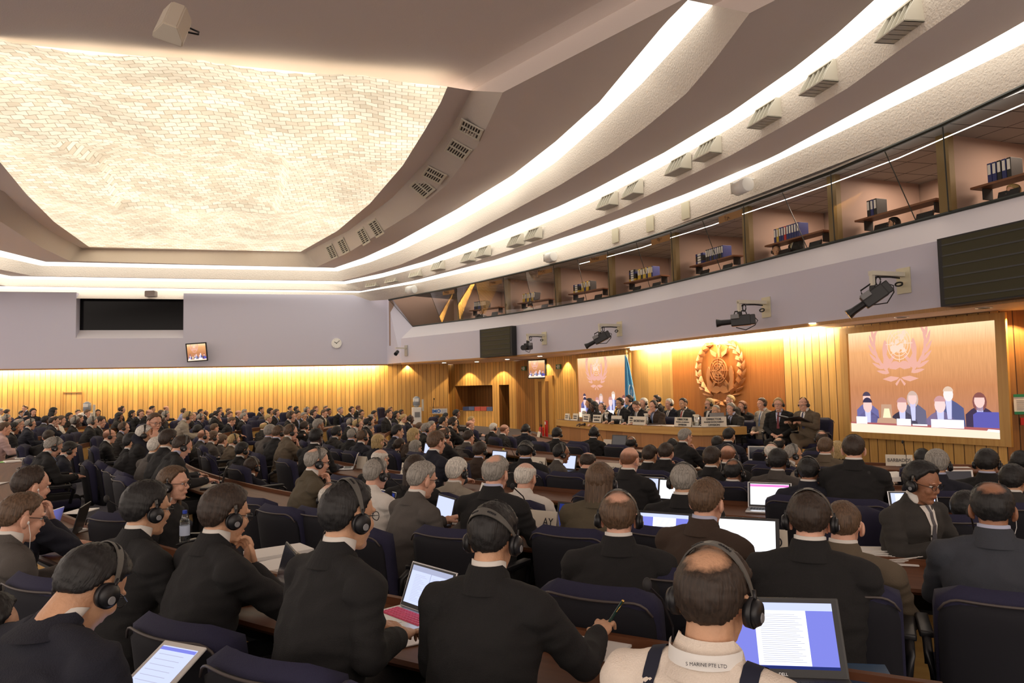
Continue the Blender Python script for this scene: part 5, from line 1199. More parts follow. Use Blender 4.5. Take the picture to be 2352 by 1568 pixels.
# ------------------------------------------------------------------ chairs
def rbox_curved(w_, h_, t_, z0, bulge, rr=.09, nx=12, nz=10, ins=0.0):
    bm = bmesh.new()
    def P_(u, v, f):
        x = (u - .5) * w_; z = v * h_
        # rounded upper corners
        zt = h_ - z; xe = w_ / 2 - abs(x)
        lim = w_ / 2
        if zt < rr: lim = w_ / 2 - rr + math.sqrt(max(0, rr * rr - (rr - zt) ** 2))
        x = max(-lim, min(lim, x * lim / (w_ / 2) * 1.0)); yc = -bulge * (1 - (2 * x / w_) ** 2); e = min(1, min(zt, w_ / 2 - abs(x) + .02) / .05) ** .5
        return (x, yc + f * t_ / 2 * e, z0 + z)
    F_ = [[bm.verts.new(P_(i / nx, j / nz, 1)) for i in range(nx + 1)] for j in range(nz + 1)]; B_ = [[bm.verts.new(P_(i / nx, j / nz, -1)) for i in range(nx + 1)] for j in range(nz + 1)]
    for j in range(nz):
        for i in range(nx): bm.faces.new((F_[j][i], F_[j][i + 1], F_[j + 1][i + 1], F_[j + 1][i])); bm.faces.new((B_[j][i + 1], B_[j][i], B_[j + 1][i], B_[j + 1][i + 1]))
    bd = [(0, i) for i in range(nx)] + [(j, nx) for j in range(nz)] + [(nz, nx - i) for i in range(nx)] + [(nz - j, 0) for j in range(nz)]
    for k in range(len(bd)):
        a, b = bd[k], bd[(k + 1) % len(bd)]
        try: bm.faces.new((F_[a[0]][a[1]], B_[a[0]][a[1]], B_[b[0]][b[1]], F_[b[0]][b[1]]))
        except Exception: pass
    return bm
def tomesh(bm, nm, sm=True):
    me = bpy.data.meshes.new(nm); bmesh.ops.recalc_face_normals(bm, faces=bm.faces); bm.to_mesh(me); bm.free()
    if sm: me.polygons.foreach_set('use_smooth', [True] * len(me.polygons))
    return me
CH = {}
CH['back'] = tomesh(rbox_curved(.52, .52, .11, .42, .05), 'backrest'); CH['shell'] = tomesh(rbox_curved(.50, .50, .03, .40, .05), 'back_shell')
bm = bmesh.new(); pts = []
for i in range(25):
    x = -.25 + .5 * i / 24; zt = 0; ax = abs(x); z = .905 if ax < .17 else .905 - (.085 - math.sqrt(max(0, .085 ** 2 - (ax - .17) ** 2))); pts.append((x, -.05 * (1 - (2 * x / .52) ** 2) - .018, z))
tube(bm, pts, .005, 6); CH['pipe'] = tomesh(bm, 'piping')
bm = bmesh.new(); box(bm, (0, .02, .44), (.50, .48, .10), bev=.035); CH['seat'] = tomesh(bm, 'seat')
bm = bmesh.new(); cyl(bm, (0, 0, .10), (0, 0, .40), .03, .03, 12)
for k in range(5): a = 2 * PI * k / 5; tube(bm, [(0, 0, .11), (.3 * math.cos(a), .3 * math.sin(a), .06)], [.028, .018], 6); ell(bm, (.3 * math.cos(a), .3 * math.sin(a), .03), (.03, .03, .03), None, 10, 8)
CH['ped'] = tomesh(bm, 'pedestal')
for s in (-1, 1):
    bm = bmesh.new(); tube(bm, [(s * .26, -.18, .46), (s * .28, -.19, .62), (s * .28, -.12, .655), (s * .28, .14, .655), (s * .27, .18, .62), (s * .26, .14, .46)], .018, 8); box(bm, (s * .28, .01, .672), (.055, .28, .028), bev=.008); CH['arm%d' % s] = tomesh(bm, 'armrest')
def chair(x, y, rz, label, full=True, z=None, tilt=0, group='navy conference chairs'):
    t = thing('conference_chair', label, 'chair', V(x, y, fz(x, y) if z is None else z), rz, group)
    B = Matrix.Translation((0, -.23, 0)) @ Matrix.Rotation(math.radians(9 + tilt), 4, 'X') if True else None
    B = Matrix.Translation((0, -.20, .42)) @ Matrix.Rotation(math.radians(8 + tilt), 4, 'X') @ Matrix.Translation((0, 0, -.42))
    place_mesh('backrest', CH['back'], M_navy, t, B); S = Matrix.Translation((0, -.052, 0))
    place_mesh('back_shell', CH['shell'], M_shell, t, B @ S)
    if full: place_mesh('piping', CH['pipe'], M_pipe, t, B @ S)
    place_mesh('seat', CH['seat'], M_navy, t)
    if full:
        place_mesh('pedestal', CH['ped'], M_black, t)
        for s in (-1, 1): place_mesh('armrest', CH['arm%d' % s], M_black, t)
    return t
# ------------------------------------------------------------------ curved delegate desks
def pol(R, th): a = math.radians(th); return Vector((CEN.x - R * math.cos(a), CEN.y - R * math.sin(a), 0))
DZ = 0.72
def desk_row(R, t0, t1, label, endcap=False):
    n = max(4, int((t1 - t0) * R / 18)); ths = [t0 + (t1 - t0) * i / n for i in range(n + 1)]
    z = DZ - .05 - .026 * (19.7 - R) if R < 19.7 else DZ - .05; z = max(DZ - .30, z)
    c = pol(R, (t0 + t1) / 2); th = thing('delegate_desk', label, 'desk', V(c.x, c.y, z - DZ), 0, 'long curved delegate desks'); O = V(c.x, c.y, z - DZ)
    def sweep(nm, prof, m):
        me = bpy.data.meshes.new(nm); k = len(prof); vs = []; fs = []
        for t in ths:
            for r, h in prof: p = pol(R + r, t); vs.append((p.x - O.x, p.y - O.y, h))
        for i in range(n):
            for j in range(k): a = i * k + j; b = i * k + (j + 1) % k; fs.append((a, b, b + k, a + k))
        fs.append(tuple(range(k))[::-1]); fs.append(tuple(n * k + j for j in range(k))); me.from_pydata(vs, [], fs); uv = me.uv_layers.new(name='UVMap')
        for p in me.polygons:
            for li in p.loop_indices:
                vi = me.loops[li].vertex_index; i, j = divmod(vi, k); uv.data[li].uv = (prof[j][0] + prof[j][1], math.radians(ths[i]) * R)
        return finish(nm, me, m, th)
    sweep('desk_top', ((.0, DZ - .03), (.50, DZ - .03), (.51, DZ - .015), (.50, DZ), (.0, DZ)), M_desk)
    sweep('rear_ledge', ((-.03, DZ - .05), (0.0, DZ - .05), (0.0, DZ + .035), (-.03, DZ + .035)), M_desk)
    sweep('front_panel', ((-.02, .04), (.01, .04), (.01, DZ - .03), (-.02, DZ - .03)), M_oak)
    sweep('under_shelf', ((.02, DZ - .16), (.36, DZ - .16), (.36, DZ - .14), (.02, DZ - .14)), M_dark)
    if endcap:
        for tt in (t0, t1):
            p = pol(R + .25, tt); bm = bmesh.new(); a = math.radians(tt); box(bm, (0, 0, 0), (.56, .04, DZ + .03), Matrix.Rotation(a, 3, 'Z')); o = obj('end_panel', bm, M_oak, th); uvwood(o); o.location = (p.x - O.x, p.y - O.y, (DZ + .03) / 2)
    return th
DR = [(19.0, 8, 63.9, 'nearest long walnut desk, running past the bottom edge laptops to the left', True), (17.0, 24, 78, 'second long walnut desk from the camera, with white cables on it', False), (15.0, 24, 78, 'third long walnut desk from the camera, with an open silver laptop at its right', False),
      (13.1, 21, 78, 'fourth long walnut desk from the camera', False), (11.3, 8, 56, 'fifth long walnut desk from the camera', False), (9.3, 6, 56, 'short curved desk just in front of the podium', False), (10.1, 57.5, 78, 'front right walnut desk with the BARBADOS sign', False),
      (13.0, -22, 19, 'left block desk nearest the podium', False), (15.0, -22, 20, 'left block desk, second from the podium', False), (17.0, -20, 20, 'left block desk, third from the podium', False),
      (19.0, -18, 6, 'left block desk, fourth from the podium', False), (21.0, -16, 15, 'left block desk, fifth from the podium', False), (23.0, -14, 14, 'left block desk, sixth from the podium', False), (25.0, -12, 12, 'outermost desk of the left block', False)]
for r in DR: desk_row(*r)
def desk_z(R): return max(DZ - .30, (DZ - .05 - .026 * (19.7 - R)) if R < 19.7 else DZ - .05)
def ray_ring(px, R):
    """nearest point on ring R seen in column px at desk height"""
    prev = None; hit = None
    for y in np.arange(900, 2600, 1.0):
        r = ray(px, y)
        if r.z > -1e-3: continue
        p = PZ(px, y, desk_z(R))
        if p.y > 34: continue
        e = math.hypot(p.x - CEN.x, p.y - CEN.y) - R
        if prev is not None and prev[0] < 0 <= e: t = -prev[0] / (e - prev[0]); hit = prev[1].lerp(p, t)
        prev = (e, p)
    return hit if hit is not None else p
def face_in(p): return math.atan2(CEN.y - p.y, CEN.x - p.x) - PI / 2      # local +Y points to the middle of the rows

# ------------------------------------------------------------------ the seated delegates
# px py head-height facing hair skin coat flags...
PEOPLE = """2 945 13 90 gs 1 W -
17 947 13 60 ds 2 G -
57 938 14 -120 mb 1 K -
50 950 15 120 ks 2 N -
76 947 18 150 kl 1 N -
123 945 18 90 hh 2 K -
160 957 18 120 kl 2 K -
179 948 13 150 ds 1 N -
197 940 14 150 ks 2 W -
201 949 16 120 ms 1 N - P1
225 948 15 170 kc 2 K -
16 963 21 90 gs 1 G H G
44 974 24 100 gb 1 N - P1
70 974 26 85 gb 1 N H G
11 985 31 80 ms 1 M -
32 984 28 85 ks 3 K H
124 968 25 85 db 1 N E P1
141 966 22 100 mc 1 W -
105 966 22 60 ks 4 G E
174 969 25 95 gs 4 K H
184 962 17 90 ms 1 G -
191 967 16 100 kB 4 T -
213 970 27 85 gs 1 K H
231 970 26 95 ds 1 K -
60 962 16 90 mB 2 K -
112 1004 33 20 ds 1 K -
122 1027 46 75 gs 1 K H L P0 25
158 1036 40 80 ks 1 N H P0 40
280 941 17 90 db 1 K H P2 -10
274 957 20 95 kl 3 G H P1
304 951 17 95 kc 2 K -
323 951 20 140 ms 1 K H
343 950 20 110 aB 1 K - P0 25
350 940 16 100 ks 2 K -
370 950 16 60 ms 1 G -
382 939 14 90 aB 1 K -
381 954 20 90 gs 1 G H
355 970 28 150 ms 1 N - G P1
371 966 20 100 gs 4 K H
422 945 15 90 ms 1 b H
431 959 24 85 ys 1 L H P0 25
443 957 19 90 aB 1 K -
285 983 28 90 mr 1 G H
252 1002 33 85 aB 1 K H G
304 1017 43 85 ks 2 K E
332 998 38 90 ws 2 K H P1
360 1027 44 60 ws 2 g -
388 1012 33 60 ds 2 K H
418 1026 45 75 dr 1 K H P0 20
461 947 15 100 ks 2 K -
473 949 14 90 kB 3 K H
499 951 20 90 db 1 K H G P1
505 943 16 120 ks 2 K -
525 945 14 110 ms 1 G -
528 954 18 130 ms 1 K -
548 951 18 100 aB 1 K -
562 947 15 90 gs 1 K -
561 958 20 90 gs 1 K - P2
532 968 22 90 ms 1 K - L P0 30
461 960 20 90 gs 1 N H G
487 957 16 80 ks 3 K H
487 969 17 60 gs 1 G H
502 970 19 90 ac 1 K -
454 989 25 40 ks 2 N H
472 978 17 20 gs 1 G -
468 1002 32 75 aB 1 G H
493 984 24 60 ms 1 G -
490 1006 30 70 ms 1 g H
512 1013 28 60 ms 1 g -
538 1013 33 75 ys 1 T H G
557 1036 38 60 ks 2 K H
579 1074 46 45 ds 3 N H
600 942 15 100 ks 2 K -
602 953 14 80 ks 2 N H
621 946 17 110 ks 2 N H
635 949 19 110 ms 1 K H
617 962 19 100 ys 1 K - G
602 966 18 50 ds 1 G H
606 981 21 60 yb 1 G -
609 990 18 60 gs 1 g -
621 993 25 50 gs 1 g H
640 995 26 55 ms 1 K H
668 993 32 75 mr 1 T H G P1
667 939 14 110 ks 2 K -
681 941 15 100 ks 2 G H
669 957 22 100 ms 1 K H
683 953 20 120 ks 2 K -
698 956 19 130 gs 2 K - G P1
705 943 17 110 gb 1 G H
720 950 18 110 ds 1 N H
725 940 15 110 as 1 G -
745 950 18 120 ms 1 G - G
748 938 13 110 ms 1 G -
755 946 16 110 ks 3 K -
782 943 17 120 gb 1 K - P2
808 942 17 120 db 1 K H G P2
823 938 14 100 as 3 K -
830 950 17 130 ks 2 K H G
831 965 20 90 mr 1 K E G
806 972 23 80 gs 1 K H
822 975 24 90 yb 1 G H
700 981 25 60 ds 1 K H
715 985 20 80 ks 2 K H
732 978 30 75 gs 3 N E
727 1006 38 40 ks 4 K E
774 995 30 60 ks 2 G H
810 1000 32 45 gs 1 K H
834 1005 35 60 mr 1 N H
848 988 25 70 gs 2 G -
848 971 21 80 kb 2 K H
853 961 19 90 gs 1 K -
860 951 16 100 kc 2 K -
869 1016 36 50 yc 1 N -
893 951 19 110 ds 2 K - P2
897 941 13 120 ms 1 R -
911 953 18 110 kc 2 K H
922 948 15 110 ks 3 K H
928 961 20 100 yp 1 C -
943 963 20 100 kB 4 N H L
914 993 31 75 ks 2 N E
951 1001 32 60 yc 1 B -
919 1024 34 60 dp 2 P E
955 1030 36 45 gc 1 K -
1003 1018 46 55 ms 1 N -
964 981 21 60 ms 1 G -
980 987 28 80 gs 1 K H P1
991 979 22 90 gs 1 N -
1021 1000 34 60 mb 1 K H G P1
1004 962 16 60 ks 2 K H
1024 957 17 60 kc 2 N -
1019 970 24 85 kr 2 K E G
1040 972 24 80 ds 2 K H G P1
1049 951 18 90 ks 3 K H
1083 966 20 100 ys 1 K -
1080 977 25 85 aB 1 K E P1
1070 990 20 30 ks 2 K E
1077 1005 34 50 dr 1 g - G
1103 1037 42 40 ds 2 B H
1134 984 23 60 ws 1 K H
1159 988 29 60 aB 1 G - G
1208 988 27 30 ks 2 N H P1
1280 998 30 35 ks 2 K H
1290 1042 46 75 kr 3 g H G
1208 1037 50 15 ks 2 K h
1338 1047 32 10 ks 2 K H
1365 996 30 30 ks 4 K H
1350 1064 50 20 db 1 N - P0 30
1450 1020 32 20 kb 3 K H
1447 1058 63 30 aB 1 K - G
1493 1047 48 30 ds 2 K -
1530 1042 46 20 ds 1 K - P1
1545 1026 36 30 ks 3 K H
1574 1005 38 50 gs 1 K - P1
1647 1020 34 0 ks 3 K -
1675 1002 38 30 ks 2 N E
1636 1055 54 25 ds 2 K E
1673 1048 48 20 aB 1 K H
1686 1086 58 25 kb 3 G H
1772 1040 42 10 wB 1 G H
1790 1024 34 20 kb 2 K -
1822 1045 48 70 gr 2 L H G
1788 1062 58 20 ks 3 g H
1858 1084 66 10 ks 3 N H
1888 1009 30 0 db 1 K H
1896 1029 48 10 ms 1 T E
1924 1037 44 10 yc 1 K -
1961 1034 68 5 ds 1 K -
2119 1055 46 0 ks 2 K -
2153 1068 66 5 gs 2 N H
2268 1066 64 10 ks 2 K H
2345 1064 52 10 ks 2 K H
2328 1106 72 20 ks 2 G -
2119 1110 92 125 ks 3 G H G P3 20
2222 1172 80 40 ks 2 K - G
2280 1172 122 0 kb 3 Z E
1938 1207 115 10 mt 1 T -
1860 1195 130 5 ds 1 K H
1625 1155 108 30 mr 1 B -
1421 1190 118 5 mb 1 K H
1379 1108 84 15 ml 1 O H
1441 1098 56 10 dc 1 C H
1571 1108 84 12 gs 2 K H
1208 1098 70 30 wb 1 W - G
1139 1089 84 30 gb 1 K - G
1050 1086 64 40 ws 1 L H G
970 1103 84 60 gs 1 g - G P3
955 1080 66 30 dl 2 K H
864 1090 72 50 gs 1 W H G
874 1058 52 45 wb 1 K -
728 1062 66 75 gb 1 O H G P1
759 1147 70 30 wb 1 G H
800 1188 160 55 ks 2 K H G P6
1133 1240 165 24 ks 2 K h
1640 1378 232 22 db 2 S H
338 1172 122 65 ks 2 K H G
518 1185 130 65 ds 2 K H G P1
400 1112 78 115 ml 1 K H G P2 25
72 1118 92 70 dr 1 N E P1
50 1190 112 75 ms 1 g E G P3
205 1352 192 55 ks 2 N H G P4 40
-42 1465 190 75 ks 2 K -"""
NEARLAB = {
 (1640, 1378): 'person in cream shirt with dark braces and a printed lanyard, before a large black laptop',
 (1133, 1240): 'dark-haired person in black suit holding a green pen over a notepad, headband behind the head',
 (800, 1188): 'person with thick black hair, glasses and headphones in a black suit beside the REPU sign',
 (518, 1185): 'dark-haired person in headphones resting chin on hand beside a water bottle',
 (338, 1172): 'young person with black hair, glasses and headphones facing a blue laptop screen',
 (205, 1352): 'person in navy suit bowed over a white tablet at the lower left corner',
 (50, 1190): 'person in grey suit with glasses and white earphones reading a sheet at the left edge',
 (72, 1118): 'person with receding dark hair and white earphone, fist at the mouth, left edge',
 (400, 1112): 'person with long light brown hair and glasses looking down, turned to the right',
 (1421, 1190): 'person with thinning brown hair in headphones and black suit, leaning back, wide shoulders',
 (1625, 1155): 'person with receding brown hair in dark brown suit typing before a blank white screen',
 (1860, 1195): 'person with thick dark hair and headphones in black suit behind the big black laptop',
 (1938, 1207): 'person with cropped thin hair in brown-grey suit beside the white cables',
 (2280, 1172): 'bald-crowned person in blue-grey suit with white earphone at the right edge',
 (2119, 1110): 'person in headphones and glasses turned round to the right beside a silver laptop',
 (1379, 1108): 'person with very long straight brown hair under a grey headband, olive jacket',
 (1441, 1098): 'person with dark bobbed hair in a cream top, right of the long brown hair',
 (1571, 1108): 'grey-haired person in headphones and black suit behind the open white-page laptop',
 (1208, 1098): 'white-haired person in a white shirt with glasses, right of the black jacket',
 (1139, 1089): 'grey-haired person with thin crown in a wide black jacket',
 (1050, 1086): 'white-haired person in headphones and light grey jacket',
 (970, 1103): 'person with short grey hair and dark glasses in grey suit lifting a white sheet',
 (955, 1080): 'person with long dark brown hair seen from behind, next to the grey suit',
 (864, 1090): 'person with cropped grey hair and headphones in a white shirt',
 (728, 1062): 'bald person in olive jacket and headphones with hand to chin, in profile',
 (759, 1147): 'white-haired person in charcoal suit mostly hidden behind thick black hair',
 (2328, 1106): 'person with dark greying hair in charcoal suit at the right edge',
 (2222, 1172): 'dark-haired person with glasses half hidden left of the bald-crowned person',
 (1961, 1034): 'person with short dark brown hair and upright black-suited back below the screen',
 (1858, 1084): 'person with close black hair in headphones and navy suit, arms spread',
 (2153, 1068): 'grey-haired person in headphones and navy suit in front of the silver laptop',
 (2268, 1066): 'person in headphones and black jacket bowed over the front right desk',
 (1447, 1058): 'completely bald person with glasses in black suit, behind the CAMBODIA sign',
 (-42, 1465): 'person cut off by the lower left corner, only an ear and cheek showing',
}
LEDGES = [9.2, 11.3, 13.05, 15, 17, 19, 21, 23, 25, 27]
rowsd = []
for ln in PEOPLE.strip().split('\n'):
    t = ln.split(); x, y, h, f = map(float, t[:4]); hair, skin, coat, fl = t[4], int(t[5]), t[6], t[7:]
    fx = 'H' if 'H' in fl else ''; fx += 'h' if 'h' in fl else ''; fx += 'E' if 'E' in fl else ''; fx += 'g' if 'G' in fl else ''; fx += 'L' if 'L' in fl else ''
    pose = 'P0'; tilt = 0
    for q in fl:
        if q[0] == 'P' and len(q) == 2: pose = q
        if q.lstrip('-').isdigit(): tilt = int(q)
    if pose == 'P0' and tilt >= 20: pose = 'P0b'
    if (x, y) == (1133, 1240): pose = 'P5'
    d = FPX * .245 / h
    r = ray(x, y); wall = fw(x, 900).y - 1.0 if x < 1000 else 99
    d = min(d, wall)
    if h <= 60:
        for _ in range(60):
            p = EYE + r * d; R = math.hypot(p.x - CEN.x, p.y - CEN.y); lg = max([q for q in LEDGES if q <= R - .02] or [9.2]); u = R - lg
            if u < .62: d *= .993 if f < 200 else 1
            elif u > 1.75: d *= 1.006
            else: break
            if d > wall: d = wall; break
    rowsd.append([x, y, h, f, hair, skin, coat, fx, pose, EYE + r * d])
# bands and ordinals give each far delegate a findable place
def band_of(h):
    return ('the farthest rows' if h < 19 else 'the distant rows' if h < 26 else 'the middle rows' if h < 37 else 'the rows halfway back' if h < 50 else 'the nearer rows' if h < 100 else 'the front')
bands = {}
for r in rowsd: bands.setdefault(band_of(r[2]), []).append(r)
def plabel(r, rank, bd):
    hn = {'B': 'bald head', 'b': 'thin %s hair' % NAMEH[r[4][0]], 'l': 'long %s hair' % NAMEH[r[4][0]], 'c': 'bobbed %s hair' % NAMEH[r[4][0]], 'p': '%s ponytail' % NAMEH[r[4][0]], 'h': 'black headscarf', 'r': 'receding %s hair' % NAMEH[r[4][0]]}.get(r[4][1], '%s hair' % NAMEH[r[4][0]])
    return 'person, %s, %s, %s from left in %s' % (hn, NAMEJ[r[6]].replace('black and white patterned', 'patterned'), ordn(rank), bd)
for bd, L in bands.items():
    L.sort(key=lambda q: q[0])
    for k, r in enumerate(L):
        lab = NEARLAB.get((int(r[0]), int(r[1])), None) or plabel(r, k, bd)
        Hc = r[9]
        pr = person(Hc, r[3], r[4], r[5], r[6], r[7], r[8], lab, None if (int(r[0]), int(r[1])) in NEARLAB else 'seated delegates', r[2])
        r.append(pr)
        if (int(r[0]), int(r[1])) in ((1133, 1240), (800, 1188)): pr.scale = (.90, 1, 1)
        rz = pr.rotation_euler.z; rt_ = pr.location
        if (r[2] > 16 or k % 2 == 0) and (r[0], r[1]) not in ((1860, 1195), (205, 1352), (-42, 1465), (518, 1185), (800, 1188), (1133, 1240), (338, 1172)):
            back = .0 if r[8] in ('P2',) else (.05 if r[2] < 60 else .10)
            q = Vector((rt_.x, rt_.y, 0)) - Matrix.Rotation(rz, 3, 'Z') @ V(0, back, 0)
            # chairs stay square to the desks
            cz = face_in(q) if r[2] < 100 else face_in(q)
            if abs(r[3]) < 100 and r[2] > 26:
                Rq = math.hypot(q.x - CEN.x, q.y - CEN.y); lo = min([x for x in LEDGES if x > Rq - .35] or [99])
                if Rq + .36 > lo - .04 and math.hypot(rt_.x - CEN.x, rt_.y - CEN.y) < lo:
                    q = CEN + (q - CEN) * ((lo - .40) / Rq)
            if abs(r[3]) > 115 or r[8] == 'P2': cz = rz
            nm = lab.split(',')[0] if lab in NEARLAB.values() else None
            clab = ('navy chair under the %s' % lab) if lab in NEARLAB.values() else 'navy chair of the person %s from left in %s' % (ordn(k), bd)
            if len(clab.split()) > 16: clab = ' '.join(clab.split()[:16])
            ch = chair(q.x, q.y, cz, clab, full=r[2] > 30)
PR = {(int(r[0]), int(r[1])): r for r in rowsd}
# near empty chair backs pushed back from the desks
def free_chair(px, py, zt, turn, lab):
    p = PZ(px, py, zt); fa = face_in(p) + turn; q = p + Matrix.Rotation(fa, 3, 'Z') @ V(0, .30, 0); return chair(q.x, q.y, face_in(q) + turn, lab, True)
for px, py, tn, lab in ((412, 1384, .05, 'navy chair pushed back behind the person resting chin on hand'), (612, 1462, .05, 'navy chair pushed back behind the thick black hair and glasses'), (925, 1540, .05, 'navy chair at the bottom edge behind the person with the green pen'), (95, 1292, .15, 'navy chair back at the left edge below the grey suit'),
                        (265, 1150, .3, 'empty navy chair at the far side of the nearest desk'), (215, 1010, 0.1, 'empty black-backed chair left of the far aisle')):
    free_chair(px, py, .93, tn, lab)
# brace straps and lanyard on the cream shirt
r = PR[(1640, 1378)]; pr = r[-1]; st = T_[r[8], 'strip']; tree = T_[r[8], 'tree']
def surf(x, z, back=True, off=.004):
    h = tree.ray_cast(V(x, -2, z), V(0, 1, 0)) if back else tree.ray_cast(V(x, 2, z), V(0, -1, 0)); return (h[0] + V(0, -off if back else off, 0)) if h[0] is not None else V(x, .1, z)
for s in (-1, 1):
    bm = bmesh.new(); rows = []; dr_ = V(0, .62, -.78).normalized()
    for i in range(26):
        row = []; top_ = i < 9; f_ = max(0, (i - 8) / 17); x = s * (.115 - .105 * f_)
        for q in (-1, -.33, .33, 1):
            o0 = V(x + q * .019, .20 - .026 * i, 2) if top_ else V(x + q * .019, -2, zlast - .025 * (i - 8)); dd_ = V(0, 0, -1) if top_ else V(0, 1, 0)
            h = tree.ray_cast(o0, dd_); row.append(None if h[0] is None else h[0] - dd_ * .005)
        if any(q is None or q.z < .7 and top_ for q in row): continue
        if top_: zlast = row[1].z
        rows.append([bm.verts.new(q) for q in row])
    for a, b in zip(rows, rows[1:]):
        for j in range(3): bm.faces.new((a[j], a[j + 1], b[j + 1], b[j]))
    o = obj('braces_strap', bm, mat('braces_navy', (.010, .012, .03), .8), pr, True)
nbk = Vector((0, POSE[r[8]]['sh'][0] + .005, POSE[r[8]]['sh'][1] + .05)); bm = bmesh.new(); rows = []
for i in range(17):
    a = -1.5 + 3 * i / 16; c = nbk + V(.086 * math.sin(a), -.088 * math.cos(a), 0); rows.append([bm.verts.new(c + V(0, 0, .036)), bm.verts.new(c + V(0, -.008, .004))])
for a, b in zip(rows, rows[1:]): bm.faces.new((a[0], b[0], b[1], a[1]))
o = obj('lanyard', bm, M_paper, pr, True)
text('S MARINE PTE LTD', .0105, M_ink, nbk + V(.035, -.094, .02), Matrix.Rotation(.4, 3, 'Z') @ Matrix.Rotation(PI / 2 - .2, 3, 'X'), pr, 'lanyard_print', .0005)
# lanyards seen from the side
for key in ((122, 1027), (532, 968), (943, 963)):
    r = PR[key]; tr = T_[r[8], 'tree']; bm = bmesh.new()
    for s in (-1, 1):
        pts = []
        for i in range(8):
            z = 1.03 - .045 * i; h_ = tr.ray_cast(V(s * (.085 - .010 * i), 2, z), V(0, -1, 0)); 
            if h_[0] is not None: pts.append(h_[0] + V(0, .006, 0))
        if len(pts) > 1: tube(bm, pts, .006, 5)
    obj('lanyard', bm, mat('lanyard_blue', (.25, .32, .5), .6), r[-1])
# the watch on the tablet holder
r = PR[(205, 1352)]; P4 = POSE[r[8]]; bm = bmesh.new(); e, w_, d = P4['L']; e = Vector(e); w_ = Vector(w_); cyl(bm, e.lerp(w_, .985), e.lerp(w_, 1.08), .031, .030, 20); obj('wristwatch', bm, M_silver, r[-1])

# ------------------------------------------------------------------ podium desk and the people behind it
Dk = [(1278, 963), (1310, 966), (1353, 970), (1400, 973), (1455, 976.5), (1500, 978), (1540, 979.5), (1595, 982.5), (1660, 981), (1714, 979)]
DZP = E0 - .90
dk = smoothpoly([PZ(x, y, DZP) for x, y in Dk[:9]], 30); dk.append(PZ(1714, 979, DZP))
c0 = dk[15].copy(); t = thing('podium_desk', 'long curved oak podium desk with a dark top facing the hall', 'podium', V(c0.x, c0.y, 0))
def rel(P, dz=0): return [p - V(c0.x, c0.y, 0) + V(0, 0, dz) for p in P]
ob = offs(dk, 0.62)      # behind the front edge
if (ob[15] - Vector((0, 0, ob[15].z))).length < (dk[15] - Vector((0, 0, dk[15].z))).length: ob = offs(dk, -0.62)
sg = 1 if (offs(dk, .1)[15] - V(0, 0, dk[15].z)).length > (dk[15] - V(0, 0, dk[15].z)).length else -1
loft('desk_top', [rel(dk, .003), rel(offs(dk, .66 * sg), .003)], M_desk, t, kind=False)
o = loft('front_band', [rel(dk), rel(dk, -.155)], M_oak, t, kind=False, thick=.03)
for p in o.data.polygons:
    for li in p.loop_indices: u_, v_ = o.data.uv_layers[0].data[li].uv; o.data.uv_layers[0].data[li].uv = (v_ * 1.0, u_)
fp = offs(dk[:-1], .10 * sg); M_pod = wood('podium_front_veneer', (.50, .25, .10), (.42, .19, .065), board=.62, groove=.006)
loft('front_panel', [rel(fp, -.155), rel(fp, -1.15)], M_pod, t, kind=False)
for P_, mm, nm in (([dk[-1], dk[-1] + (offs(dk, .66 * sg)[-1] - dk[-1])], M_oak, 'end_band'),): loft(nm, [rel(P_), rel(P_, -.155)], mm, t, kind=False, thick=.02)
ep = [fp[-1], offs(dk, .5 * sg)[-1]]; loft('end_panel', [rel(ep, -.155), rel(ep, -1.15)], M_pod, t, kind=False)
ep = [dk[0], offs(dk, .5 * sg)[0]]; loft('end_panel', [rel(ep), rel(ep, -1.15)], M_pod, t, kind=False)
# stage platform
pf = atz([p - (offs(dk, .3 * sg)[0] - dk[0]) * .0 for p in dk], -.08); bm = bmesh.new(); far = [V(p.x, p.y, -.08) for p in (Wt[4], Wt[5], Wt[6], Wt[7], Wt[8])]
pts = [V(p.x, p.y, -.08) for p in fp[::4]] + [V(fp[-1].x, fp[-1].y, -.08)] + [V(6.1, 12.6, -.08)] + far[::-1] + [V(1.6, 22, -.08)]; poly(bm, pts, .3, (0, 0, -1)); struct(obj('floor_stage', bm, M_carpet))
def desk_d(px): 
    p = on_poly_px(dk, px); return p.y
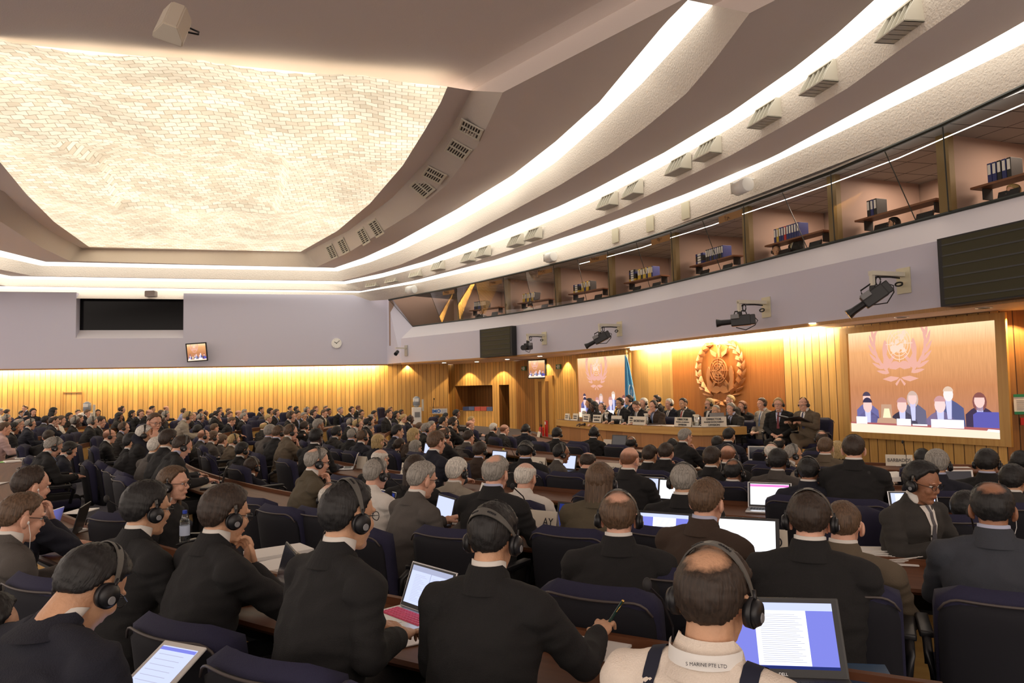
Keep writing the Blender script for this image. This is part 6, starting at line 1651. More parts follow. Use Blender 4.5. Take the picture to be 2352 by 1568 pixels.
# px py h facing hair skin coat flags pose row tie label
POD = [
 (1353, 926, 22, -100, 'kl', 2, 'K', '', 'P2', 1.55, None, 'person with long black hair looking left, first on the stage from the left'),
 (1364, 934, 22, -105, 'kl', 4, 'K', 'H', 'P0', .55, None, 'dark-haired person in headphones in front of the first person on the stage'),
 (1384, 937, 24, -120, 'dB', 1, 'K', 'H', 'P0b', .5, None, 'bald person in headphones bowed behind the golden bell'),
 (1424, 926, 25, -125, 'ks', 2, 'K', 'Hg', 'P0', .5, 'N', 'black-haired person with glasses and headphones behind the CHAIRMAN sign'),
 (1444, 919, 24, -110, 'ks', 1, 'N', 'H', 'P2', 1.7, 'N', 'person with black hair and headphones behind and right of the black-haired one with glasses'),
 (1462, 933, 25, -125, 'ms', 1, 'K', 'g', 'P0b', .5, None, 'person with brown crew cut and glasses behind the SECRETARY sign'),
 (1478, 926, 22, -135, 'wl', 1, 'L', 'H', 'P2', 1.7, None, 'person with long pale hair in the second row of the stage'),
 (1501, 933, 27, -130, 'dr', 1, 'B', 'H', 'P1', .5, 'U', 'balding person in dark brown suit with joined hands at the middle of the podium'),
 (1508, 919, 20, -100, 'kb', 2, 'K', 'H', 'P2', 2.1, None, 'person mostly hidden behind the balding one in dark brown'),
 (1537, 928, 25, -125, 'ws', 1, 'N', 'H', 'P2', 1.5, 'N', 'white-haired person in navy suit with headphones on the stage'),
 (1569, 927, 25, -135, 'ks', 2, 'G', '', 'P2', 1.4, 'R', 'black-haired person with a bright red tie on the stage'),
 (1629, 928, 26, -120, 'yc', 1, 'K', 'Hg', 'P2', 1.5, None, 'person with blond bob and headphones left of the smiling one'),
 (1644, 943, 27, -145, 'gt', 2, 'K', '', 'P2', .6, None, 'smiling person with shaved grey hair and black turtleneck at the podium'),
 (1677, 920, 24, -115, 'ys', 1, 'G', '', 'P2', 1.7, None, 'fair-haired person half hidden behind the grey-haired speaker'),
 (1679, 939, 31, -135, 'gs', 1, 'G', 'H', 'P0', .5, 'G', 'grey-haired person in charcoal suit at the right end of the podium'),
 (1705, 934, 28, -130, 'al', 1, 'K', 'H', 'P2', 1.5, None, 'person with long reddish hair and a white badge on the stage'),
 (1750, 928, 28, -130, 'ms', 1, 'L', 'H', 'P2', 1.1, None, 'young person in light grey jacket, third from the right on the stage'),
 (1788, 929, 31, -165, 'ys', 1, 'K', 'HgV', 'P2', .4, 'D', 'fair-haired person with glasses and dark red tie, hands on the lap'),
 (1846, 929, 31, -140, 'aB', 1, 'T', 'HgX', 'P3', -.2, 'N', 'balding person in brown suit with crossed legs holding a black folder'),
]
for q in POD:
    x, y, h, f, hair, skin, coat, fl, pose, row, tie, lab = q
    d = (desk_d(min(x, 1700)) + row) if x < 1740 else {1750: 14.6, 1788: 13.6, 1846: 13.0}[x]
    Hc = EYE + ray(x, y) * d; pr = person(Hc, f, hair, skin, coat, fl, pose, lab, None, 32, tie)
    chair(pr.location.x, pr.location.y, pr.rotation_euler.z, ('navy stage chair of the ' + lab).split(' on the stage')[0][:90].rsplit(' ', 0)[0] if len(('navy stage chair of the ' + lab).split()) <= 16 else ' '.join(('navy stage chair of the ' + lab).split()[:15]), True, z=pr.location.z, group='navy stage chairs')
    if x == 1846:
        fo = thing('folder', 'open black folder held by the balding person with crossed legs', 'folder', pr.matrix_basis @ V(0, .42, .92), pr.rotation_euler.z); fo.rotation_euler.x = .35
        bm = bmesh.new(); box(bm, (-.12, 0, 0), (.24, .32, .012), Matrix.Rotation(.15, 3, 'Y')); box(bm, (.12, 0, 0), (.24, .32, .012), Matrix.Rotation(-.15, 3, 'Y')); obj('cover', bm, M_black, fo)
        bm = bmesh.new(); box(bm, (.10, 0, .014), (.20, .28, .006), Matrix.Rotation(-.15, 3, 'Y')); obj('sheet', bm, M_paper, fo)
for px, lab in ((1547, 'empty navy chair left of the red tie'), (1598, 'empty navy chair between the middle and the right of the podium'), (1729, 'empty navy chair at the right end of the podium')):
    p = on_poly_px(dk, min(px, 1712)); d = p.y + (.75 if px < 1700 else .9); q = PD(px, 940, d); chair(q.x, q.y, math.radians(125) - .0 + math.atan2(q.y, q.x) * 0, lab, True, z=-.08, group='navy stage chairs')
# things on the podium: name plates, flasks, glasses, bell
def on_pod(px, back): p = on_poly_px(dk, px); i = min(range(len(dk)), key=lambda k: (dk[k] - p).length); n_ = offs(dk, sg)[i] - dk[i]; n_.z = 0; n_.normalize(); return V(p.x, p.y, DZP + .004) + n_ * back, math.atan2(n_.y, n_.x) - PI / 2
PL = [(1293, ['CHIEF', 'FSD'], 17, 15), (1312, ['HEAD', 'CSD'], 20, 17), (1337, ['DIRECTOR', 'LEGAL'], 24, 18), (1362, ['SECRETARY', 'GENERAL'], 27, 18), (1406, ['CHAIRMAN'], 30, 19), (1442, ['DIRECTOR', 'MARITIME SAFETY', 'DIVISION'], 32, 19), (1460, ['SECRETARY'], 36, 20), (1560, ['DIRECTOR', 'TECHNICAL CO-OPERATION', 'DIVISION'], 43, 22), (1642, ['DIRECTOR', 'MARINE ENVIRONMENT', 'DIVISION'], 50, 24)]
for k, (px, tx, wpx, hpx) in enumerate(PL):
    p, a = on_pod(px, .10 if k != 5 else .16); s = p.y / FPX; W_ = wpx * s * 1.12; H_ = hpx * s * .95
    hard = len(tx) == 2 and k < 3
    th = thing('name_plate', ('cream name plate with black capitals, %s from left on the podium' % ORD[k]), 'name plate', p, a + (.12 if k < 6 else 0), 'name plates on the podium')
    bm = bmesh.new(); poly(bm, [(-W_ / 2, 0, 0), (W_ / 2, 0, 0), (W_ / 2, .03, H_), (-W_ / 2, .03, H_)], .004, (0, 1, 0)); poly(bm, [(-W_ / 2, .07, 0), (W_ / 2, .07, 0), (W_ / 2, .034, H_), (-W_ / 2, .034, H_)], .004, (0, 1, 0)); obj('card', bm, M_card, th)
    n_ = len(tx)
    if not hard:
        for j, s_ in enumerate(tx): sz_ = min(H_ * (.30 if n_ > 1 else .38), W_ * 1.45 / max(6, len(s_))); text(s_, sz_ * (1 if j == 0 else .9), M_ink, (0, -.004 + .03 * (1 - (j + .8) / (n_ + .4)) - .004, H_ * (1 - (j + .8) / (n_ + .5))), Matrix.Rotation(PI / 2 - .15, 3, 'X'), th, bold=.001)
    else:
        for j in range(2): bm = bmesh.new(); box(bm, (0, .006, H_ * (.62 - .3 * j)), (W_ * .6, .004, H_ * .12)); obj('printed_line', bm, M_ink, th)
for px, lab in ((1317, 'leftmost'), (1369, 'second'), (1464, 'third'), (1588, 'rightmost')):
    p, a = on_pod(px, .30); s = .24; th = thing('vacuum_flask', '%s steel and cream water flask on the podium' % lab, 'flask', p, a, 'water flasks on the podium')
    bm = bmesh.new(); cyl(bm, (0, 0, 0), (0, 0, s * .78), .055, .052, 20); obj('body', bm, M_silver, th, True)
    bm = bmesh.new(); cyl(bm, (0, 0, s * .78), (0, 0, s), .054, .045, 20); box(bm, (-.05, 0, s * .93), (.05, .03, .03)); obj('lid', bm, M_cream, th)
    bm = bmesh.new(); tube(bm, [(.05, 0, s * .85), (.095, 0, s * .8), (.095, 0, s * .45), (.055, 0, s * .3)], .01, 6); obj('handle', bm, M_black, th)
M_gl = glass('tumbler_glass', (.85, .88, .88), .15)
for k, (px, bk_) in enumerate(((1306, .2), (1377, .2), (1418, .15), (1473, .2), (1574, .2), (1583, .18))):
    p, a = on_pod(px, bk_); bm = bmesh.new(); cyl(bm, (0, 0, 0), (0, 0, .11), .032, .037, 16, cap=False); cyl(bm, (0, 0, 0), (0, 0, .01), .032, .032, 16); o = obj('drinking_glass', bm, M_gl, None, True); o.location = p; tag(o, 'drinking glass on the podium, %s from the left' % ORD[k], 'glass', 'glasses on the podium')
p, a = on_pod(1395, .32); th = thing('ship_bell', 'golden bell on an ornate gilt stand with a wooden foot on the podium', 'bell', p, a)
M_gold = mat('gilt_brass', (.83, .55, .16), .22, .95)
bm = bmesh.new(); box(bm, (0, 0, .035), (.34, .2, .07), bev=.012); uvwood(obj('foot', bm, M_red, th))
bm = bmesh.new(); cyl(bm, (0, 0, .14), (0, 0, .17), .085, .075, 24); cyl(bm, (0, 0, .17), (0, 0, .27), .072, .045, 24); ell(bm, (0, 0, .27), (.046, .046, .035)); obj('bell_body', bm, M_gold, th, True)
for s in (-1, 1):
    bm = bmesh.new(); tube(bm, [(s * .11, 0, .07), (s * .14, 0, .13), (s * .095, 0, .20), (s * .12, 0, .28), (s * .09, 0, .34)], [.03, .022, .02, .024, .016], 8); ell(bm, (s * .09, 0, .36), (.022, .022, .022)); obj('stand_figure', bm, M_gold, th, True)
bm = bmesh.new(); tube(bm, [(-.1, 0, .33), (0, 0, .37), (.1, 0, .33)], .018, 8); obj('crossbar', bm, M_gold, th, True)
def gmic(p, rz, L, label, group='gooseneck microphones', lean=.3):
    th = thing('gooseneck_microphone', label, 'microphone', p, rz, group)
    bm = bmesh.new(); box(bm, (0, 0, .018), (.13, .11, .036), bev=.008); box(bm, (.02, -.02, .04), (.05, .03, .008)); obj('base', bm, M_black, th)
    bm = bmesh.new(); tube(bm, [(0, .02, .03), (0, .02, L * .45), (-.02, -lean * L * .3, L * .8), (-.04, -lean * L, L)], .0045, 6); obj('stem', bm, M_black, th)
    bm = bmesh.new(); ell(bm, (-.045, -lean * L - .012, L + .012), (.016, .016, .024)); obj('head', bm, M_dark, th, True)
for k, px in enumerate((1325, 1450, 1490, 1537, 1612, 1625)):
    p, a = on_pod(px, .34); gmic(p, a + PI, .36, 'thin black microphone on the podium, %s from the left' % ORD[k], 'microphones on the podium')
for k, (px, w_) in enumerate(((1300, .3), (1424, .25), (1490, .35), (1525, .25), (1600, .3), (1695, .2))):
    p, a = on_pod(px, .2); bm = bmesh.new(); box(bm, (0, 0, .004), (w_, .21, .006)); o = obj('document', bm, M_paper); o.location = p; o.rotation_euler.z = a + .1; tag(o, 'white document on the podium, %s from the left' % ORD[k], 'paper', 'documents on the podium')
p, a = on_pod(1663, .3); th = thing('monitor_back', 'back of a small grey screen beside the right-hand name plate', 'monitor', p, a); bm = bmesh.new(); box(bm, (0, 0, .15), (.3, .02, .24), Matrix.Rotation(-.2, 3, 'X')); obj('panel', bm, M_grey, th); bm = bmesh.new(); box(bm, (0, .04, .01), (.2, .14, .02)); obj('foot', bm, M_grey, th)
# ------------------------------------------------------------------ laptops and papers on the desks
SB = emis('screen_blue', (.22, .24, .78), 0.500); SWH = emis('screen_white', (.92, .94, 1.0), 0.625); SLV = emis('screen_lavender', (.62, .68, 1.0), 0.525); SDK = mat('screen_off', (.045, .05, .07), .15); SNV = emis('screen_navy', (.02, .03, .16), 0.500); SPK = emis('screen_pink', (.9, .25, .7), 0.500); STX = emis('screen_text', (.55, .56, .70), 0.450)
def laptop(p, rz, kind, label, W_=.34, col='k', ang=108, keys=None, brand=None):
    th = thing('laptop', label, 'laptop', p, rz, None); D = W_ * .62; bm_ = {'k': M_black, 's': M_silver, 'w': M_white, 'g': mat('dark_grey_shell', (.045, .045, .045), .45)}[col]
    bm = bmesh.new(); box(bm, (0, 0, .011), (W_, D, .020), bev=.005); obj('base', bm, bm_, th)
    bm = bmesh.new(); box(bm, (0, D * .12, .0215), (W_ * .84, D * .46, .003)); kb = obj('keyboard', bm, keys or M_black, th)
    if W_ > .3 and p.y < 7:
        for j in range(5):
            bm = bmesh.new()
            for i in range(13): box(bm, (-W_ * .39 + W_ * .065 * i, D * (.30 - .09 * j), .0235), (W_ * .052, D * .066, .003))
            obj('key_row', bm, keys or M_dark, kb)
        bm = bmesh.new(); box(bm, (0, -D * .3, .0216), (W_ * .3, D * .22, .0015)); obj('touchpad', bm, M_grey if col != 's' else M_silver, th)
    H = D * .98; lid = bpy.data.objects.new('lid', None); COL.objects.link(lid); lid.parent = th; lid.location = (0, D / 2 - .004, .018); lid.rotation_euler.x = -math.radians(ang - 90)
    bm = bmesh.new(); box(bm, (0, .004, H / 2), (W_, .009, H), bev=.004); obj('lid_shell', bm, bm_, lid)
    bm = bmesh.new(); box(bm, (0, -.0012, H / 2), (W_ * .96, .0015, H * .95)); obj('bezel', bm, M_black if col != 'w' else M_white, lid)
    w2, h2 = W_ * .88, H * .82
    def sc(nm, u0, u1, v0, v1, m, k): bm = bmesh.new(); y = -.0022 - .0004 * k; poly(bm, [(w2 * (u0 - .5), y, H / 2 + H * .02 + h2 * (v0 - .5)), (w2 * (u1 - .5), y, H / 2 + H * .02 + h2 * (v0 - .5)), (w2 * (u1 - .5), y, H / 2 + H * .02 + h2 * (v1 - .5)), (w2 * (u0 - .5), y, H / 2 + H * .02 + h2 * (v1 - .5))]); obj(nm, bm, m, lid)
    sc('display', 0, 1, 0, 1, {'doc': SB, 'white': SWH, 'light': SLV, 'two': SLV, 'blue': SB, 'off': SDK, 'navy': SNV, 'mac': SLV}[kind], 0)
    if kind == 'doc': sc('toolbar', 0, 1, .88, 1, SLV, 1); sc('page', .30, .76, .05, .88, SWH, 1); sc('taskbar', 0, 1, 0, .045, SNV, 1)
    if kind == 'doc' and p.y < 6:
        for j in range(24): sc('text_line', .345, .72 - .03 * (j % 3), .10 + .031 * j, .108 + .031 * j, STX, 2)
    if kind == 'two':
        sc('toolbar', 0, 1, .86, 1, emis('screen_grey', (.42, .45, .62), 0.500), 1); sc('page_gap', .495, .51, 0, .86, emis('screen_grey', (.42, .45, .62), 0.500), 1)
        for j in range(18): sc('text_line', .12, .42 - .05 * (j % 4), .08 + .04 * j, .088 + .04 * j, STX, 1); sc('text_line', .56, .92 - .04 * (j % 3), .08 + .04 * j, .088 + .04 * j, STX, 1)
    if kind == 'mac': sc('page', .1, .80, .14, .95, SWH, 1); sc('dock', 0, 1, 0, .1, SNV, 1); sc('icon_column', .84, .97, .15, .92, SNV, 1)
    if kind == 'white' and col == 's': sc('toolbar', 0, 1, .86, .97, SPK, 1)
    if brand: text(brand, .013, M_silver, (0, -.003, H * .045), Matrix.Rotation(PI / 2, 3, 'X'), lid, 'lettering', .0003)
    return th
LP = [ # px, ring radius, turn, kind, width, shell, angle, label
 (1822, 19.22, .34, 'doc', .42, 'g', 112, 'large black laptop with a white page on blue at the lower right'),
 (925, 19.17, -.25, 'two', .33, 's', 112, 'silver laptop with bright pink keyboard showing two pages'),
 (598, 19.2, -.5, 'off', .33, 'k', 105, 'black laptop with dim screen under the hand at the chin'),
 (405, 19.2, -.55, 'light', .33, 'k', 106, 'black laptop with pale blue screen beside the water bottle'),
 (862, 17.2, -.2, 'navy', .30, 's', 98, 'silver-rimmed laptop with blue screen behind the thick black hair'),
 (140, 19.2, -.5, 'blue', .33, 'k', 105, 'thin laptop with deep blue screen at the far left of the nearest desk'),
 (1508, 17.3, .05, 'doc', .37, 'k', 108, 'black laptop with a blue and white document right of the thinning brown hair'),
 (1712, 17.3, .1, 'white', .37, 'k', 106, 'black laptop with a blank white screen before the dark brown suit'),
 (1300, 17.1, -.1, 'navy', .33, 'k', 104, 'black laptop with a dark blue start screen beside the AY sign'),
 (988, 17.25, -.4, 'light', .33, 'k', 104, 'black laptop with pale page in front of the lifted white sheet'),
 (1766, 15.25, .1, 'white', .36, 's', 105, 'silver laptop with white page under a pink bar'),
 (1938, 15.25, .15, 'doc', .33, 'k', 106, 'dark laptop with purple-blue screen below the upright black-suited back'),
 (2118, 15.4, .3, 'mac', .36, 's', 106, 'silver laptop with icons down the right beside the person looking round'),
 (2212, 13.3, .3, 'off', .34, 'w', 100, 'white-framed laptop behind the bald crown at the right'),
 (1540, 15.25, 0, 'white', .34, 'k', 105, 'laptop with narrow white screen left of the grey-haired person in headphones'),
 (1474, 15.2, 0, 'light', .34, 's', 104, 'silver laptop with lavender page behind the dark bobbed hair'),
 (1745, 10.3, .2, 'off', .36, 'w', 98, 'open white-framed laptop with a black screen near the podium end'),
 (1412, 9.5, .1, 'off', .38, 'g', 100, 'large grey laptop with dark screen before the podium'),
 (1288, 13.3, 0, 'light', .34, 'k', 104, 'black laptop with sky-blue screen by the grey suit in profile'),
 (1132, 13.4, 0, 'light', .34, 'k', 100, 'dark laptop with pale screen beside the small green bottle'),
 (795, 15.2, -.5, 'doc', .34, 's', 108, 'silver laptop with blue screen beside the small white sign in the middle distance'),
 (486, 17.3, -.4, 'light', .34, 'k', 104, 'laptop with light blue screen in the middle of the left crowd'),
 (620, 15.3, -.5, 'blue', .34, 's', 104, 'slim laptop with purple screen behind the navy suit'),
 (222, 19.3, -.5, 'off', .32, 's', 112, 'small silver laptop on the desk before the bowed person with a lanyard'),
 (68, 19.4, -.7, 'off', .32, 's', 105, 'silver laptop edge-on at the left among papers'),
 (1176, 9.5, .2, 'light', .32, 'k', 100, 'laptop with lavender screen left of the fire extinguisher'),
 (970, 13.3, 0, 'light', .32, 's', 100, 'small laptop with pale blue screen by the blond bob'),
]
for q in LP:
    p = ray_ring(q[0], q[1]); p.z = desk_z(q[1] // 1 if False else q[1]) ; R0 = max([x for x in (9.3, 10.1, 11.3, 13.05, 15, 17, 19, 21) if x <= q[1]]); p.z = desk_z({13.05: 13.1}.get(R0, R0)) + .001
    laptop(p, face_in(p) + q[2], q[3], q[7], q[4], q[5], q[6], keys=mat('pink_keys', (.75, .10, .20), .6) if 'pink keyboard' in q[7] else None, brand='DELL' if q[1] == 19.22 and q[5] == 'g' else None)
# name signs of delegations
def sign(px, R0, txt, W_, H_, label, turn=0, shift='CENTER', sz=None, back=.05):
    p = ray_ring(px, R0 + back); p.z = desk_z(R0) + .002; th = thing('delegation_sign', label, 'name sign', p, face_in(p) + turn)
    bm = bmesh.new(); poly(bm, [(-W_ / 2, 0, 0), (W_ / 2, 0, 0), (W_ / 2, .03, H_), (-W_ / 2, .03, H_)], .003, (0, 1, 0)); poly(bm, [(-W_ / 2, .07, 0), (W_ / 2, .07, 0), (W_ / 2, .034, H_), (-W_ / 2, .034, H_)], .003, (0, 1, 0)); obj('card', bm, M_card, th)
    if txt: text(txt, sz or H_ * .42, M_ink, (0 if shift == 'CENTER' else (-W_ * .45 if shift == 'LEFT' else W_ * .42), -.004 + .012, H_ * .5), Matrix.Rotation(PI / 2 - .2, 3, 'X'), th, 'lettering', .0006, shift, .85)
SG = [(2066, 10.1, 'BARBADOS', .34, .155, 'cream sign reading BARBADOS on the front right desk', 0, 'CENTER', .068), (1404, 13.1, 'CAMBODIA', .30, .14, 'cream sign reading CAMBODIA behind a bald head', 0, 'CENTER', .058),
      (688, 19.0, 'REPU', .34, .16, 'cream sign reading REPU beside thick black hair', -.35, 'LEFT', .085), (1742, 17.0, 'ND', .34, .15, 'cream sign ending in ND beside a blank white screen', .1, 'RIGHT', .085), (1235, 17.0, 'AY', .30, .15, 'cream sign ending in AY between black and white shoulders', 0, 'RIGHT', .08),
      (1232, 13.1, 'ON', .30, .15, 'cream sign ending in ON behind slicked black hair', 0, 'RIGHT', .06), (828, 15.0, '', .20, .17, 'small white card with a tiny grey print among the middle rows', .2, 'CENTER', .03), (928, 15.0, 'HONDU', .26, .15, 'cream sign reading HONDU beside the patterned top', -.2, 'LEFT', .06),
      (1396, 9.3, '', .22, .14, 'plain cream card leaning by the large grey laptop', .3, 'CENTER', .05), (1236, 9.3, '', .26, .13, 'plain cream card near the fire extinguisher', 0, 'CENTER', .05), (785, 17.0, '', .28, .14, 'white card behind the olive jacket arm', -.4, 'CENTER', .05)]
for s in SG: sign(*s)
# papers
def paper(p, rz, label, W_=.21, D_=.297, th_=.003, m=None, group='papers on the delegate desks'):
    bm = bmesh.new(); n = 6
    top = [[bm.verts.new((W_ * (i / n - .5), D_ * (j / n - .5), th_ + .006 * (i / n) ** 3 * (j / n))) for i in range(n + 1)] for j in range(n + 1)]
    for j in range(n):
        for i in range(n): bm.faces.new((top[j][i], top[j][i + 1], top[j + 1][i + 1], top[j + 1][i]))
    bt = [bm.verts.new((x * W_ / 2, y * D_ / 2, 0)) for x, y in ((-1, -1), (1, -1), (1, 1), (-1, 1))]; bm.faces.new(bt[::-1])
    for a, b, c, d in ((bt[0], bt[1], top[0][n], top[0][0]), (bt[1], bt[2], top[n][n], top[0][n]), (bt[2], bt[3], top[n][0], top[n][n]), (bt[3], bt[0], top[0][0], top[n][0])): bm.faces.new((a, b, c, d))
    o = obj('paper_sheet', bm, m or M_paper); o.location = p; o.rotation_euler.z = rz; return tag(o, label, 'paper', group)
def desk_pt(px, py, R0): p = PZ(px, py, desk_z(R0)); return V(p.x, p.y, desk_z(R0) + .003)
rp = random.Random(8)
NP = [(1305, 1455, 19, -.3, 1.4, .01, 'thick printed document on the nearest desk left of the green pen'), (980, 1455, 19, -.5, 1, .003, 'single sheet right of the pink keyboard'), (640, 1272, 19, -.3, 1.2, .02, 'upper stack of papers by the REPU sign'), (630, 1305, 19, -.2, 1.2, .02, 'middle stack of papers by the REPU sign'), (640, 1335, 19, -.4, 1.2, .012, 'lower stack of papers by the REPU sign'),
      (183, 1175, 19, .8, .9, .003, 'sheet before the deep blue laptop'), (165, 1222, 19, .5, .8, .003, 'pale sheet beside the writing hand at the left'), (1755, 1278, 17, .4, 1.4, .006, 'white document below the ND sign'), (2020, 1278, 17, .2, 1.5, .006, 'white papers under the coiled cables'), (1040, 1195, 17, .2, 1.1, .01, 'white document under the lifted sheet'),
      (2075, 1068, 10.1, .1, 1.1, .003, 'printed leaflet in front of the BARBADOS sign'), (2200, 1072, 10.1, .1, 1.1, .003, 'printed leaflet right of the BARBADOS sign'), (2055, 1100, 13.1, .5, 1.5, .05, 'thick open document pile beside the upright black-suited back'), (1120, 1062, 15, .2, 1, .004, 'white sheet by the small bottle'), (880, 1052, 15, .1, 1, .004, 'white sheet near the middle signs')]
for x, y, R0, tn, sc_, th_, lab in NP: p = desk_pt(x, y, R0); paper(p, face_in(p) + tn, lab, .21 * sc_, .297 * sc_, th_, group=None)
rl = []
for i in range(44):
    R0 = [13.0, 15.0, 17.0, 19.0, 21.0, 23.0][i % 6]; t0, t1 = {13.0: (-16, 36), 15.0: (-18, 44), 17.0: (-16, 44), 19.0: (-14, 42), 21.0: (-12, 13), 23.0: (-10, 12)}[R0]; th_ = t0 + (t1 - t0) * rp.random()
    p = pol(R0 + .24, th_); p.z = desk_z(R0 if R0 != 13.0 else 13.1) + .003; rl.append((R0, th_, paper(p, face_in(p) + rp.uniform(-.4, .4), '', .21 * rp.choice([1, 1, 1.4]), .297, rp.choice([.003, .003, .02]))))
for R0 in {q[0] for q in rl}:
    for k, q in enumerate(sorted((q for q in rl if q[0] == R0), key=lambda q: q[1])): q[2]['label'] = 'white paper, %s from the far end of the %s desk ring counted from the podium' % (ORD[k], {13.0: 'second', 15.0: 'third', 17.0: 'fourth', 19.0: 'fifth', 21.0: 'sixth', 23.0: 'seventh'}[R0])
p = desk_pt(22, 1060, 19); paper(p, .3, 'bright green sheet on the desk at the left edge', .24, .3, .004, mat('green_paper', (.30, .75, .22), .7), None)
p = desk_pt(1990, 1560, 19); paper(p, face_in(p) + .2, 'dark blue booklet on the nearest desk at the bottom right', .16, .22, .006, mat('booklet_blue', (.03, .07, .14), .35), None)
# held sheets
def held(key, loc, rx, ry, rz, lab, W_=.21, D_=.297, rows=0):
    r = PR[key]; M = Matrix.LocRotScale(r[-1].location, r[-1].rotation_euler, None) @ Matrix.Translation(loc) @ Matrix.Rotation(rz, 4, 'Z') @ Matrix.Rotation(ry, 4, 'Y') @ Matrix.Rotation(rx, 4, 'X')
    o = paper(V(0, 0, 0), 0, lab, W_, D_, .002, group=None); o.matrix_world = M; return o
held((970, 1103), V(.02, .60, .96), 1.25, 0, -.3, 'white sheet lifted by the grey-suited person', .26, .30)
held((50, 1190), V(.05, .60, .98), 1.2, .15, -.2, 'typed sheet held up by the grey-suited person at the left edge')
# tablet
r = PR[(205, 1352)]; M = Matrix.LocRotScale(r[-1].location, r[-1].rotation_euler, None) @ Matrix.Translation(V(.0, .56, .775)) @ Matrix.Rotation(.5, 4, 'X')
tb = thing('tablet', 'white tablet with a lavender screen held at the lower left corner', 'tablet'); tb.matrix_world = M
bm = bmesh.new(); box(bm, (0, 0, 0), (.19, .245, .009), bev=.004); obj('case', bm, M_white, tb)
bm = bmesh.new(); box(bm, (0, 0, .0052), (.155, .205, .001)); obj('display', bm, SLV, tb)
for j in range(8): bm = bmesh.new(); box(bm, (-.01, .07 - .02 * j, .0062), (.11, .002, .0006)); obj('text_line', bm, STX, tb)
bm = bmesh.new(); box(bm, (0, .092, .0062), (.155, .012, .0006)); obj('toolbar', bm, SB, tb)
# pen in the hand, notepad and pencil
r = PR[(1133, 1240)]; Mr = Matrix.LocRotScale(r[-1].location, r[-1].rotation_euler, None)
P5 = POSE['P5']; hp = Mr @ (Vector(P5['R'][1]) + V(-.005, .10, .035)); pn = thing('pen', 'dark green pen with a gold clip held upright over the notepad', 'pen', hp, 0); pn.rotation_euler = (.25, .55, 0)
bm = bmesh.new(); cyl(bm, (0, 0, -.07), (0, 0, .075), .0052, .0062, 12); obj('barrel', bm, mat('pen_green', (.01, .05, .045), .25), pn)
bm = bmesh.new(); tube(bm, [(0, -.008, .075), (0, -.010, .05), (0, -.008, .03)], .0018, 5); ell(bm, (0, 0, .077), (.006, .006, .004)); obj('clip', bm, M_gold, pn)
p = desk_pt(1385, 1492, 19); nb_ = thing('notepad', 'spiral notepad under the hand with the green pen', 'notepad', p, face_in(p) - .2); bm = bmesh.new(); box(bm, (0, 0, .005), (.15, .20, .01)); obj('pad', bm, M_paper, nb_)
bm = bmesh.new()
for i in range(14): tube(bm, [(-.070 + .0108 * i, .098, .004), (-.070 + .0108 * i, .104, .010), (-.070 + .0108 * i, .096, .014)], .0013, 4)
obj('spiral', bm, M_black, nb_)
p = desk_pt(1463, 1450, 19); pc = thing('pencil', 'pale wooden pencil on the rear of the nearest desk', 'pencil', p, face_in(p)); bm = bmesh.new(); cyl(bm, (-.085, .0, .006), (.085, .0, .006), .0038, .0038, 6); obj('shaft', bm, M_card, pc); bm = bmesh.new(); cyl(bm, (.073, 0, .006), (.080, 0, .006), .0042, .0042, 8); obj('ferrule', bm, M_gold, pc)
p = desk_pt(1988, 1262, 17); pc = thing('pencil', 'pale wooden pencil behind the white cables', 'pencil', p, face_in(p)); bm = bmesh.new(); cyl(bm, (-.12, .03, .006), (.12, .03, .006), .0038, .0038, 6); obj('shaft', bm, M_card, pc)
# cables
p = desk_pt(2030, 1292, 17); bm = bmesh.new(); rc = random.Random(2)
for q in range(5): tube(bm, [p + V((.14 + .02 * q) * math.cos(a) * (1 + .1 * rc.random()), (.05 + .012 * q) * math.sin(a) + .01 * math.sin(3 * a + q), .012 + .006 * q + .004 * math.sin(2 * a + q)) for a in np.linspace(0, 2 * PI, 26)[:-1]], .0028, 6, True)
tag(obj('white_cable', bm, M_white, None, True), 'coiled white cables lying on papers on the second desk', 'cable')
p = desk_pt(2190, 1168, 15); bm = bmesh.new(); tube(bm, [p + V(.05 * math.cos(a) + .02 * a, .04 * math.sin(a), .008 + .004 * math.sin(2 * a)) for a in np.linspace(0, 9, 40)], .003, 6); tag(obj('white_cable', bm, M_white, None, True), 'small loose white cable right of the silver laptop with icons', 'cable')
p = desk_pt(1995, 1163, 15); pg = thing('mains_adapter', 'white mains adapter on the third desk behind the dark laptop', 'adapter', p, face_in(p)); bm = bmesh.new(); box(bm, (0, 0, .025), (.10, .05, .05), bev=.008); obj('adapter_body', bm, M_white, pg); bm = bmesh.new(); tube(bm, [(-.03, .02, .04), (-.05, .04, .12), (.05, .05, .09), (.15, .02, .02)], .005, 6); obj('lead', bm, M_black, pg)
p = desk_pt(272, 1225, 19); pg = thing('mains_adapter', 'cream travel plug with a cable standing on the nearest desk at left', 'adapter', p, 0); bm = bmesh.new(); cyl(bm, (0, 0, 0), (0, 0, .05), .045, .04, 14); cyl(bm, (0, 0, .05), (0, 0, .09), .028, .022, 12); obj('adapter_body', bm, M_card, pg); bm = bmesh.new(); tube(bm, [(0, 0, .09), (.02, .0, .13), (.07, 0, .11), (.12, .02, .02), (.05, .1, .01)], .005, 6); obj('lead', bm, M_white, pg)
p = desk_pt(1773, 1262, 17); ms = thing('computer_mouse', 'small black computer mouse below the ND sign', 'mouse', p, .3); bm = bmesh.new(); ell(bm, (0, 0, .016), (.03, .05, .018)); obj('mouse_body', bm, M_black, ms, True)
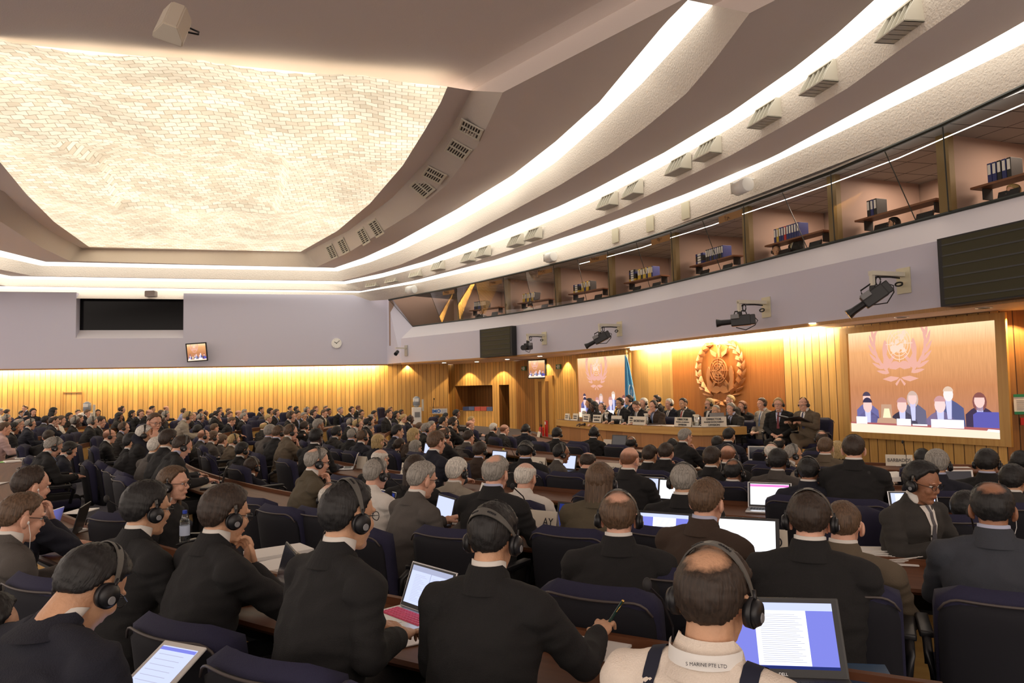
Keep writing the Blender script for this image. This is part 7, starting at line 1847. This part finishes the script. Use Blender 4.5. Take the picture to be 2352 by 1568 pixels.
# bottles
def bottle(p, lab, capc, labc, H=.22):
    th = thing('water_bottle', lab, 'bottle', p); bm = bmesh.new(); cyl(bm, (0, 0, 0), (0, 0, H * .62), .032, .032, 20); cyl(bm, (0, 0, H * .62), (0, 0, H * .86), .032, .013, 20); obj('bottle_body', bm, M_gl, th, True)
    bm = bmesh.new(); cyl(bm, (0, 0, H * .86), (0, 0, H * .96), .015, .015, 14); obj('cap', bm, capc, th)
    bm = bmesh.new(); cyl(bm, (0, 0, H * .2), (0, 0, H * .5), .0328, .0328, 20, cap=False); obj('bottle_label', bm, labc, th)
p = desk_pt(424, 1245, 19); bottle(p, 'clear water bottle with a blue cap between two headphone wearers', mat('cap_blue', (.03, .07, .5), .4), mat('bottle_label_blue', (.6, .7, .9), .5))
p = desk_pt(1157, 1062, 13.1); bottle(p, 'small bottle with a yellow cap and green label in the middle rows', mat('cap_yellow', (.8, .7, .1), .4), mat('bottle_label_green', (.25, .55, .2), .5))
# microphones on the delegate desks
for px, R0, lab in ((1545, 19.12, 'black gooseneck microphone and console left of the cream shirt'), (2015, 15.12, 'black gooseneck microphone on the third desk right of the purple screen'), (2250, 17.12, 'gooseneck microphone head left of the blue-grey suit'), (2083, 10.2, 'gooseneck microphone by the BARBADOS sign'), (1180, 13.2, 'gooseneck microphone by the small bottle in the middle rows'),
                    (300, 19.12, 'gooseneck microphone above the travel plug at left'), (1382, 9.4, 'gooseneck microphone beside the large grey laptop'), (1215, 17.15, 'gooseneck microphone before the AY sign'), (930, 17.15, 'gooseneck microphone behind the white shirt'), (500, 17.15, 'gooseneck microphone by the light blue screen'), (85, 19.15, 'gooseneck microphone among papers at the left edge')):
    p = ray_ring(px, R0); p.z = desk_z(R0 - .1) + .001; gmic(p, face_in(p) + (PI if px != 1545 else 0) * 0, .34 if px != 1545 else .30, lab, None, lean=.35)
# interpreters in the booths
def booth_person(px, py, d_in, h, f, hair, skin, coat, fl, lab):
    """seated behind the sill: on the sight line, a little beyond the glass"""
    g = on_poly_px(atz(Gx, ZG), px); p = EYE + ray(px, py) * (g.y + d_in); person(p, f, hair, skin, coat, fl, 'P2', lab, None, h)
booth_person(2052, 515, .55, 40, -95, 'kl', 2, 'K', '', 'person with long black hair in profile behind the booth glass, right side')
booth_person(2326, 442, .5, 46, -125, 'yc', 1, 'K', 'H', 'blond person with headphones in the rightmost interpreter booth')
booth_person(1783, 577, .6, 34, 180, 'aB', 2, 'K', 'H', 'balding person behind the glass below the upright blue and red binders')
booth_person(1822, 540, .9, 34, -120, 'ks', 2, 'G', '', 'dark-haired person reading in the booth right of the blue and red binders')
booth_person(1218, 700, .6, 22, 40, 'ds', 1, 'W', 'H', 'dark-haired person seen from behind in the third booth')
booth_person(1107, 716, .7, 20, 160, 'ds', 2, 'G', '', 'dark-haired person with raised hands in the second booth')
